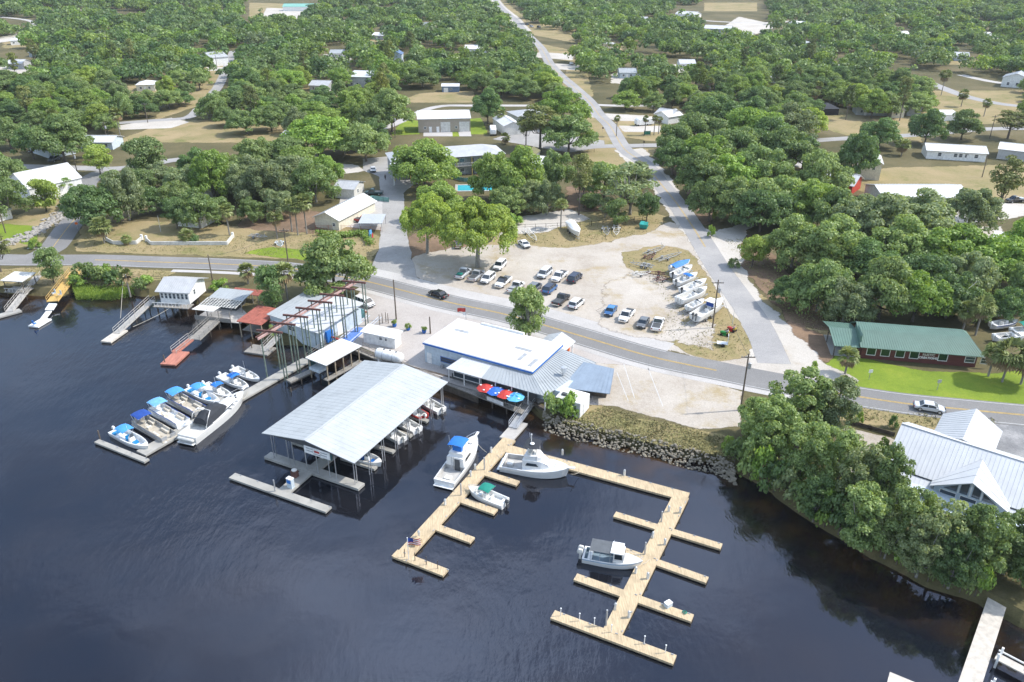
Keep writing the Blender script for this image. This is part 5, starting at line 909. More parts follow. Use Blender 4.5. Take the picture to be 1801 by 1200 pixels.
# dormer
dx,dw,dr,df=10.7,4.6,2.45,-1.3; zb_=h+.05; k=MB(); dd=dr/.485
k.roof((dx-dw,df,zb_),(dx,df,zb_+dr),(dx,df+.01+dd*.98,zb_+dr),(dx-dw,df+.5,zb_),.12,0)
k.M=None; k2=MB(); yb=lambda z:(z/.478)
k=MB(); F_=(dx,df-.35,zb_+dr); Bk=(dx,yb(dr)-.1,zb_+dr); lf_=(dx-dw,df-.35,zb_-.02); rt_=(dx+dw,df-.35,zb_-.02); lb_=(dx-dw,.25,zb_-.02); rb_=(dx+dw,.25,zb_-.02)
k.roof(lb_,lf_,F_,Bk,.1,.55); k.roof(rf:=rt_,rb_,Bk,F_,.1,.55); k.build('dormer_roof',roof_pale,lg)
k=MB(); k.yprism([(dx-dw+.5,zb_-1.5),(dx+dw-.5,zb_-1.5),(dx+dw-.5,zb_+.05),(dx,zb_+dr-.28),(dx-dw+.5,zb_+.05)],df-.02,df+.2); dm=k.build('dormer_front',wall_lb,lg)
for i in range(3): window(lg,dx-2.4+2.4*i,df-.02,zb_-.75,2.0,.75,'f',white,winglass,0,.1)
for s in (-1,1):
    k=MB(); k.yprism([(dx+s*.25,zb_+.25),(dx+s*1.15,zb_+.25),(dx+s*1.15,zb_+1.75),(dx+s*.25,zb_+2.2)],df-.07,df-.03); k.build('dormer_window',winglass,lg); k=MB(); k.yprism([(dx+s*1.5,zb_+.25),(dx+s*3.1,zb_+.25),(dx+s*1.5,zb_+1.3)],df-.07,df-.03); k.build('dormer_window',winglass,lg)
    k=MB(); k.box(dx+s*1.32,df-.06,zb_+.1,.16,.1,1.6); k.build('mullion',white,lg)
k=MB(); k.box(dx,df-.06,zb_+.1,.2,.1,2.2); k.build('mullion',white,lg)
# rear cross gable towards the road
gx,gw,gr=7.6,4.0,2.4; k=MB(); zz=h+.35; k.roof((gx-gw,18.2,zz),(gx-gw,10.6,zz),(gx,8.2,zz+gr),(gx,18.2,zz+gr),.12,.55,rh=.038); k.roof((gx+gw,10.6,zz),(gx+gw,18.2,zz),(gx,18.2,zz+gr),(gx,8.2,zz+gr),.12,.55,rh=.038); k.build('gable_roof',roof_pale,lg); k=MB(); k.box(gx,14.4,-.2,gw*2-.8,7.2,h+.5); k.build('gable_wall',wall_lb,lg)
for x in (1.2,5,9,13,17): window(lg,x,-4.105,.7,1.6,1.4)
for x in np.arange(.6,w,3.2): k=MB(); k.box(x,-4.15,-.2,.16,.08,h-1.1); k.build('corner_board',white,lg)
# --- low walls, fences and hedge
def fence(name,label,cat,px,h,mat,sp=2.4,rails=2,solid=None,ps=.1,z=G):
    pts=[P(*q,z) for q in px]; p0=pts[0]; o=thing(name,label,cat,p0); rl=MB()
    for a,b in zip(pts,pts[1:]):
        a=a-p0; b=b-p0; L=(b-a).length; n=max(1,int(L/sp))
        for i in range(n+1): q=a.lerp(b,i/n); k=MB(); k.box(q.x,q.y,-.1,ps,ps,h+.1); k.build('post',mat,o)
        if solid: rl.bar(a+Vector((0,0,h*.48)),b+Vector((0,0,h*.48)),.06,h*.86)
        else: [rl.bar(a+Vector((0,0,h*(j+1)/(rails+.15))),b+Vector((0,0,h*(j+1)/(rails+.15))),.04,.06) for j in range(rails)]
    rl.build('panel' if solid else 'rail',solid or mat,o); return o
for q,lab in (([(188,424),(200,430),(240,430),(250,422)],'low white block wall curving round the palm'),([(258,424),(266,431),(400,431),(410,418)],'long low white block wall along the road')):
    pts=[P(*a) for a in q]; o=thing('garden_wall',lab,'wall',pts[0]); k=MB()
    for i,(a,b) in enumerate(zip(pts,pts[1:])): k.bar(a-pts[0]+Vector((0,0,.42)),b-pts[0]+Vector((0,0,.42)),.25+.004*i,1.0-.003*i)
    k.build('wall',offw,o)
    for a in (pts[0],pts[-1]): k=MB(); q_=a-pts[0]; k.box(q_.x,q_.y,-.1,.5,.5,1.5); k.build('pillar',white,o)
fence('wire_fence','dark post and wire fence behind the sandy lot','fence',[(905,404),(960,402),(1040,398),(1100,392),(1130,388)],1.4,darkwood,2.6,2)
fence('fence','teal timber screen beside the dark pickup on the drive','fence',[(622,356),(640,356),(656,352),(684,356)],1.5,green_p,1.6,2,M('pale_teal_boards',(.16,.32,.3),.7))
fence('fence','dark rail fence below the cream cottage','fence',[(556,404),(600,404),(670,407)],1.2,redwood,2.4,3)
fence('fence','teal pool fence among the motel trees','fence',[(794,314),(815,320),(880,322),(930,340),(978,344)],1.4,green_p,1.6,2,M('pale_teal_boards',(.16,.32,.3)))
fence('fence','low timber retaining fence behind the gravel beside the lodge','fence',[(1494,746),(1530,756),(1572,768)],.8,darkwood,2,2,darkwood)
fence('fence','dark board fence along the pines beyond the motel','fence',[(940,270),(1000,272),(1045,268)],1.3,darkwood,2.2,3)
fence('fence','low dark fence behind the reedy bank','fence',[(222,488),(250,492),(285,494)],1.0,darkwood,2.2,2)
rngh=np.random.default_rng(5); pts=[];
for a,b in zip([(560,414),(600,418),(640,414)],[(600,418),(640,414),(652,432)]):
    A_,B_=P(*a),P(*b)
    for i in range(420): t=rngh.random(); q=A_.lerp(B_,t); pts.append((q.x+rngh.normal()*.5,q.y+rngh.normal()*.5,G+rngh.uniform(.1,1.4)))
C=np.array(pts); me=quads_mesh('hedge',C,rngh.normal(size=C.shape)+np.array([0,0,.6]),rngh.uniform(.2,.38,len(C)),lf,rngh); o=bpy.data.objects.new('hedge',me); COL.objects.link(o); o.color=(1.1,1.2,.8,1); tag(o,'clipped green hedge below the cream cottage','hedge')
# --- reeds, rock bank, pool
rr=np.random.default_rng(9); C=[]
while len(C)<5200:
    x,y=rr.uniform(120,240),rr.uniform(494,530)
    if inpoly(x,y,[(126,502),(150,500),(200,503),(236,504),(236,520),(190,528),(134,526)]): q=P(x,y,.3); C.append((q.x,q.y,rr.uniform(.1,1.5)))
C=np.array(C); N=rr.normal(size=C.shape)*np.array([1,1,.12]); me=quads_mesh('reeds',C,N,rr.uniform(.3,.6,len(C)),lf,rr,asp=.22); o=bpy.data.objects.new('reeds',me); COL.objects.link(o); o.color=(1.3,1.35,.8,1); tag(o,'tall green reeds along the left bank','reeds',kind='stuff')
k=MB(); kk=0
def rockat(q,s):
    n=7; rings=[]
    for i in range(4):
        t=-PI/2+PI*i/3; rings.append([(q.x+s*(math.cos(t)+.05)*math.cos(6.283*j/n)*rr.uniform(.7,1.25),q.y+s*(math.cos(t)+.05)*math.sin(6.283*j/n)*rr.uniform(.7,1.25),q.z+s*.7*math.sin(t)) for j in range(n)])
    k.loft(rings)
bank=[(955,730),(1000,745),(1060,758),(1130,773),(1190,790),(1262,806),(1292,824)]
for a,b in zip(bank,bank[1:]):
    for i in range(170): t=rr.random(); v=rr.uniform(-.6,2.3); q=P(*a,G).lerp(P(*b,G),t); q.y-=v; q.z=max(-.1,1.35-v*.68)+rr.uniform(-.1,.15); rockat(q,rr.uniform(.08,.26)*(1.25 if rr.random()<.1 else 1))
o=k.build('riprap',stone); tag(o,'pale limestone boulders piled along the river bank','rock bank',kind='stuff')
k=MB()
for a,b in zip([(0,432),(40,420),(70,404),(96,388),(118,366)],[(40,420),(70,404),(96,388),(118,366),(128,352)]):
    for i in range(90): t=rr.random(); q=P(*a).lerp(P(*b),t); q.x+=rr.normal()*1.3; q.y+=rr.normal()*1.3; q.z=G+.1; rockat(q,rr.uniform(.25,.6))
o=k.build('riprap',M('grey_stone',(.3,.28,.25),.95,var=.35)); tag(o,'band of grey rubble stone beside the left side street','rubble',kind='stuff')
q=P(828,331); o=thing('swimming_pool','turquoise motel pool half hidden by oaks','swimming pool',(q.x,q.y,G+.05),.05); k=MB(); k.box(2,0,0,12,6,.04); k.build('pool_water',M('pool_turquoise',(.05,.42,.5),.08,var=.05),o); k=MB(); [k.box(2,s*3.4,0,13.6,.8,.08) for s in (-1,1)]; [k.box(2+s*6.4,0,0,.8,6,.08) for s in (-1,1)]; k.build('pool_edge',conc,o)
# ================================================================ BOATS
def hull_parts(o,L,B,fb,cock=.62,floor=.15,hm=gel,dm=offw,stripe=None,fine=2.3,stern=.94,flare=.86,rail_h=0,sheer=.4):
    """open boat shell: x forward, waterline z=0; cockpit up to cock*L, closed foredeck ahead of it"""
    N=14; S_=[i/(N-1) for i in range(N)]; x=lambda t:-L/2+L*t
    hb=lambda t: B/2*(stern+(1-stern)*min(1,t/.35))*(max(0.0,1-max(0,(t-.42)/.58)**fine)**.8) if t<1 else .015
    gz=lambda t: fb*(1+sheer*t*t); rk=lambda t:-.16*L*max(0,t-.6)**1.5*1.6
    k=MB(); rings=[]
    for t in S_:
        b=max(hb(t),.015); g=gz(t); kz=-.35+.55*max(0,t-.7)**1.5*3; cz=.02+.3*max(0,t-.5)
        rings.append([(x(t),b,g),(x(t)+rk(t)*.3,b*.97,g*.62+cz*.38),(x(t)+rk(t)*.7,b*flare,cz),(x(t)+rk(t),0,kz),(x(t)+rk(t)*.7,-b*flare,cz),(x(t)+rk(t)*.3,-b*.97,g*.62+cz*.38),(x(t),-b,g)])
    k.loft(rings,0,False,False); k.add(rings[0],[(0,1,2,3,4,5,6)])
    gw=.16; ins=lambda t:max(hb(t)-gw,.01)
    ts=[.035]+[t for t in S_ if .05<t<cock]+[cock]
    # gunwale strips, transom cap, foredeck
    for a,b in zip([0]+ts,ts):
        for s in (1,-1): k.add([(x(a),s*max(hb(a),.015),gz(a)),(x(b),s*hb(b),gz(b)),(x(b),s*ins(b),gz(b)+.01),(x(max(a,.035)),s*ins(max(a,.035)),gz(a)+.01)],[(0,1,2,3)])
    k.add([(x(0),hb(0),gz(0)),(x(0),-hb(0),gz(0)),(x(.035),-ins(.035),gz(0)+.01),(x(.035),ins(.035),gz(0)+.01)],[(0,1,2,3)])
    fs=[cock]+[t for t in S_ if t>cock+.02]
    for a,b in zip(fs,fs[1:]):
        for s in (1,-1): k.add([(x(a),s*hb(a),gz(a)),(x(b),s*max(hb(b),.015),gz(b)),(x(b),0,gz(b)+.1*hb(b)),(x(a),0,gz(a)+.1*hb(a))],[(0,1,2,3)])
    h=k.build('hull',hm,o)
    k=MB()
    for a,b in zip(ts,ts[1:]):
        for s in (1,-1): k.add([(x(a),s*ins(a),gz(a)),(x(b),s*ins(b),gz(b)),(x(b),s*ins(b)*.97,floor),(x(a),s*ins(a)*.97,floor)],[(0,1,2,3)])
        k.add([(x(a),ins(a)*.97,floor),(x(b),ins(b)*.97,floor),(x(b),-ins(b)*.97,floor),(x(a),-ins(a)*.97,floor)],[(0,1,2,3)])
    for t in (ts[0],ts[-1]): k.add([(x(t),ins(t),gz(t)),(x(t),-ins(t),gz(t)),(x(t),-ins(t)*.97,floor),(x(t),ins(t)*.97,floor)],[(0,1,2,3)])
    k.build('cockpit',dm,o)
    if stripe:
        k=MB()
        for a,b in zip(S_,S_[1:]):
            for s in (1,-1): k.add([(x(a),s*(max(hb(a),.015)+.012),gz(a)-.03),(x(b),s*(max(hb(b),.015)+.012),gz(b)-.03),(x(b)+rk(b)*.2,s*(max(hb(b),.015)*.985+.012),gz(b)-.22),(x(a)+rk(a)*.2,s*(max(hb(a),.015)*.985+.012),gz(a)-.22)],[(0,1,2,3)])
        k.build('rub_stripe',stripe,h)
    if rail_h:
        k=MB()
        for s in (1,-1):
            pts=[(x(t),s*max(hb(t)-.08,.02),gz(t)+rail_h) for t in np.linspace(.5,1.0,8)]; k.tube(pts,.022,5)
            for t in (.52,.64,.76,.88,.97): k.tube([(x(t),s*max(hb(t)-.08,.02),gz(t)),(x(t),s*max(hb(t)-.08,.02),gz(t)+rail_h)],.018,4)
        k.build('bow_rail',chrome,o)
    return x,hb,gz
def outboard(o,x,y,z,s=1.0,col=white):
    k=MB(); k.loft([[(x-.62*s,y-.16*s,z+.35*s),(x-.05*s,y-.17*s,z+.3*s),(x-.05*s,y+.17*s,z+.3*s),(x-.62*s,y+.16*s,z+.35*s)],[(x-.66*s,y-.2*s,z+.6*s),(x-.02*s,y-.2*s,z+.55*s),(x-.02*s,y+.2*s,z+.55*s),(x-.66*s,y+.2*s,z+.6*s)],[(x-.5*s,y-.13*s,z+.88*s),(x-.08*s,y-.13*s,z+.85*s),(x-.08*s,y+.13*s,z+.85*s),(x-.5*s,y+.13*s,z+.88*s)]])
    k.box(x-.3*s,y,z-.7*s,.22*s,.14*s,1.02*s); mo_=k.build('outboard_motor',col,o,bevel=.03*s); k=MB(); k.box(x-.34*s,y,z-.75*s,.5*s,.05*s,.1*s); k.build('lower_unit',dgrey,mo_)
def bimini(o,x0,x1,hw,z0,z1,m,name='canopy',bow=.16):
    k=MB(); rings=[]; xs=np.linspace(x0,x1,6)
    for i,xx in enumerate(xs):
        dz=-bow*((i/5-.5)*2)**2
        rings.append([(xx,hw*math.sin(a)*1.0/math.sin(1.15),z1+dz-.35*(1-math.cos(a))) for a in np.linspace(-1.15,1.15,7)])
    top=[[(p[0],p[1],p[2]+.03) for p in r] for r in rings]; k.loft(rings,0,False,False); k.loft(top,0,False,False)
    for r,t in ((rings[0],top[0]),(rings[-1],top[-1])): k.add(r+t,[(j,j+1,8+j,7+j) for j in range(6)])
    c=k.build(name,m,o); k=MB()
    for s in (-1,1):
        b=((x0+x1)/2,s*hw*.98,z0)
        for xx in (x0+.05,x1-.05,(x0+x1)/2): k.tube([b,(xx,s*hw*.97,z1-.22)],.022,4)
    k.build('canopy_frame',alu,c); return c
def seat(o,x,y,z,w=.5,d=.5,m=white,rz=0):
    k=MB(); k.M=Matrix.Translation((x,y,z))@Matrix.Rotation(rz,4,'Z'); k.box(0,0,0,d,w,.4); k.box(-d/2+.06,0,.4,.12,w,.42); k.build('seat',m,o)
def bench(o,x,y,z,lx,ly,m=white):
    k=MB(); k.box(x,y,z,lx,ly,.42); k.build('bench',m,o)
def console(o,x,z,m=white,w=.8,h=1.0,glass_=True):
    k=MB(); k.loft([[(x-.35,-w/2,z),(x+.4,-w/2,z),(x+.4,w/2,z),(x-.35,w/2,z)],[(x-.3,-w/2*.9,z+h),(x+.15,-w/2*.9,z+h),(x+.15,w/2*.9,z+h),(x-.3,w/2*.9,z+h)]]); c=k.build('console',m,o)
    if glass_: k=MB(); k.loft([[(x+.2,-w/2*.9,z+h),(x+.24,-w/2*.9,z+h),(x+.24,w/2*.9,z+h),(x+.2,w/2*.9,z+h)],[(x-.05,-w/2*.8,z+h+.4),(x,-w/2*.8,z+h+.4),(x,w/2*.8,z+h+.4),(x-.05,w/2*.8,z+h+.4)]]); k.build('windshield',glass,c)
    k=MB(); k.tube([(x-.38,math.cos(a)*.18,z+h*.8+math.sin(a)*.18) for a in np.linspace(0,6.28,10)],.02,4); k.build('wheel',black,c)
def whip(o,x,y,z,h=2.2): k=MB(); k.tube([(x,y,z),(x-.25,y,z+h)],.018,4); k.build('antenna',white,o)
def place(name,label,cat,stern,bow,z=0.0,group=None,lift=0):
    s,b=P(*stern,z+.5),P(*bow,z+.5); d=b-s; c=(s+b)/2; return thing(name,label,cat,(c.x,c.y,z+lift),math.atan2(d.y,d.x),group),d.length
def runabout(label,stern,bow,B=2.3,fb=.75,z=0,cat='boat',name='open_boat',can=None,canx=(-.5,1.0),canh=2.1,con=True,motor=white,group=None,stripe=None,ant=True,dm=offw,cock=.72,Lf=None,twin=False,lift=0,cover=None,seats=True,cush=white,rail=0,hm=gel):
    o,L=place(name,label,cat,stern,bow,z,group,lift); L=Lf or L
    x,hb,gz=hull_parts(o,L,B,fb,cock,.2,hm,dm,stripe,rail_h=rail)
    for y in ((-.35,.35) if twin else (0,)): outboard(o,-L/2+.08,y,fb-.35,.95,motor)
    if con: console(o,.15,.2)
    if seats: seat(o,-.75,0,.2,.8,.45,cush); bench(o,-L/2+.55,0,.2,.4,B*.6,cush)
    if con: bench(o,1.0,0,.2,.5,.8,cush)
    if can: bimini(o,canx[0],canx[1],B/2*.82,.6,canh,can)
    if ant: whip(o,.3,-.3,1.2)
    if cover: k=MB(); k.loft([[(-L/2+.1,y,gz(0)+.02+.35*(1-(y/(B/2))**2)) for y in np.linspace(-B/2*.96,B/2*.96,7)],[(-.1*L,y,gz(.4)+.02+.75*(1-(y/(B/2))**2)) for y in np.linspace(-B/2,B/2,7)],[(.22*L,y,gz(.7)+.02+.4*(1-(y/(B/2*.85))**2)) for y in np.linspace(-B/2*.85,B/2*.85,7)],[(L/2-.1,y,gz(1)+.03) for y in np.linspace(-.08,.08,7)]],0,False,False); k.build('cover',cover,o)
    return o
def pontoon(label,stern,bow,can,col=cream,deck=M('tan_carpet',(.42,.38,.31),.9),group='rental boats along the slip dock',cand=2.4,rails=galv,motor=offw,trim=navy):
    o,L=place('pontoon_boat',label,'pontoon boat',stern,bow,0,group); B=2.5
    for s in (-1,1): k=MB(); k.tube([(-L/2,s*.85,.12),(L/2-.7,s*.85,.12),(L/2-.25,s*.85,.22),(L/2-.02,s*.85,.36)],.3,10,r2=.26); k.build('pontoon',alu,o)
    k=MB(); k.box(0,0,.44,L-.3,B,.12); k.build('deck',deck,o)
    k=MB()
    for s in (-1,1): k.box(-.1,s*(B/2-.05),.6,L-1.0,.05,.62)
    k.box(L/2-.5,-.75,.6,.05,.9,.62); k.box(L/2-.5,.75,.6,.05,.9,.62); k.box(-L/2+.45,0,.6,.05,B-.2,.62); k.build('fence_panel',rails,o)
    k=MB(); [k.box(-.1,s*(B/2-.05),1.22,L-1.0,.07,.06) for s in (-1,1)]; k.build('rail',trim,o)
    for s,x0,ln in ((1,L*.2,1.9),(-1,L*.2,1.7),(1,-L*.22,1.5)):
        k=MB(); k.box(x0,s*(B/2-.42),.56,ln,.55,.42); k.box(x0,s*(B/2-.17),.98,ln,.14,.36); k.build('couch',col,o,bevel=.04)
    k=MB(); k.box(-.2,-.55,.56,.5,.7,.85); k.build('console',col,o); seat(o,-.9,-.55,.56,.5,.5,col)
    bimini(o,-L/2+.3,-L/2+.3+cand,B/2*.95,1.2,2.55,can); outboard(o,-L/2+.05,0,.35,.95,motor); whip(o,-.2,-.9,1.4,2.0); return o
GR='rental boats along the slip dock'
def along(px,py,dx,dy): return (px-dx,py-dy),(px+dx,py+dy)
s,b=along(232,774,30,16); runabout('white deck boat with sky blue canopy and blue seats, nearest the dock end',s,b,2.4,.8,0,'boat','deck_boat',lblue,(-2.6,-.3),2.35,True,white,GR,None,True,white,.86,cush=M('bright_blue_vinyl',(.01,.2,.45),.5))
s,b=along(272,757,29,17); pontoon('beige pontoon boat with navy canopy and teal carpet edge',s,b,navy,trim=M('tan_rail',(.45,.4,.33),.6))
s,b=along(299,734,28,16); pontoon('cream pontoon boat with pale sky blue canopy and dark blue trim',s,b,M('pale_blue_canvas',(.14,.36,.66),.75),rails=white,trim=navy,deck=white)
s,b=along(330,714,28,15); pontoon('grey fenced pontoon boat with blue canopy behind the large cruiser',s,b,lblue,rails=galv)
s,b=along(360,698,27,14); runabout('white deck boat with blue canopy and blue sunpads by the cruiser bow',s,b,2.4,.8,0,'boat','deck_boat',lblue,(-2.5,-.4),2.35,True,white,GR,None,True,white,.86,cush=M('bright_blue_vinyl',(.01,.2,.45)))
s,b=along(384,688,25,12); runabout('white skiff with small square blue top and an orange vest aboard',s,b,2.1,.62,0,'boat','open_boat',blue,(-.7,.8),2.15,True,white,GR,None,True,offw,.86)
s,b=along(413,672,25,12); runabout('white skiff with square blue top and tall whip antenna',s,b,2.2,.62,0,'boat','open_boat',blue,(-.8,.8),2.15,True,white,GR,None,True,offw,.86)
s,b=along(434,659,23,11); runabout('uncovered white skiff nearest the shore on the slip dock',s,b,2.1,.6,0,'boat','open_boat',None,motor=offw,group=GR,cock=.86)
# green-topped centre console, its neighbours in the timber basin
runabout('small white open boat with green bimini in the timber basin',(889,886),(824,861),2.3,.8,0,'boat','open_boat',teal,(-.9,.9),2.3,True,dgrey,None,None,False,white,.8,rail=.25)
# big cruiser with dark camper canvas
def cabin(o,st,m=gel,name='cabin'):
    """stations (x, half width bottom, half width top, z bottom, z top)"""
    k=MB(); k.loft([[(x,-a,z0),(x,-b,z1-.06),(x,-b*.85,z1),(x,b*.85,z1),(x,b,z1-.06),(x,a,z0)] for x,a,b,z0,z1 in st]); return k.build(name,m,o)
o,L=place('motor_cruiser','large white motor cruiser with charcoal camper canvas alongside the slip dock','motor cruiser',(330,775),(430,696)); B=3.6
x,hb,gz=hull_parts(o,L,B,1.35,.30,.75,gel,offw,None,2.6,.95,.9,.55,.2)
cabin(o,[(-L*.2,1.45,1.2,1.3,1.75),(0,1.4,1.1,1.4,2.05),(L*.16,1.2,.85,1.5,2.0),(L*.3,.7,.4,1.65,1.85)]); k=MB()
for s in (-1,1): k.add([(-L*.16,s*1.5,1.45),(L*.16,s*1.24,1.6),(L*.24,s*1.0,1.72),(L*.16,s*1.16,1.8),(-L*.16,s*1.42,1.68)],[(0,1,2,3,4)])
k.build('side_window',glass,o)
k=MB(); k.loft([[(xx,hw*y,z0+(z1-z0)*(1-abs(y)**3)) for y in np.linspace(-1,1,9)] for xx,hw,z0,z1 in ((-L*.27,1.5,1.4,2.6),(-L*.2,1.55,1.5,3.2),(-L*.06,1.5,1.6,3.3),(L*.04,1.3,1.75,2.9),(L*.1,1.1,1.9,2.2))]); k.build('camper_canvas',charcoal,o)
k=MB(); [k.tube([(-L*.3,s*1.4,1.4),(-L*.25,s*1.5,2.9),(-L*.18,s*1.2,3.5),(-L*.18,0,3.6)],.06,6) for s in (-1,1)]; k.build('radar_arch',white,o); k=MB(); k.ell(-L*.2,0,3.75,.32,.32,.16); k.ell(-L*.2,.8,3.6,.2,.2,.2); k.build('radar_dome',white,o)
k=MB(); k.M=Matrix.Translation((-L/2-.35,0,.9))@Matrix.Rotation(PI/2,4,'X'); k.lathe(0,0,[(.03,-1.5),(.22,-1.45),(.3,-1.2),(.3,1.2),(.22,1.45),(.03,1.5)],12); k.build('inflatable_tender',offw,o,smooth=True); k=MB(); k.box(-L/2-.25,0,.25,.8,3,.1); k.build('swim_platform',white,o)
k=MB(); k.bar((L/2-.25,0,1.85),(L/2+.9,0,2.0),.5,.08); k.build('bow_pulpit',white,o); k=MB(); [k.box(L*.31+i*.55,y,1.78-i*.0,.3,.3,.08) for i,y in ((0,-.5),(0,.5),(1,0))]; k.build('deck_hatch',dgrey,o)
k=MB(); [k.box(L*(.1+.08*i),s*(1.55-.25*i),1.47,.12,.5,.16,rz=.5) for i in range(3) for s in (-1,)]; k.build('fender',dgrey,o)
# sport fishers
def sportfisher(label,stern,bow,top,B=3.6,hard=False,pane=glass):
    o,L=place('fishing_cruiser',label,'fishing boat',stern,bow); x,hb,gz=hull_parts(o,L,B,1.05,.34,.35,gel,M('grey_cockpit',(.45,.44,.42),.6),None,2.5,.93,.88,.5,.65)
    cabin(o,[(-L*.17,1.42,1.3,1.05,2.55),(0,1.4,1.22,1.1,2.6),(L*.1,1.3,1.0,1.2,2.5),(L*.22,.95,.75,1.5,1.75)],gel)
    k=MB()
    for s in (-1,1): k.add([(-L*.12,s*1.45,1.75),(L*.07,s*1.36,1.8),(L*.03,s*1.3,2.2),(-L*.1,s*1.4,2.2)],[(0,1,2,3)])
    k.build('side_window',pane,o); k=MB()
    for y0,y1 in ((-.95,-.35),(-.3,.3),(.35,.95)): k.add([(L*.118,y0,2.36),(L*.118,y1,2.36),(L*.2,y1*.86,1.86),(L*.2,y0*.86,1.86)],[(0,1,2,3)])
    k.build('windshield',M('violet_tinted_glass',(.1,.085,.13),.1),o)
    cabin(o,[(-L*.14,1.15,1.1,2.5,3.15),(L*.04,1.1,.95,2.5,3.3),(L*.1,.8,.6,2.5,2.9)],gel,'flybridge'); seat(o,-L*.08,0,3.1,1.4,.5,blue if not hard else offw); k=MB(); k.box(L*.0,0,3.1,.4,1.0,.55); k.build('helm_console',offw,o)
    if hard: 
        k=MB(); k.loft([[(xx,hw*math.cos(a),4.75+zz) for a in np.linspace(0,PI,9)]+[(xx,hw*math.cos(a),4.7+zz) for a in np.linspace(PI,0,9)] for xx,hw,zz in ((-L*.16,1.1,0),(-L*.13,1.35,.04),(L*.02,1.35,.04),(L*.06,1.0,0))]); k.build('canopy',top,o)
        k=MB(); [k.tube([(-L*.15 if i else L*.03,s*1.1,2.9),(-L*.15 if i else L*.03,s*1.15,4.75)],.035,5) for s in (-1,1) for i in (0,1)]; k.build('canopy_frame',chrome,o); k=MB(); k.ell(-L*.05,-.3,4.95,.34,.34,.14); k.build('radar_dome',white,o); k=MB(); k.tube([(-L*.08,.4,4.8),(-L*.08,.4,5.9)],.05,5); k.ell(-L*.08,.4,6.0,.12,.12,.16); k.build('mast',white,o)
    else: bimini(o,-L*.16,L*.05,1.2,3.0,4.75,top)
    k=MB(); [k.tube([(-L*.19,y,.4),(-L*.17,y,2.6)],.03,4) for y in (.2,.55)]; [k.tube([(-L*.19+.02*i,.2,.6+.35*i),(-L*.19+.02*i,.55,.6+.35*i)],.025,4) for i in range(6)]; k.build('ladder',chrome,o); k=MB(); k.box(-L*.175,-.35,.4,.06,.8,1.9); k.build('cabin_door',dgrey,o)
    k=MB(); k.box(L*.3,0,1.5,.55,.55,.1); k.build('deck_hatch',dgrey,o); k=MB(); k.bar((L/2-.3,0,1.6),(L/2+.75,0,1.75),.4,.08); k.build('bow_pulpit',white,o); k=MB(); k.box(-L/2-.22,0,.2,.5,3.0,.08); k.build('swim_platform',white,o); whip(o,-L*.1,1.1,3.2,2.6)
    k=MB(); k.box(-L*.38,.0,.38,.9,1.0,.45); k.build('fighting_chair' if hard else 'bait_well',offw,o); return o
sportfisher('white sport fishing boat with bright blue bridge canopy at the timber dock',(781,852),(838,776),blue,3.5)
sportfisher('white sport fishing cruiser with black round bridge top, bow towards the timber dock',(884,814),(1002,834),charcoal,3.9,True)
# outboard cabin boat
o,L=place('cabin_boat','white outboard cabin boat with grey shade over its cockpit','cabin boat',(1026,975),(1130,994)); x,hb,gz=hull_parts(o,L,2.6,.85,.58,.25,gel,M('blue_grey_deck',(.2,.27,.32),.6),M('pale_blue_stripe',(.35,.45,.55),.4),2.2,.93,.87,.5,.4)
cabin(o,[(L*.02,1.0,.92,.9,2.35),(L*.14,.98,.88,.95,2.4),(L*.19,.95,.8,1.0,2.3)],gel,'wheelhouse'); k=MB(); k.box(L*.07,0,2.4,L*.2,2.15,.08); k.build('hardtop',white,o); k=MB(); [k.add([(L*.04,s*1.0,1.5),(L*.17,s*.97,1.5),(L*.16,s*.91,2.2),(L*.04,s*.95,2.2)],[(0,1,2,3)]) for s in (-1,1)]; k.add([(L*.2,-.85,1.35),(L*.2,.85,1.35),(L*.185,.78,2.2),(L*.185,-.78,2.2)],[(0,1,2,3)]); k.build('cabin_window',glass,o)
k=MB(); k.box(-L*.2,0,2.3,L*.36,2.3,.04); cc=k.build('shade',M('translucent_grey_canvas',(.1,.11,.12),.7),o); k=MB(); [k.tube([(xx,s*1.1,.9),(xx,s*1.1,2.3)],.025,4) for xx in (-L*.36,-L*.2,-L*.03) for s in (-1,1)]; k.build('shade_frame',alu,cc); outboard(o,-L/2,-.33,.55,1.15,offw); outboard(o,-L/2,.33,.55,1.15,offw); bench(o,-L*.38,0,.25,.5,1.6,white); whip(o,L*.05,-.9,2.4,2.0)
# boats under the shed
for lab,s,b,kw in [('white boat with uncovered motor in the innermost slip of the boat shed',(768,718),(741,704),dict(motor=offw)),('white open boat in the third slip under the boat shed eave',(725,752),(698,738),dict(motor=white)),('white boat nearest the middle slip post of the boat shed',(698,768),(672,754),dict(motor=offw)),('small red-sided boat in the second slip of the boat shed',(735,728),(711,716),dict(motor=white,hm=red)),('white skiff with blue seat poking bow first from the front slip',(620,797),(672,818),dict(motor=white,cush=blue,stripe=None))]:
    runabout(lab,s,b,2.3,.75,0,'boat','open_boat',None,ant=False,Lf=6.2 if 'front' not in lab else None,dm=white,cock=.8,**kw)
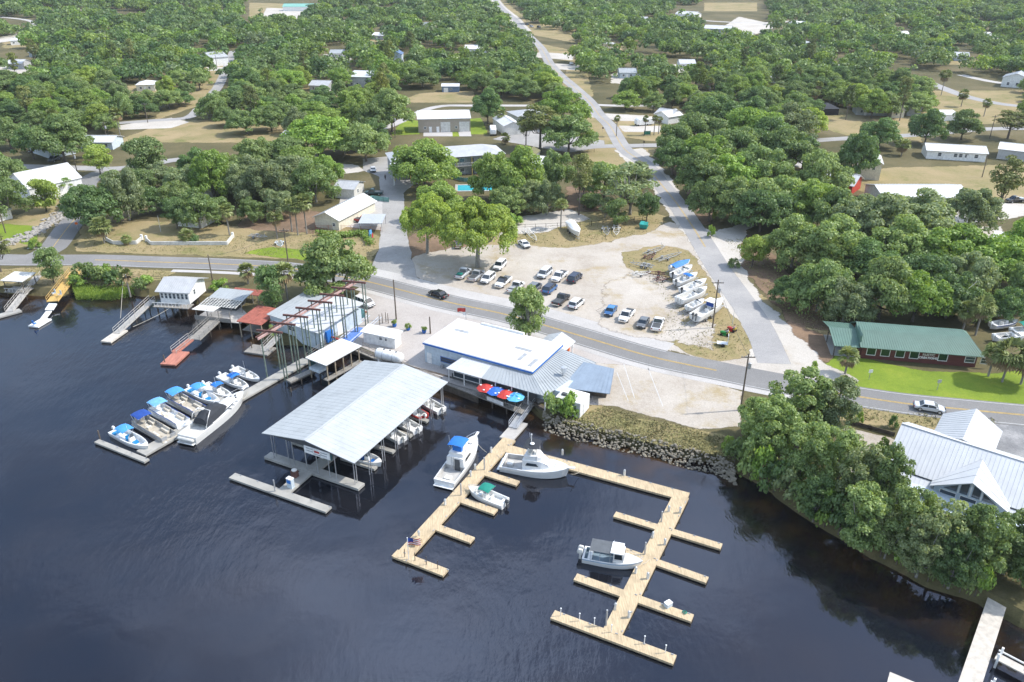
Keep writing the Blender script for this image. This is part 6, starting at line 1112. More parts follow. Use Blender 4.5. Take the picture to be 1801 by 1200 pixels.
# --- boats on trailers and the empty trailers
def trailer_parts(o,L,w=1.9,two=False,m=galv,zf=.55):
    k=MB()
    for s in (-1,1): k.bar((-L/2,s*w*.4,zf),(L*.18,s*w*.4,zf),.1,.12); k.bar((L*.18,s*w*.4,zf),(L/2,0,zf),.1,.12)
    for x in (-L*.42,-L*.2,0,L*.16): k.bar((x,-w*.42,zf),(x,w*.42,zf),.08,.1)
    for s in (-1,1): k.bar((-L*.45,s*w*.25,zf+.18),(L*.05,s*w*.25,zf+.2),.12,.08)
    k.bar((L*.38,0,zf),(L*.36,0,zf+.75),.08,.08); k.build('frame',m,o)
    for x in ((-L*.22,-L*.05) if two else (-L*.16,)):
        for s in (-1,1):
            k=MB(); k.M=Matrix.Translation((x,s*w*.55,.33))@Matrix.Rotation(PI/2,4,'X'); k.lathe(0,0,[(.12,-.1),(.32,-.1),(.33,0),(.32,.1),(.12,.1)],12); wl=k.build('wheel',rubber,o); k=MB(); k.M=Matrix.Translation((x,s*w*.55,.33))@Matrix.Rotation(PI/2,4,'X'); k.lathe(0,0,[(.02,-.11),(.19,-.11),(.19,.11),(.02,.11)],10); k.build('rim',galv,wl)
            k=MB(); k.box(x,s*w*.55,.68,.85,.26,.05); k.build('mudguard',m,o)
def trailer(label,a,b,group=None,m=galv,two=False):
    p,rz,L=span(a,b,G+.5); q=(P(*a,G+.5)+P(*b,G+.5))/2; o=thing('boat_trailer',label,'boat trailer',(q.x,q.y,G+.03),rz,group); trailer_parts(o,max(L,4.5),1.8,two,m); return o
def on_trailer(label,s,b,**kw):
    o=runabout(label,s,b,z=G+1.0,lift=.0,ant=False,group='boats stored on trailers in the sandy lot',**kw); L=(P(*b,G+1.5)-P(*s,G+1.5)).length
    t=thing('boat_trailer','trailer under the '+label.split(' on ')[0].split(' in ')[0],'boat trailer',(o.location.x,o.location.y,G+.03),o.rotation_euler.z,'trailers under stored boats'); trailer_parts(t,L+1.2,2.0,True); return o
on_trailer('boat with black and sky blue cover, farthest of the stored row',(1181,472),(1213,460),B=2.3,fb=.75,cover=M('royal_cover',(.05,.2,.5),.7),con=False,seats=False,motor=white)
on_trailer('white boat with black motor, second of the stored row',(1184,484),(1217,470),B=2.3,fb=.8,motor=black)
on_trailer('white boat with square blue console cover in the stored row',(1190,497),(1226,483),B=2.4,fb=.8,motor=dgrey,can=blue,canx=(-.4,.9),canh=1.6)
on_trailer('plain white open boat behind the large white hull in the stored row',(1200,511),(1242,494),B=2.4,fb=.8,motor=black)
on_trailer('large white high-sided open boat with twin motors on its trailer',(1194,529),(1243,511),B=2.7,fb=1.05,motor=white,twin=True,cock=.8)
on_trailer('small white boat tucked behind the hardtop boat on the lot',(1210,541),(1238,529),B=2.0,fb=.7,motor=white)
o=on_trailer('white hardtop fishing boat nearest the utility pole on the lot',(1222,559),(1271,531),B=2.8,fb=1.1,motor=dgrey,twin=True,cock=.6); cabin(o,[(.2,.9,.8,1.0,2.2),(1.3,.9,.75,1.0,2.2)],gel,'wheelhouse'); k=MB(); k.box(.7,0,2.25,2.2,2.1,.1); k.build('hardtop',white,o); k=MB(); k.box(.1,0,1.2,.08,1.6,.9); k.build('helm_curtain',navy,o)
on_trailer('shrink-wrapped white boat on a trailer by the wire fence',(1002,392),(1018,414),B=2.6,fb=1.0,cover=M('white_wrap',(.78,.78,.77),.6),con=False,seats=False)
for lab,a,b,kw in [('boat trailer with light tongue at the north tip of the grass island',(1134,448),(1170,433),{}),('boat trailer loaded with spare rails beside the stored boats',(1154,459),(1199,444),{}),('two-axle trailer with grey fenders in the middle of the trailer heap',(1150,470),(1108,462),dict(two=True)),('rusty short trailer in the trailer heap',(1134,456),(1152,446),dict(m=rust)),('bare axle trailer with white wheels on the sandy grass',(1166,482),(1140,480),dict(m=rust)),('long bare axle trailer beside the black motor boat',(1150,494),(1184,486),dict(m=rust)),('pale trailer lying in the dry grass of the island',(1112,484),(1146,478),dict(m=offw)),('dark trailer by the wire fence, left of the pair',(1064,398),(1068,414),{}),('pale trailer by the wire fence, right of the pair',(1084,396),(1084,414),dict(m=offw)),('cream trailer beside the parked white sedan',(925,402),(944,424),dict(m=offw)),('grey trailer under the trees left of the palm pair',(438,414),(470,417),{}),('blue winch trailer standing by the palm on the road verge',(490,424),(494,434),dict(m=wall_lb))]: trailer(lab,a,b,None,**kw)
# boats in the yard behind the green-roofed shop
for lab,s,b,kw in [('white boat with blue stripe in the yard behind the green-roofed shop',(1745,572),(1790,566),dict(stripe=navy)),('large white hull nearest the palms behind the green-roofed shop',(1750,593),(1806,590),dict(motor=white)),('boat under teal bimini at the right picture edge',(1780,582),(1830,580),dict(can=teal,canx=(-1.6,1.6),canh=2.2)),('small white boat by the trees behind the green-roofed shop',(1736,552),(1768,546),dict())]:
    runabout(lab,s,b,2.3,.75,G+.7,'boat','open_boat',ant=False,**kw)
# ================================================================ VEHICLES
def paint(n,c): return M('car_paint_'+n,c,.22,.0,.03,1,.7)
CW=paint('white',(.72,.72,.71)); CS=paint('silver',(.42,.43,.44)); CN=paint('navy',(.012,.02,.045)); CB=paint('blue',(.02,.1,.26)); CK=paint('black',(.012,.013,.015)); CG=paint('grey',(.13,.14,.15)); CR=paint('red',(.3,.015,.015)); CT=paint('tan',(.35,.31,.25)); CL=paint('light_silver',(.56,.58,.6))
def rect(x,hw,z0,z1,r=.12): return [(x,-hw,z0+.05),(x,-hw,z1-r),(x,-hw+r,z1),(x,hw-r,z1),(x,hw,z1-r),(x,hw,z0+.05),(x,hw-.1,z0),(x,-hw+.1,z0)]
def car(kind,label,cat,px,head,col,z=G+.03,group=None,bedcol=None,load=None,roofc=None):
    """head: pixel offset of the front relative to the centre"""
    c=P(*px,z+.6); f=P(px[0]+head[0],px[1]+head[1],z+.6)-c; o=thing(kind,label,cat,(c.x,c.y,z),math.atan2(f.y,f.x),group)
    spec={'pickup_truck':(5.7,1.95,.98,1.0,1.85,(-.35,1.55),.5),'suv':(4.9,1.92,1.02,1.05,1.78,(-2.2,1.35),.5),'sedan':(4.7,1.82,.9,.92,1.42,(-1.55,1.25),.42),'van':(5.1,1.98,1.05,1.05,1.8,(-2.35,1.7),.5)}[kind]
    L,Wd,hood,belt,top,(c0,c1),gr=spec; hw=Wd/2; b=MB()
    if kind=='pickup_truck':
        b.loft([rect(-L/2,hw*.93,.5,1.0),rect(-L/2+.12,hw,.42,1.05),rect(-.6,hw,.38,1.05),rect(c1-.1,hw,.38,1.08),rect(L/2-.5,hw*.97,.4,hood+.04),rect(L/2-.12,hw*.92,.42,hood-.08),rect(L/2,hw*.82,.48,hood-.3)]); 
    else: b.loft([rect(-L/2,hw*.86,.5,belt-.18),rect(-L/2+.15,hw*.96,.42,belt),rect(-.8,hw,.32,belt),rect(c1-.1,hw,.32,belt),rect(L/2-.6,hw*.96,.35,hood-.06),rect(L/2-.15,hw*.88,.4,hood-.24),rect(L/2,hw*.74,.46,hood-.42)])
    body=b.build('body',col,o,smooth=False,bevel=.03)
    rs=.28 if kind in('suv','van') else (.22 if kind=='pickup_truck' else .62); fs=.75
    g=MB(); tw=hw*.78; z0=belt-.02; zr=top-.07
    g.loft([[(c0,-hw*.93,z0),(c1,-hw*.93,z0),(c1,hw*.93,z0),(c0,hw*.93,z0)],[(c0+rs,-tw,zr),(c1-fs,-tw,zr),(c1-fs,tw,zr),(c0+rs,tw,zr)]]); ca=g.build('windows',glass,o)
    k=MB(); k=k.loft([[(c0+rs-.06,-tw-.03,zr-.01),(c1-fs+.06,-tw-.03,zr-.01),(c1-fs+.06,tw+.03,zr-.01),(c0+rs-.06,tw+.03,zr-.01)],[(c0+rs+.05,-tw+.1,top),(c1-fs-.1,-tw+.1,top),(c1-fs-.1,tw-.1,top),(c0+rs+.05,tw-.1,top)]])
    for s in (-1,1):
        k.bar((c0,s*hw*.94,z0),(c0+rs,s*(tw+.01),zr),.1,.09); k.bar((c1,s*hw*.94,z0),(c1-fs,s*(tw+.01),zr),.07,.08)
        for t in ((.42,) if kind!='van' else (.3,.62)): xb=c0+(c1-c0)*t; xt=c0+rs+(c1-fs-c0-rs)*t; k.bar((xb,s*hw*.945,z0),(xt,s*(tw+.012),zr),.08,.06)
    ro=k.build('roof',roofc or col,o)
    if kind=='pickup_truck':
        k=MB(); k.box((-L/2+c0)/2-.02,0,.7,c0+L/2-.28,Wd-.34,.362); k.build('bed_liner',bedcol or dgrey,o)
        if load: k=MB(); k.box(-L/2+1.1,.1,1.06,1.1,1.2,.18,rz=.1); k.build('load',load,o)
    for x in (-L*.3,L*.31):
        for s in (-1,1):
            Mx=Matrix.Translation((x,s*(hw-.1),.34))@Matrix.Rotation(PI/2,4,'X'); k=MB(); k.M=Mx; k.lathe(0,0,[(.18,-.12),(.33,-.12),(.35,0),(.33,.12),(.18,.12)],14); wl=k.build('wheel',rubber,o); k=MB(); k.M=Mx; k.lathe(0,0,[(.02,-.13),(.21,-.125),(.21,.125),(.02,.13)],10); k.build('rim',alu,wl)
    hl=hood-.3
    for s in (-1,1):
        k=MB(); k.box(L/2-.1,s*hw*.66,hl,.1,.36,.14); k.build('headlight',chrome,o); k=MB(); k.box(-L/2+.02,s*hw*.78,belt-.32,.08,.2,.26); k.build('tail_light',M('tail_red',(.35,.01,.01),.3),o); k=MB(); k.box(c1-.35,s*(hw+.09),belt,.16,.2,.14); k.build('mirror',col if kind!='pickup_truck' else black,o)
    bc=chrome if kind=='pickup_truck' else dgrey; k=MB(); k.box(L/2-.02,0,.38,.14,Wd*.78,.2); k.build('bumper',bc,o); k=MB(); k.box(-L/2+.02,0,.42,.14,Wd*.86,.18); k.build('bumper',bc,o); k=MB(); k.box(L/2-.02,0,hl-.02,.06,Wd*.42,.16); k.build('grille',black,o)
    return o
D1=(-12,10); U1=(12,-10); GP='vehicles parked in the sandy lot'
for a in [('pickup_truck','silver-white pickup with teal load in its bed, leftmost of the front row','pickup',(815,481),U1,CL,dict(load=teal)),('pickup_truck','grey pickup with dark bed beside the leftmost pickup','pickup',(838,485),U1,CS,{}),('suv','white crew truck with grey bonnet, third from the left','car',(858,490),D1,CW,{}),('suv','white estate car parked behind the third vehicle','car',(879,467),(-11,11),CW,{}),
 ('pickup_truck','white pickup with black sunroof and grey bed','pickup',(885,496),D1,CW,dict(bedcol=CG,roofc=CK)),('pickup_truck','long white pickup with silver tool boxes in its bed','pickup',(908,505),U1,CW,dict(load=galv)),('suv','grey car half hidden behind the lone roadside tree','car',(940,506),U1,CG,{}),('van','silver minivan parked left of the white pickup in the back row','minivan',(958,481),D1,CL,{}),
 ('pickup_truck','white pickup in the back row between minivan and dark van','pickup',(984,486),D1,CW,{}),('van','dark navy van at the right end of the back row','van',(1011,489),U1,CN,{}),('suv','navy estate car behind the lone roadside tree','car',(967,508),U1,CB,dict(roofc=CN)),('pickup_truck','black pickup in front of the navy estate car','pickup',(987,527),U1,CK,{}),
 ('suv','white estate car with dark rear window, right of the black pickup','car',(1014,534),U1,CW,{}),('sedan','bright blue saloon standing alone on the sand','car',(1074,546),(-8,11),CB,dict(roofc=paint('sky',(.05,.2,.42)))),('pickup_truck','white pickup right of the bright blue saloon','pickup',(1102,555),(-9,11),CW,{}),('sedan','dark grey saloon between two white pickups','car',(1131,567),(-7,11),CG,{}),
 ('pickup_truck','white pickup with open dark bed, nearest the grass island','pickup',(1157,570),(5,-12),CW,{}),('sedan','white saloon beside the cream trailer on the lot edge','car',(922,429),(11,9),CW,{}),('pickup_truck','tan pickup in the shade under the big yellow oak','pickup',(807,428),(0,-9),CT,{})]:
    car(*a[:6],group=GP,**a[6])
ang=lambda i:(main[min(i+2,nl-1)]-main[i-2])
car('sedan','black saloon driving along the main road past the plaza','car',(771,517),(-20,-7),CK,G+.06); car('sedan','silver saloon driving past the white lodge on the main road','car',(1635,716),(24,4),CL,G+.06,roofc=CL)
for a in [('pickup_truck','dark teal pickup behind the teal timber screen','pickup',(657,339),(-12,0),paint('dark_teal',(.02,.05,.055)),{}),('pickup_truck','red pickup nosing under the grey carport','pickup',(637,387),(12,1),CR,{}),('sedan','silver saloon at the top of the paved drive','car',(656,298),(1,6),CL,{}),('suv','dark red car parked under the motel gallery','car',(803,298),(0,5),paint('maroon',(.1,.03,.03)),{}),
 ('van','white van beside the pale blue workshop','van',(641,532),(10,4),CW,{}),('suv','grey car parked by the pale blue house','car',(95,280),(-7,3),CG,{}),('pickup_truck','black and blue tow truck at the right picture edge','truck',(1786,352),(-14,1),CK,dict(load=wall_lb)),('sedan','dark blue car parked beside the far straight road','car',(927,43),(6,1),CN,{}),('suv','pale car parked on the far road verge','car',(935,47),(6,1),CS,{}),('suv','dark car nearest the oak on the far road verge','car',(948,48),(6,1),CK,{}),
 ('sedan','white car parked on the far lawn','car',(1005,112),(4,3),CW,{}),('sedan','maroon car on the sandy lane behind the palms','car',(226,258),(-6,1),paint('maroon',(.1,.03,.03)),{}),('sedan','dark car beside the stored hulls right of the green-roofed shop','car',(1780,600),(8,1),CG,{}),('pickup_truck','silver pickup on the brown yard beside the carport','pickup',(1372,44),(6,1),CS,{})]: car(*a[:6],**a[6])
# camper trailer, motorhome, carport
def camper(label,px,head,L=6.5,cat='camper'):
    c=P(*px,G+1); f=P(px[0]+head[0],px[1]+head[1],G+1)-c; o=thing('camper',label,cat,(c.x,c.y,G),math.atan2(f.y,f.x)); k=MB(); k.loft([rect(-L/2,1.1,.5,2.7,.25),rect(-L/2+.2,1.2,.4,2.95,.25),rect(L/2-.8,1.2,.4,3.0,.25),rect(L/2-.1,1.15,.8,2.4,.3),rect(L/2,1.05,.8,1.6,.3)]); k.build('body',white,o)
    for s in (-1,1): k=MB(); k.box(-.4,s*1.2,1.5,2.0,.04,.7); k.build('window',glass,o)
    k=MB(); k.box(L/2-.35,0,1.85,.5,1.7,.6); k.build('front_window',glass,o); k=MB(); k.box(0,0,2.97,.7,.9,.25); k.build('roof_unit',offw,o)
    for x in (-.9,.1,L*.4):
        for s in (-1,1): k=MB(); k.M=Matrix.Translation((x,s*1.1,.36))@Matrix.Rotation(PI/2,4,'X'); k.lathe(0,0,[(.02,-.12),(.34,-.12),(.34,.12),(.02,.12)],12); k.build('wheel',rubber,o)
camper('white camper trailer parked beside the white workshop',(867,232),(1,8)); camper('white motorhome parked broadside behind the four palms',(1133,216),(-12,1),8,'motorhome')
A,rz,w,d=frame4((630,393),(672,393),(671,378),4.0); o=thing('carport','grey flat roofed carport over the red pickup','carport',(A.x,A.y,G),rz); k=MB(); k.roof((0,0,2.5),(w,0,2.5),(w,d,2.7),(0,d,2.7),.12,.8); k.build('roof',M('pale_and_sunlit_grey_roof',(.42,.49,.53)),o); [MB().box(x,y,-.1,.12,.12,2.55).build('post',galv,o) for x in (.2,w-.2) for y in (.2,d-.2)]
# utility trailer on the grass island
q=P(1270,608); o=thing('utility_trailer','white two-wheeled utility trailer with upright frame','trailer',q,2.9); k=MB(); k.box(0,0,.5,2.0,1.2,.1); [k.box(s*.95,0,.6,.06,1.2,1.6) if s<0 else None for s in (-1,)]; k.build('bed',white,o); k=MB(); [k.bar((-.95,s*.58,.6),(-.95,s*.58,2.4),.07,.07) for s in (-1,1)]; k.bar((-.95,-.6,2.4),(-.95,.6,2.4),.07,.07); k.bar((1,0,.5),(2.6,0,.5),.08,.08); k.build('frame',white,o)
for s in (-1,1): k=MB(); k.M=Matrix.Translation((-.1,s*.72,.33))@Matrix.Rotation(PI/2,4,'X'); k.lathe(0,0,[(.05,-.09),(.33,-.09),(.33,.09),(.05,.09)],12); k.build('wheel',rubber,o)
# ================================================================ PEOPLE
skin=M('skin',(.42,.24,.16),.6)
def person(label,loc,rz,pose='stand',shirt=white,legs=navy,hair=M('dark_hair',(.03,.02,.015),.8),s=1.0):
    o=thing('person',label,'person',loc,rz)
    hip=.95 if pose=='stand' else .62
    V=[(0,0,hip),(0,0,hip+.28),(0,0,hip+.52),(.01,0,hip+.62),(.02,0,hip+.72)]; E=[(0,1),(1,2),(2,3),(3,4)]; Rr=[.15,.15,.17,.065,.06]
    def add(par,pts,rs):
        p=par
        for q,r in zip(pts,rs): V.append(q); Rr.append(r); E.append((p,len(V)-1)); p=len(V)-1
        return p
    for d in (-1,1):
        if pose=='stand': add(0,[(0,d*.1,hip-.08),(.03*d,d*.11,.5),(0,d*.11,.1),(.13,d*.12,.05)],[.1,.065,.045,.04]); pts=[(0,d*.2,hip+.5),(-.03,d*.27,hip+.22),(.08,d*.26,hip-.02)]
        else: add(0,[(.1,d*.12,hip),(.45,d*.16,hip+.02),(.5,d*.17,.25),(.64,d*.17,.2)],[.1,.075,.05,.04]); pts=[(0,d*.2,hip+.5),(.1,d*.27,hip+.25),(.38,d*.2,hip+.28)]
        e=add(2,pts,[.075,.05,.035]); h=Vector(pts[-1]); fd=Vector((.09,0,0)) if pose!='stand' else Vector((.02,0,-.09))
        hb_=add(e,[tuple(h+fd*.6)],[.036])
        for j in range(4): add(hb_,[tuple(h+fd*(1.1+.1*(j in(1,2)))+Vector((0,(j-1.5)*.02,0))),tuple(h+fd*1.6+Vector((0,(j-1.5)*.022,-.02)))],[.011,.009])
        add(hb_,[tuple(h+fd*.9+Vector((.02,-d*.04,.01)))],[.011])
    add(4,[(.02,0,hip+.8),(.03,0,hip+.93),(.02,0,hip+.99)],[.085,.1,.07])
    me=bpy.data.meshes.new('body'); me.from_pydata(V,E,[]); ob=bpy.data.objects.new('body',me); COL.objects.link(ob); bpy.context.view_layer.objects.active=ob
    sk=ob.modifiers.new('s','SKIN'); 
    for i,r in enumerate(Rr): me.skin_vertices[0].data[i].radius=(r,r)
    me.skin_vertices[0].data[0].use_root=True; su=ob.modifiers.new('u','SUBSURF'); su.levels=1; su.render_levels=1
    bpy.context.view_layer.update(); m2=bpy.data.meshes.new_from_object(ob.evaluated_get(bpy.context.evaluated_depsgraph_get())); bpy.data.objects.remove(ob)
    for m in (skin,shirt,legs): m2.materials.append(m)
    for f in m2.polygons:
        c=f.center; f.material_index=2 if (c.z<hip-.02 and abs(c.y)<.24 and c.z>.08 and not(pose=='stand' and abs(c.y)>.19)) or (pose!='stand' and c.z<hip+.1 and c.z>.22) else 1 if hip-.02<=c.z<hip+.6 and not (pose=='stand' and c.z<hip+.2 and abs(c.y)>.2) else 0
    ob=bpy.data.objects.new('body',m2); COL.objects.link(ob); ob.parent=o
    k=MB(); k.ell(.0,0,hip+.96,.115,.105,.11,10,6,0,.35,1); k.build('hair',hair,o); k=MB(); [k.ell(.12,s_*.035,hip+.93,.012,.014,.01,6,4) for s_ in (-1,1)]; k.build('eyes',black,o); k=MB(); k.ell(.135,0,hip+.9,.02,.015,.025,6,4); k.build('nose',skin,o)
    return o
def mower(label,px,rz,col):
    q=P(*px); o=thing('riding_mower',label,'lawn mower',(q.x,q.y,G+.03),rz); k=MB(); k.loft([rect(-.2,.28,.4,.75),rect(.5,.3,.38,.85),rect(.95,.26,.4,.75)]); k.build('bonnet',col,o); k=MB(); k.box(-.05,0,.16,.9,1.1,.14); k.build('cutting_deck',col,o); k=MB(); k.box(-.5,0,.5,.5,.5,.12); k.box(-.72,0,.6,.1,.5,.35); k.build('seat',M('yellow_seat',(.5,.38,.03)),o)
    for x,r in ((-.55,.28),(.7,.2)):
        for s in (-1,1): k=MB(); k.M=Matrix.Translation((x,s*.45,r))@Matrix.Rotation(PI/2,4,'X'); k.lathe(0,0,[(.03,-.1),(r,-.1),(r,.1),(.03,.1)],10); k.build('wheel',rubber,o)
    k=MB(); k.tube([(.1+.15*math.cos(a)*.5,.17*math.sin(a),.98+.15*math.cos(a)*.5) for a in np.linspace(0,6.28,9)],.018,4); k.build('steering_wheel',black,o); return q
q=mower('green riding mower on the dry grass island',(1275,590),2.7,M('mower_green',(.02,.22,.04),.4)); person('person in a pale shirt riding the green mower',(q.x+.45,q.y-.2,G+.05),2.7,'sit',M('pale_shirt',(.5,.46,.48)),dgrey)
q=mower('red riding mower beside the green one on the grass island',(1287,583),2.4,red); person('person in a pink shirt riding the red mower',(q.x+.35,q.y-.3,G+.05),2.4,'sit',M('pink_shirt',(.55,.35,.38)),dgrey)
person('person in dark clothes walking down the paved drive',P(678,317,G+.05),-1.2,'stand',dgrey,black)
# ================================================================ STREET FURNITURE
def upole(label,px,h,cross=True,box_=False,cat='utility pole',m=pole_m,r=.16,z=G,arm=0,name='utility_pole'):
    q=P(*px,z); o=thing(name,label,cat,q,arm); k=MB(); k.tube([(0,0,-.5),(0,0,h)],r,8,r2=r*.7); k.build('pole',m,o)
    if cross: k=MB(); k.box(0,0,h-.7,2.2,.12,.14); k.build('crossarm',m,o); k=MB(); [k.lathe(x,0,[(.05,h-.56),(.07,h-.46),(.03,h-.36)],6) for x in (-1,-.4,.4,1)]; k.build('insulator',galv,o)
    if box_: k=MB(); k.lathe(.42,0,[(.02,h-2.7),(.27,h-2.65),(.27,h-1.7),(.02,h-1.6)],10); k.build('transformer',galv,o)
    return q
poles={}
for key,a in {'a':('tall dark utility pole on the right of the shell lot',(1302,722),10.4,True,True),'b':('utility pole with transformer among the stored boats',(1253,577),10.2,True,True),'c':('slim dark pole by the plaza beside the main road',(697,562),8.6,False),'d':('short dark lamp post in front of the plaza planters',(757,587),3.6,False),'e':('dark utility pole by the concrete pavement on the left',(374,494),6.2,False),'f':('utility pole on the verge below the hillside yard',(508,470),9.5,True),'g':('grey utility pole behind the drive trees',(695,243),9,True,True),'h':('utility pole with white transformer by the left street',(137,308),8,True,True),
 'i':('utility pole in front of the long blue roof house',(190,252),8,True,True),'j':('utility pole at the left edge below the white barn',(10,410),9,False),'k':('utility pole in the left grass yard',(260,216),8,True),'l':('utility pole by the left sandy lane',(330,164),10,True),'m':('utility pole at the end of the left lane',(382,120),9,True),'n':('pole in front of the long white house',(1727,312),7,False),'o':('utility pole at the bend of the right street',(1740,245),9,True),'p':('slim pole behind the sandy yard pine',(1800,196),8,False)}.items(): poles[key]=upole(*a)
for lab,px,h in [('short white post by the left side street',(178,390),4.0),('tilted white post beside the long block wall',(283,408),4.4),('thin grey stake on the shell verge',(1163,437),1.6),('thin pole beside the junction of the sandy road',(1288,572),3.5)]: upole(lab,px,h,False,False,'post',offw,.07,name='marker_post')
for i,(a,b,za,zb2,lab) in enumerate([((1700,560),(1640,578),8,5.2,'white service cable above the green-roofed shop'),((1302,722),(1253,577),11.2,11,'overhead power line between the two tall poles'),((508,470),(374,494),10.2,7,'overhead line between the left road poles')]):
    A_,B_=P(*a),P(*b); o=thing('overhead_cable',lab,'cable',(A_.x,A_.y,0)); k=MB(); k.tube([(A_.lerp(B_,t)-Vector((A_.x,A_.y,A_.z)))+Vector((0,0,za+(zb2-za)*t-.8*math.sin(PI*t)+(G if za<10 else .2))) for t in np.linspace(0,1,9)],.025,4); k.build('cable',dgrey if i else galv,o)
# power pedestals and lamps on the docks
pg=0
for cx,cy in [(864,796),(836,826),(828,838),(783,888),(737,944),(989,800),(1098,836),(1176,900),(1196,902),(1148,946),(1169,958),(1118,1008),(1139,1018),(1082,1072),(1106,1086)]:
    q=P(cx,cy,.46); pg+=1; o=thing('power_pedestal','short pale power pedestal standing on the new timber docks','pedestal',q,pg,'power pedestals on the timber docks'); k=MB(); k.box(0,0,0,.26,.26,.75,tx=.9,ty=.9); k.build('post',offw,o); k=MB(); k.lathe(0,0,[(.16,.75),(.2,.8),(.12,.98),(.02,1.02)],8); k.build('lamp_head',alu,o)
for cx,cy in [(986,1083),(1019,1092),(1045,1100),(1075,1112),(1133,1132),(1170,1148)]: q=P(cx,cy,.46); o=thing('mooring_post','thin white post along the outer cross finger','post',q,0,'white posts on the outer cross finger'); k=MB(); k.tube([(0,0,0),(0,0,1.1)],.05,6); k.build('post',white,o); k=MB(); k.ell(0,0,1.12,.1,.1,.07,8,5); k.build('cap',white,o)
for cx,cy in [(712,984),(730,990),(750,997),(770,1004)]: q=P(cx,cy-4,.46); o=thing('mooring_post','thin dark post along the lowest finger of the left timber dock','post',q,0,'dark posts on the lowest timber finger'); k=MB(); k.tube([(0,0,0),(0,0,1.3)],.05,6); k.build('post',darkwood,o)
for cx,cy in [(1205,793+90),]: pass
q=P(1175,1066,.46); o=thing('dock_box','small blue and white locker on a timber cross finger','locker',q,.6); k=MB(); k.box(0,0,0,.8,.6,.5); k.build('body',wall_lb,o); k=MB(); k.box(0,0,.5,.86,.66,.08); k.build('lid',white,o)
q=P(1204,1078,.46); o=thing('coiled_rope','green and blue coiled rope on a timber cross finger','rope',q,0); k=MB(); k.tube([(.3*math.cos(a)*(1-.03*a),.3*math.sin(a)*(1-.03*a),.04+.01*a) for a in np.linspace(0,18,50)],.035,5); k.build('coil',teal,o)
# flags
def flag(label,px,h,z,pole_c,draw,rz=.3,fz=0):
    q=P(*px,z); o=thing('flag',label,'flag',q,rz); k=MB(); k.tube([(0,0,-.2),(0,0,h)],.05,6); k.ell(0,0,h+.05,.08,.08,.08,8,5); k.build('flagpole',pole_c,o); draw(o,h); return o
def cloth(o,name,x0,x1,z0,z1,m,sag=.25,dy=0):
    k=MB(); n=10; vs=[]; fs=[]
    for i in range(n+1):
        t=x0+(x1-x0)*i/n
        for zz in (z0,z1): vs.append((t,.12*math.sin(t*4)+dy,zz-sag*t*.6))
    k.add(vs,[(2*i,2*i+2,2*i+3,2*i+1) for i in range(n)]); return k.build(name,m,o)
def us(o,h):
    for j in range(7): cloth(o,'stripe',.05 if j>2 else .05,1.6,h-1.1+j*.15,h-1.1+(j+1)*.15,red if j%2==0 else white)
    cloth(o,'canton',.05,.7,h-1.1+3*.15,h-.05,navy,dy=-.015); cloth(o,'canton',.05,.7,h-1.1+3*.15,h-.05,navy,dy=.015)
flag('stars and stripes flag on a white pole at the timber dock end',(719,984),3.4,.46,white,us,.2)
def rf(o,h): cloth(o,'banner',.05,1.7,h-.9,h-.1,red); cloth(o,'white_saltire',.3,1.4,h-.6,h-.42,white,dy=-.02); cloth(o,'lower_banner',.05,.6,h-1.6,h-1.0,white)
flag('red flag on a slim pole behind the flat white restaurant',(820,575),4.2,G,galv,rf,2.9)
q=P(733,956,.46); o=thing('dock_box','pale timber box on the end of the left timber dock','box',q,.9); k=MB(); k.box(0,0,0,1.3,.7,.55); k.build('body',timber,o); k=MB(); k.box(0,0,.55,1.36,.76,.06); k.build('lid',timber,o); k=MB(); k.box(.1,-.37,.2,.3,.03,.25); k.build('red_sign',red,o)
# fuel pumps
q=P(512,857,.46); o=thing('fuel_pump','blue and white fuel pump on the grey fuel dock','fuel pump',q,-.5); k=MB(); k.box(0,0,0,.9,.6,1.5); k.build('body',wall_lb,o); k=MB(); k.box(0,-.31,.8,.7,.04,.55); k.build('display',blue,o); k=MB(); k.box(0,0,1.5,.96,.66,.1); k.build('cap',white,o)
q=P(519,838,.46); o=thing('hose_reel','rusty hose reel box behind the fuel pump','hose reel',q,-.5); k=MB(); k.box(0,0,0,.9,.7,1.0); k.build('body',rust,o); k=MB(); k.lathe(0,0,[(.35,1.0),(.42,1.15),(.2,1.3)],10); k.build('drum',offw,o)
# planters, dumpster, signs, bins
for i,(cx,cy) in enumerate([(694,575),(718,581),(746,586)]):
    q=P(cx,cy); o=thing('planter',f'blue glazed pot with green shrub on the plaza, {["left","middle","right"][i]} of three','planter',q,i,'blue planters on the plaza'); k=MB(); k.lathe(0,0,[(.3,0),(.42,.3),(.45,.6),(.38,.62)],12); k.build('pot',blue_p,o); vs=TV['bush'][i%3]; c=bpy.data.objects.new('shrub_leaves',vs[0]); c.parent=o; c.location=(0,0,.5); c.scale=(.42,.42,.5); c.color=(1.2,1.25,.8,1); COL.objects.link(c)
q=P(1132,402); o=thing('dumpster','teal steel dumpster at the fence corner','dumpster',q,-.35); k=MB(); k.loft([[(-.9,-.7,.15),(.9,-.7,.15),(.9,.7,.15),(-.9,.7,.15)],[(-1.0,-.95,1.3),(1.0,-.95,1.3),(1.0,.9,1.6),(-1.0,.9,1.6)]]); k.build('bin',M('teal_steel',(.02,.25,.22),.6,dirt=.3),o); k=MB(); k.slab([(-1.02,-1,1.36),(0,-1,1.36),(0,.95,1.68),(-1.02,.95,1.68)],.05); k.build('lid',M('teal_lid',(.03,.32,.3)),o); k=MB(); [k.box(s*1.08,0,.7,.12,1.2,.2) for s in (-1,1)]; k.build('lift_pocket',teal,o)
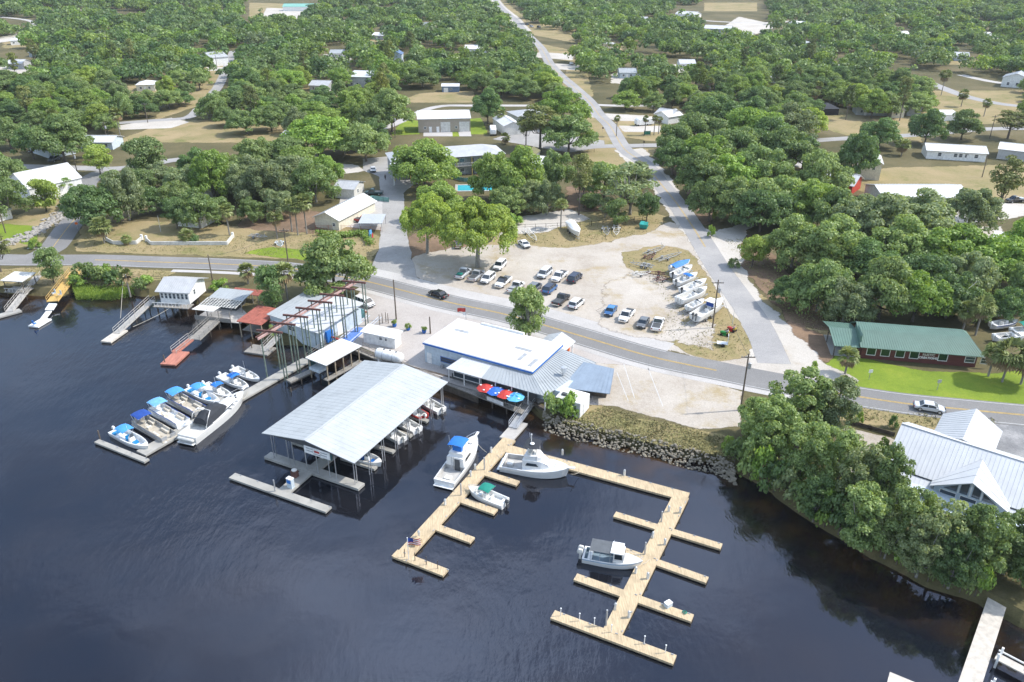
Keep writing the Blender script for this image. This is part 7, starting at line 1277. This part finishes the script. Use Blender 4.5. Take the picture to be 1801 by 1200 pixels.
q=P(999,617); o=thing('road_sign','orange and white advertising figure behind the restaurant','sign',q,.6); k=MB(); k.lathe(0,0,[(.3,0),(.35,.8),(.28,1.5),(.1,1.8)],10); k.build('figure',orange,o); k=MB(); k.box(-.45,.2,.9,.8,.1,1.3); k.build('banner',red,o); k=MB(); k.box(-.45,.13,1.3,.6,.03,.4); k.build('white_panel',white,o)
for lab,px,mt in [('stop sign at the left side street junction',(137,404),orange),('road sign post on the green lawn verge',(1648,686),galv),('small white sign on the lawn verge by the palm',(1528,668),white),('wooden roadside sign by the crossroads',(1132,258),darkwood),('wooden sign post left of the far road',(1060,233),darkwood)]:
    q=P(*px); o=thing('road_sign',lab,'sign',q,.1); k=MB(); k.box(0,0,-.1,.08,.08,2.1); k.build('post',galv,o); k=MB(); k.box(0,-.06,1.4,.7,.04,.6); k.build('panel',mt,o)
q=P(1138,239); o=thing('street_sign','teal carved welcome board under the four palms','sign',q,.1); k=MB(); k.box(0,0,.5,2.6,.15,1.3); k.build('panel',green_p,o); [MB().box(s*1.2,0,-.1,.15,.15,2.1).build('post',darkwood,o) for s in (-1,1)]
q=P(652,420); o=thing('road_sign','blue and red sail-shaped sign at the foot of the hedge','sign',q,1.3); k=MB(); k.yprism([(-.9,.3),(.9,.3),(.7,2.2),(-.5,2.4)],-.1,.1); k.build('panel',M('sign_blue',(.1,.3,.55)),o); k=MB(); k.yprism([(.3,.1),(1.3,.1),(1.2,1.2),(.5,1.1)],-.16,-.12); k.build('red_panel',red,o)
for i,(x,y,m_) in enumerate([(1018,697,blue_p),(1026,699,dgrey),(1034,699,dgrey)]):
    q=P(x,y); o=thing('wheelie_bin',['blue drum beside the cold store','dark rubbish bin right of the blue drum','dark rubbish bin farthest from the cold store'][i],'bin',q,.3*i); k=MB(); k.box(0,0,0,.7,.75,1.0,tx=1.12,ty=1.12); k.build('body',m_,o); k=MB(); k.box(0,0,1.0,.82,.86,.1); k.build('lid',m_,o)
q=P(1062,681); o=thing('round_table','round pale green table on the sand beside the restaurant','table',q); k=MB(); k.lathe(0,0,[(.8,.72),(.8,.78)],16); k.build('tabletop',M('pale_green',(.25,.36,.28)),o); k=MB(); k.lathe(0,0,[(.4,0),(.06,.05),(.06,.72)],8); k.build('leg',dgrey,o)
# small things on floats; petunia bed by the gantries
q=P(62,572,.4); o=thing('float_chair','blue chair on the white float','chair',q,1); k=MB(); k.box(0,0,.35,.6,.6,.1); k.box(-.3,0,.4,.1,.6,.7); k.build('seat',blue,o); [MB().box(a,b,0,.06,.06,.36).build('leg',white,o) for a in (-.25,.25) for b in (-.25,.25)]
for i,(x,y) in enumerate([(95,518),(105,520)]): q=P(x,y,1.75); o=thing('deck_chair',['pale blue deck chair on the yellow pier, left of two','pale blue deck chair on the yellow pier, right of two'][i],'chair',q,-2.2); k=MB(); k.box(0,0,.3,.6,.65,.08); k.box(-.35,0,.35,.08,.65,.75); k.build('seat',wall_lb,o); [MB().box(a,b,0,.07,.07,.3).build('leg',wall_lb,o) for a in (-.25,.25) for b in (-.25,.25)]
for i,(x,y) in enumerate([(668,571),(673,569),(679,567),(683,569)]): upole('dark bollard post of the small cluster on the plaza edge',(x,y),2.2,False,False,'post',pole_m,.09,name='bollard')
for o_ in [o for o in COL.objects if o.get('label','').startswith('dark bollard post')]: o_['group']='bollard cluster on the plaza edge'
p,rz,L=span((617,548),(640,553),G+.1); o=thing('flower_bed','red edged flower bed between the gantry legs','flower bed',p,rz); k=MB(); k.box(L/2,1,-.05,L,.15,.25); k.box(L/2,-1,-.05,L,.15,.25); k.build('edging',red,o); k=MB(); k.box(L/2,0,-.08,L,1.8,.2); k.build('soil',M('garden_soil',(.16,.12,.05)),o)
for i,(a,b) in enumerate([((218,470),(212,560)),((330,520),(234,575))]):
    A_,B_=P(*a,3.2 if i else 4.5),P(*b,.6); o=thing('mooring_line',['pale pole line running from the reeds to the long gangway','sagging pale line from the boathouse to its float'][i],'rope',A_); k=MB(); k.tube([A_.lerp(B_,t)-A_-Vector((0,0,.5*math.sin(PI*t)*i)) for t in np.linspace(0,1,8)],.04,5); k.build('line',M('pale_rope',(.5,.46,.38)),o)

for lab,a,za,b,zb in [('mooring line from the blue-canopied fishing boat to the timber dock',(838,778),1.5,(856,796),.5),('stern line of the blue-canopied fishing boat',(790,852),1.0,(800,866),.5),('bow line of the black-topped fishing cruiser',(1004,834),1.6,(1020,830),.5),('stern line of the black-topped fishing cruiser',(884,806),1.0,(874,800),.5),('bow line of the outboard cabin boat',(1130,992),1.2,(1142,984),.5),('bow line of the green-topped open boat',(826,862),1.1,(816,858),.5),('bow line of the large cruiser with charcoal canvas',(428,702),1.7,(436,690),.5)]:
    A_,B_=P(*a,za),P(*b,zb); o=thing('mooring_line',lab,'rope',A_); k=MB(); k.tube([A_.lerp(B_,t)-A_-Vector((0,0,.18*math.sin(PI*t))) for t in np.linspace(0,1,6)],.03,5); k.build('line',M('pale_rope',(.5,.46,.38)),o)
# ================================================================ AIR
hz=MB(); hz.add([(x,y,z) for z in (-4,72.5) for x,y in ((-1500,-60),(1500,-60),(1500,1900),(-1500,1900))],[(3,2,1,0),(4,5,6,7),(0,1,5,4),(1,2,6,5),(2,3,7,6),(3,0,4,7)])
m,n,o,l=_new('haze_air'); pv=n.nodes.new('ShaderNodeVolumePrincipled'); pv.inputs['Density'].default_value=.00008; pv.inputs['Color'].default_value=(.86,.92,1,1); pv.inputs['Anisotropy'].default_value=.2; l(pv.outputs[0],o.inputs['Volume'])
hz=hz.build('haze',m); hz['kind']='stuff'; hz['label']='thin pale summer haze over the whole town'
# ================================================================ GRASS TUFTS
rt=np.random.default_rng(21); C=[];K=[]
for q,nn in [([(1102,447),(1165,433),(1208,442),(1236,480),(1275,545),(1318,597),(1312,622),(1265,634),(1215,622),(1195,605),(1150,590),(1180,540),(1150,500),(1105,470)],1500),([(985,742),(1060,716),(1290,775),(1285,806),(1190,787),(1130,776)],3600),([(140,440),(560,455),(640,468),(670,420),(560,400),(260,425),(150,400)],2600),([(905,428),(1000,436),(1150,406),(1165,385),(1040,382),(890,415)],1400),([(1270,420),(1320,420),(1400,500),(1470,590),(1400,570),(1330,490)],1300),([(1480,735),(1700,760),(1760,738),(1490,716)],900),([(0,500),(120,500),(300,490),(300,478),(120,470),(0,475)],1300)]:
    xs=[a[0] for a in q]; ys=[a[1] for a in q]; k=0
    while k<nn:
        x,y=rt.uniform(min(xs),max(xs)),rt.uniform(min(ys),max(ys))
        if inpoly(x,y,q):
            k+=1; p=P(x,y); m_=mnoise.noise((p.x*.12,p.y*.12,4))
            if m_<-.15 and rt.random()<.7: continue
            for j in range(2): C.append((p.x+rt.normal()*.25,p.y+rt.normal()*.25,G+rt.uniform(.03,.16))); K.append(m_)
C=np.array(C); N=rt.normal(size=C.shape)*np.array([1,1,.5])+np.array([.3,0,1.0]); me=quads_mesh('grass_tufts',C,N,rt.uniform(.1,.26,len(C)),M('tuft_grass',(.25,.23,.1),.95,var=.4,scale=.25),rt,asp=.5); o=bpy.data.objects.new('grass_tufts',me); COL.objects.link(o); tag(o,'rough tufts of weeds and dry grass on the verges','grass',kind='stuff')
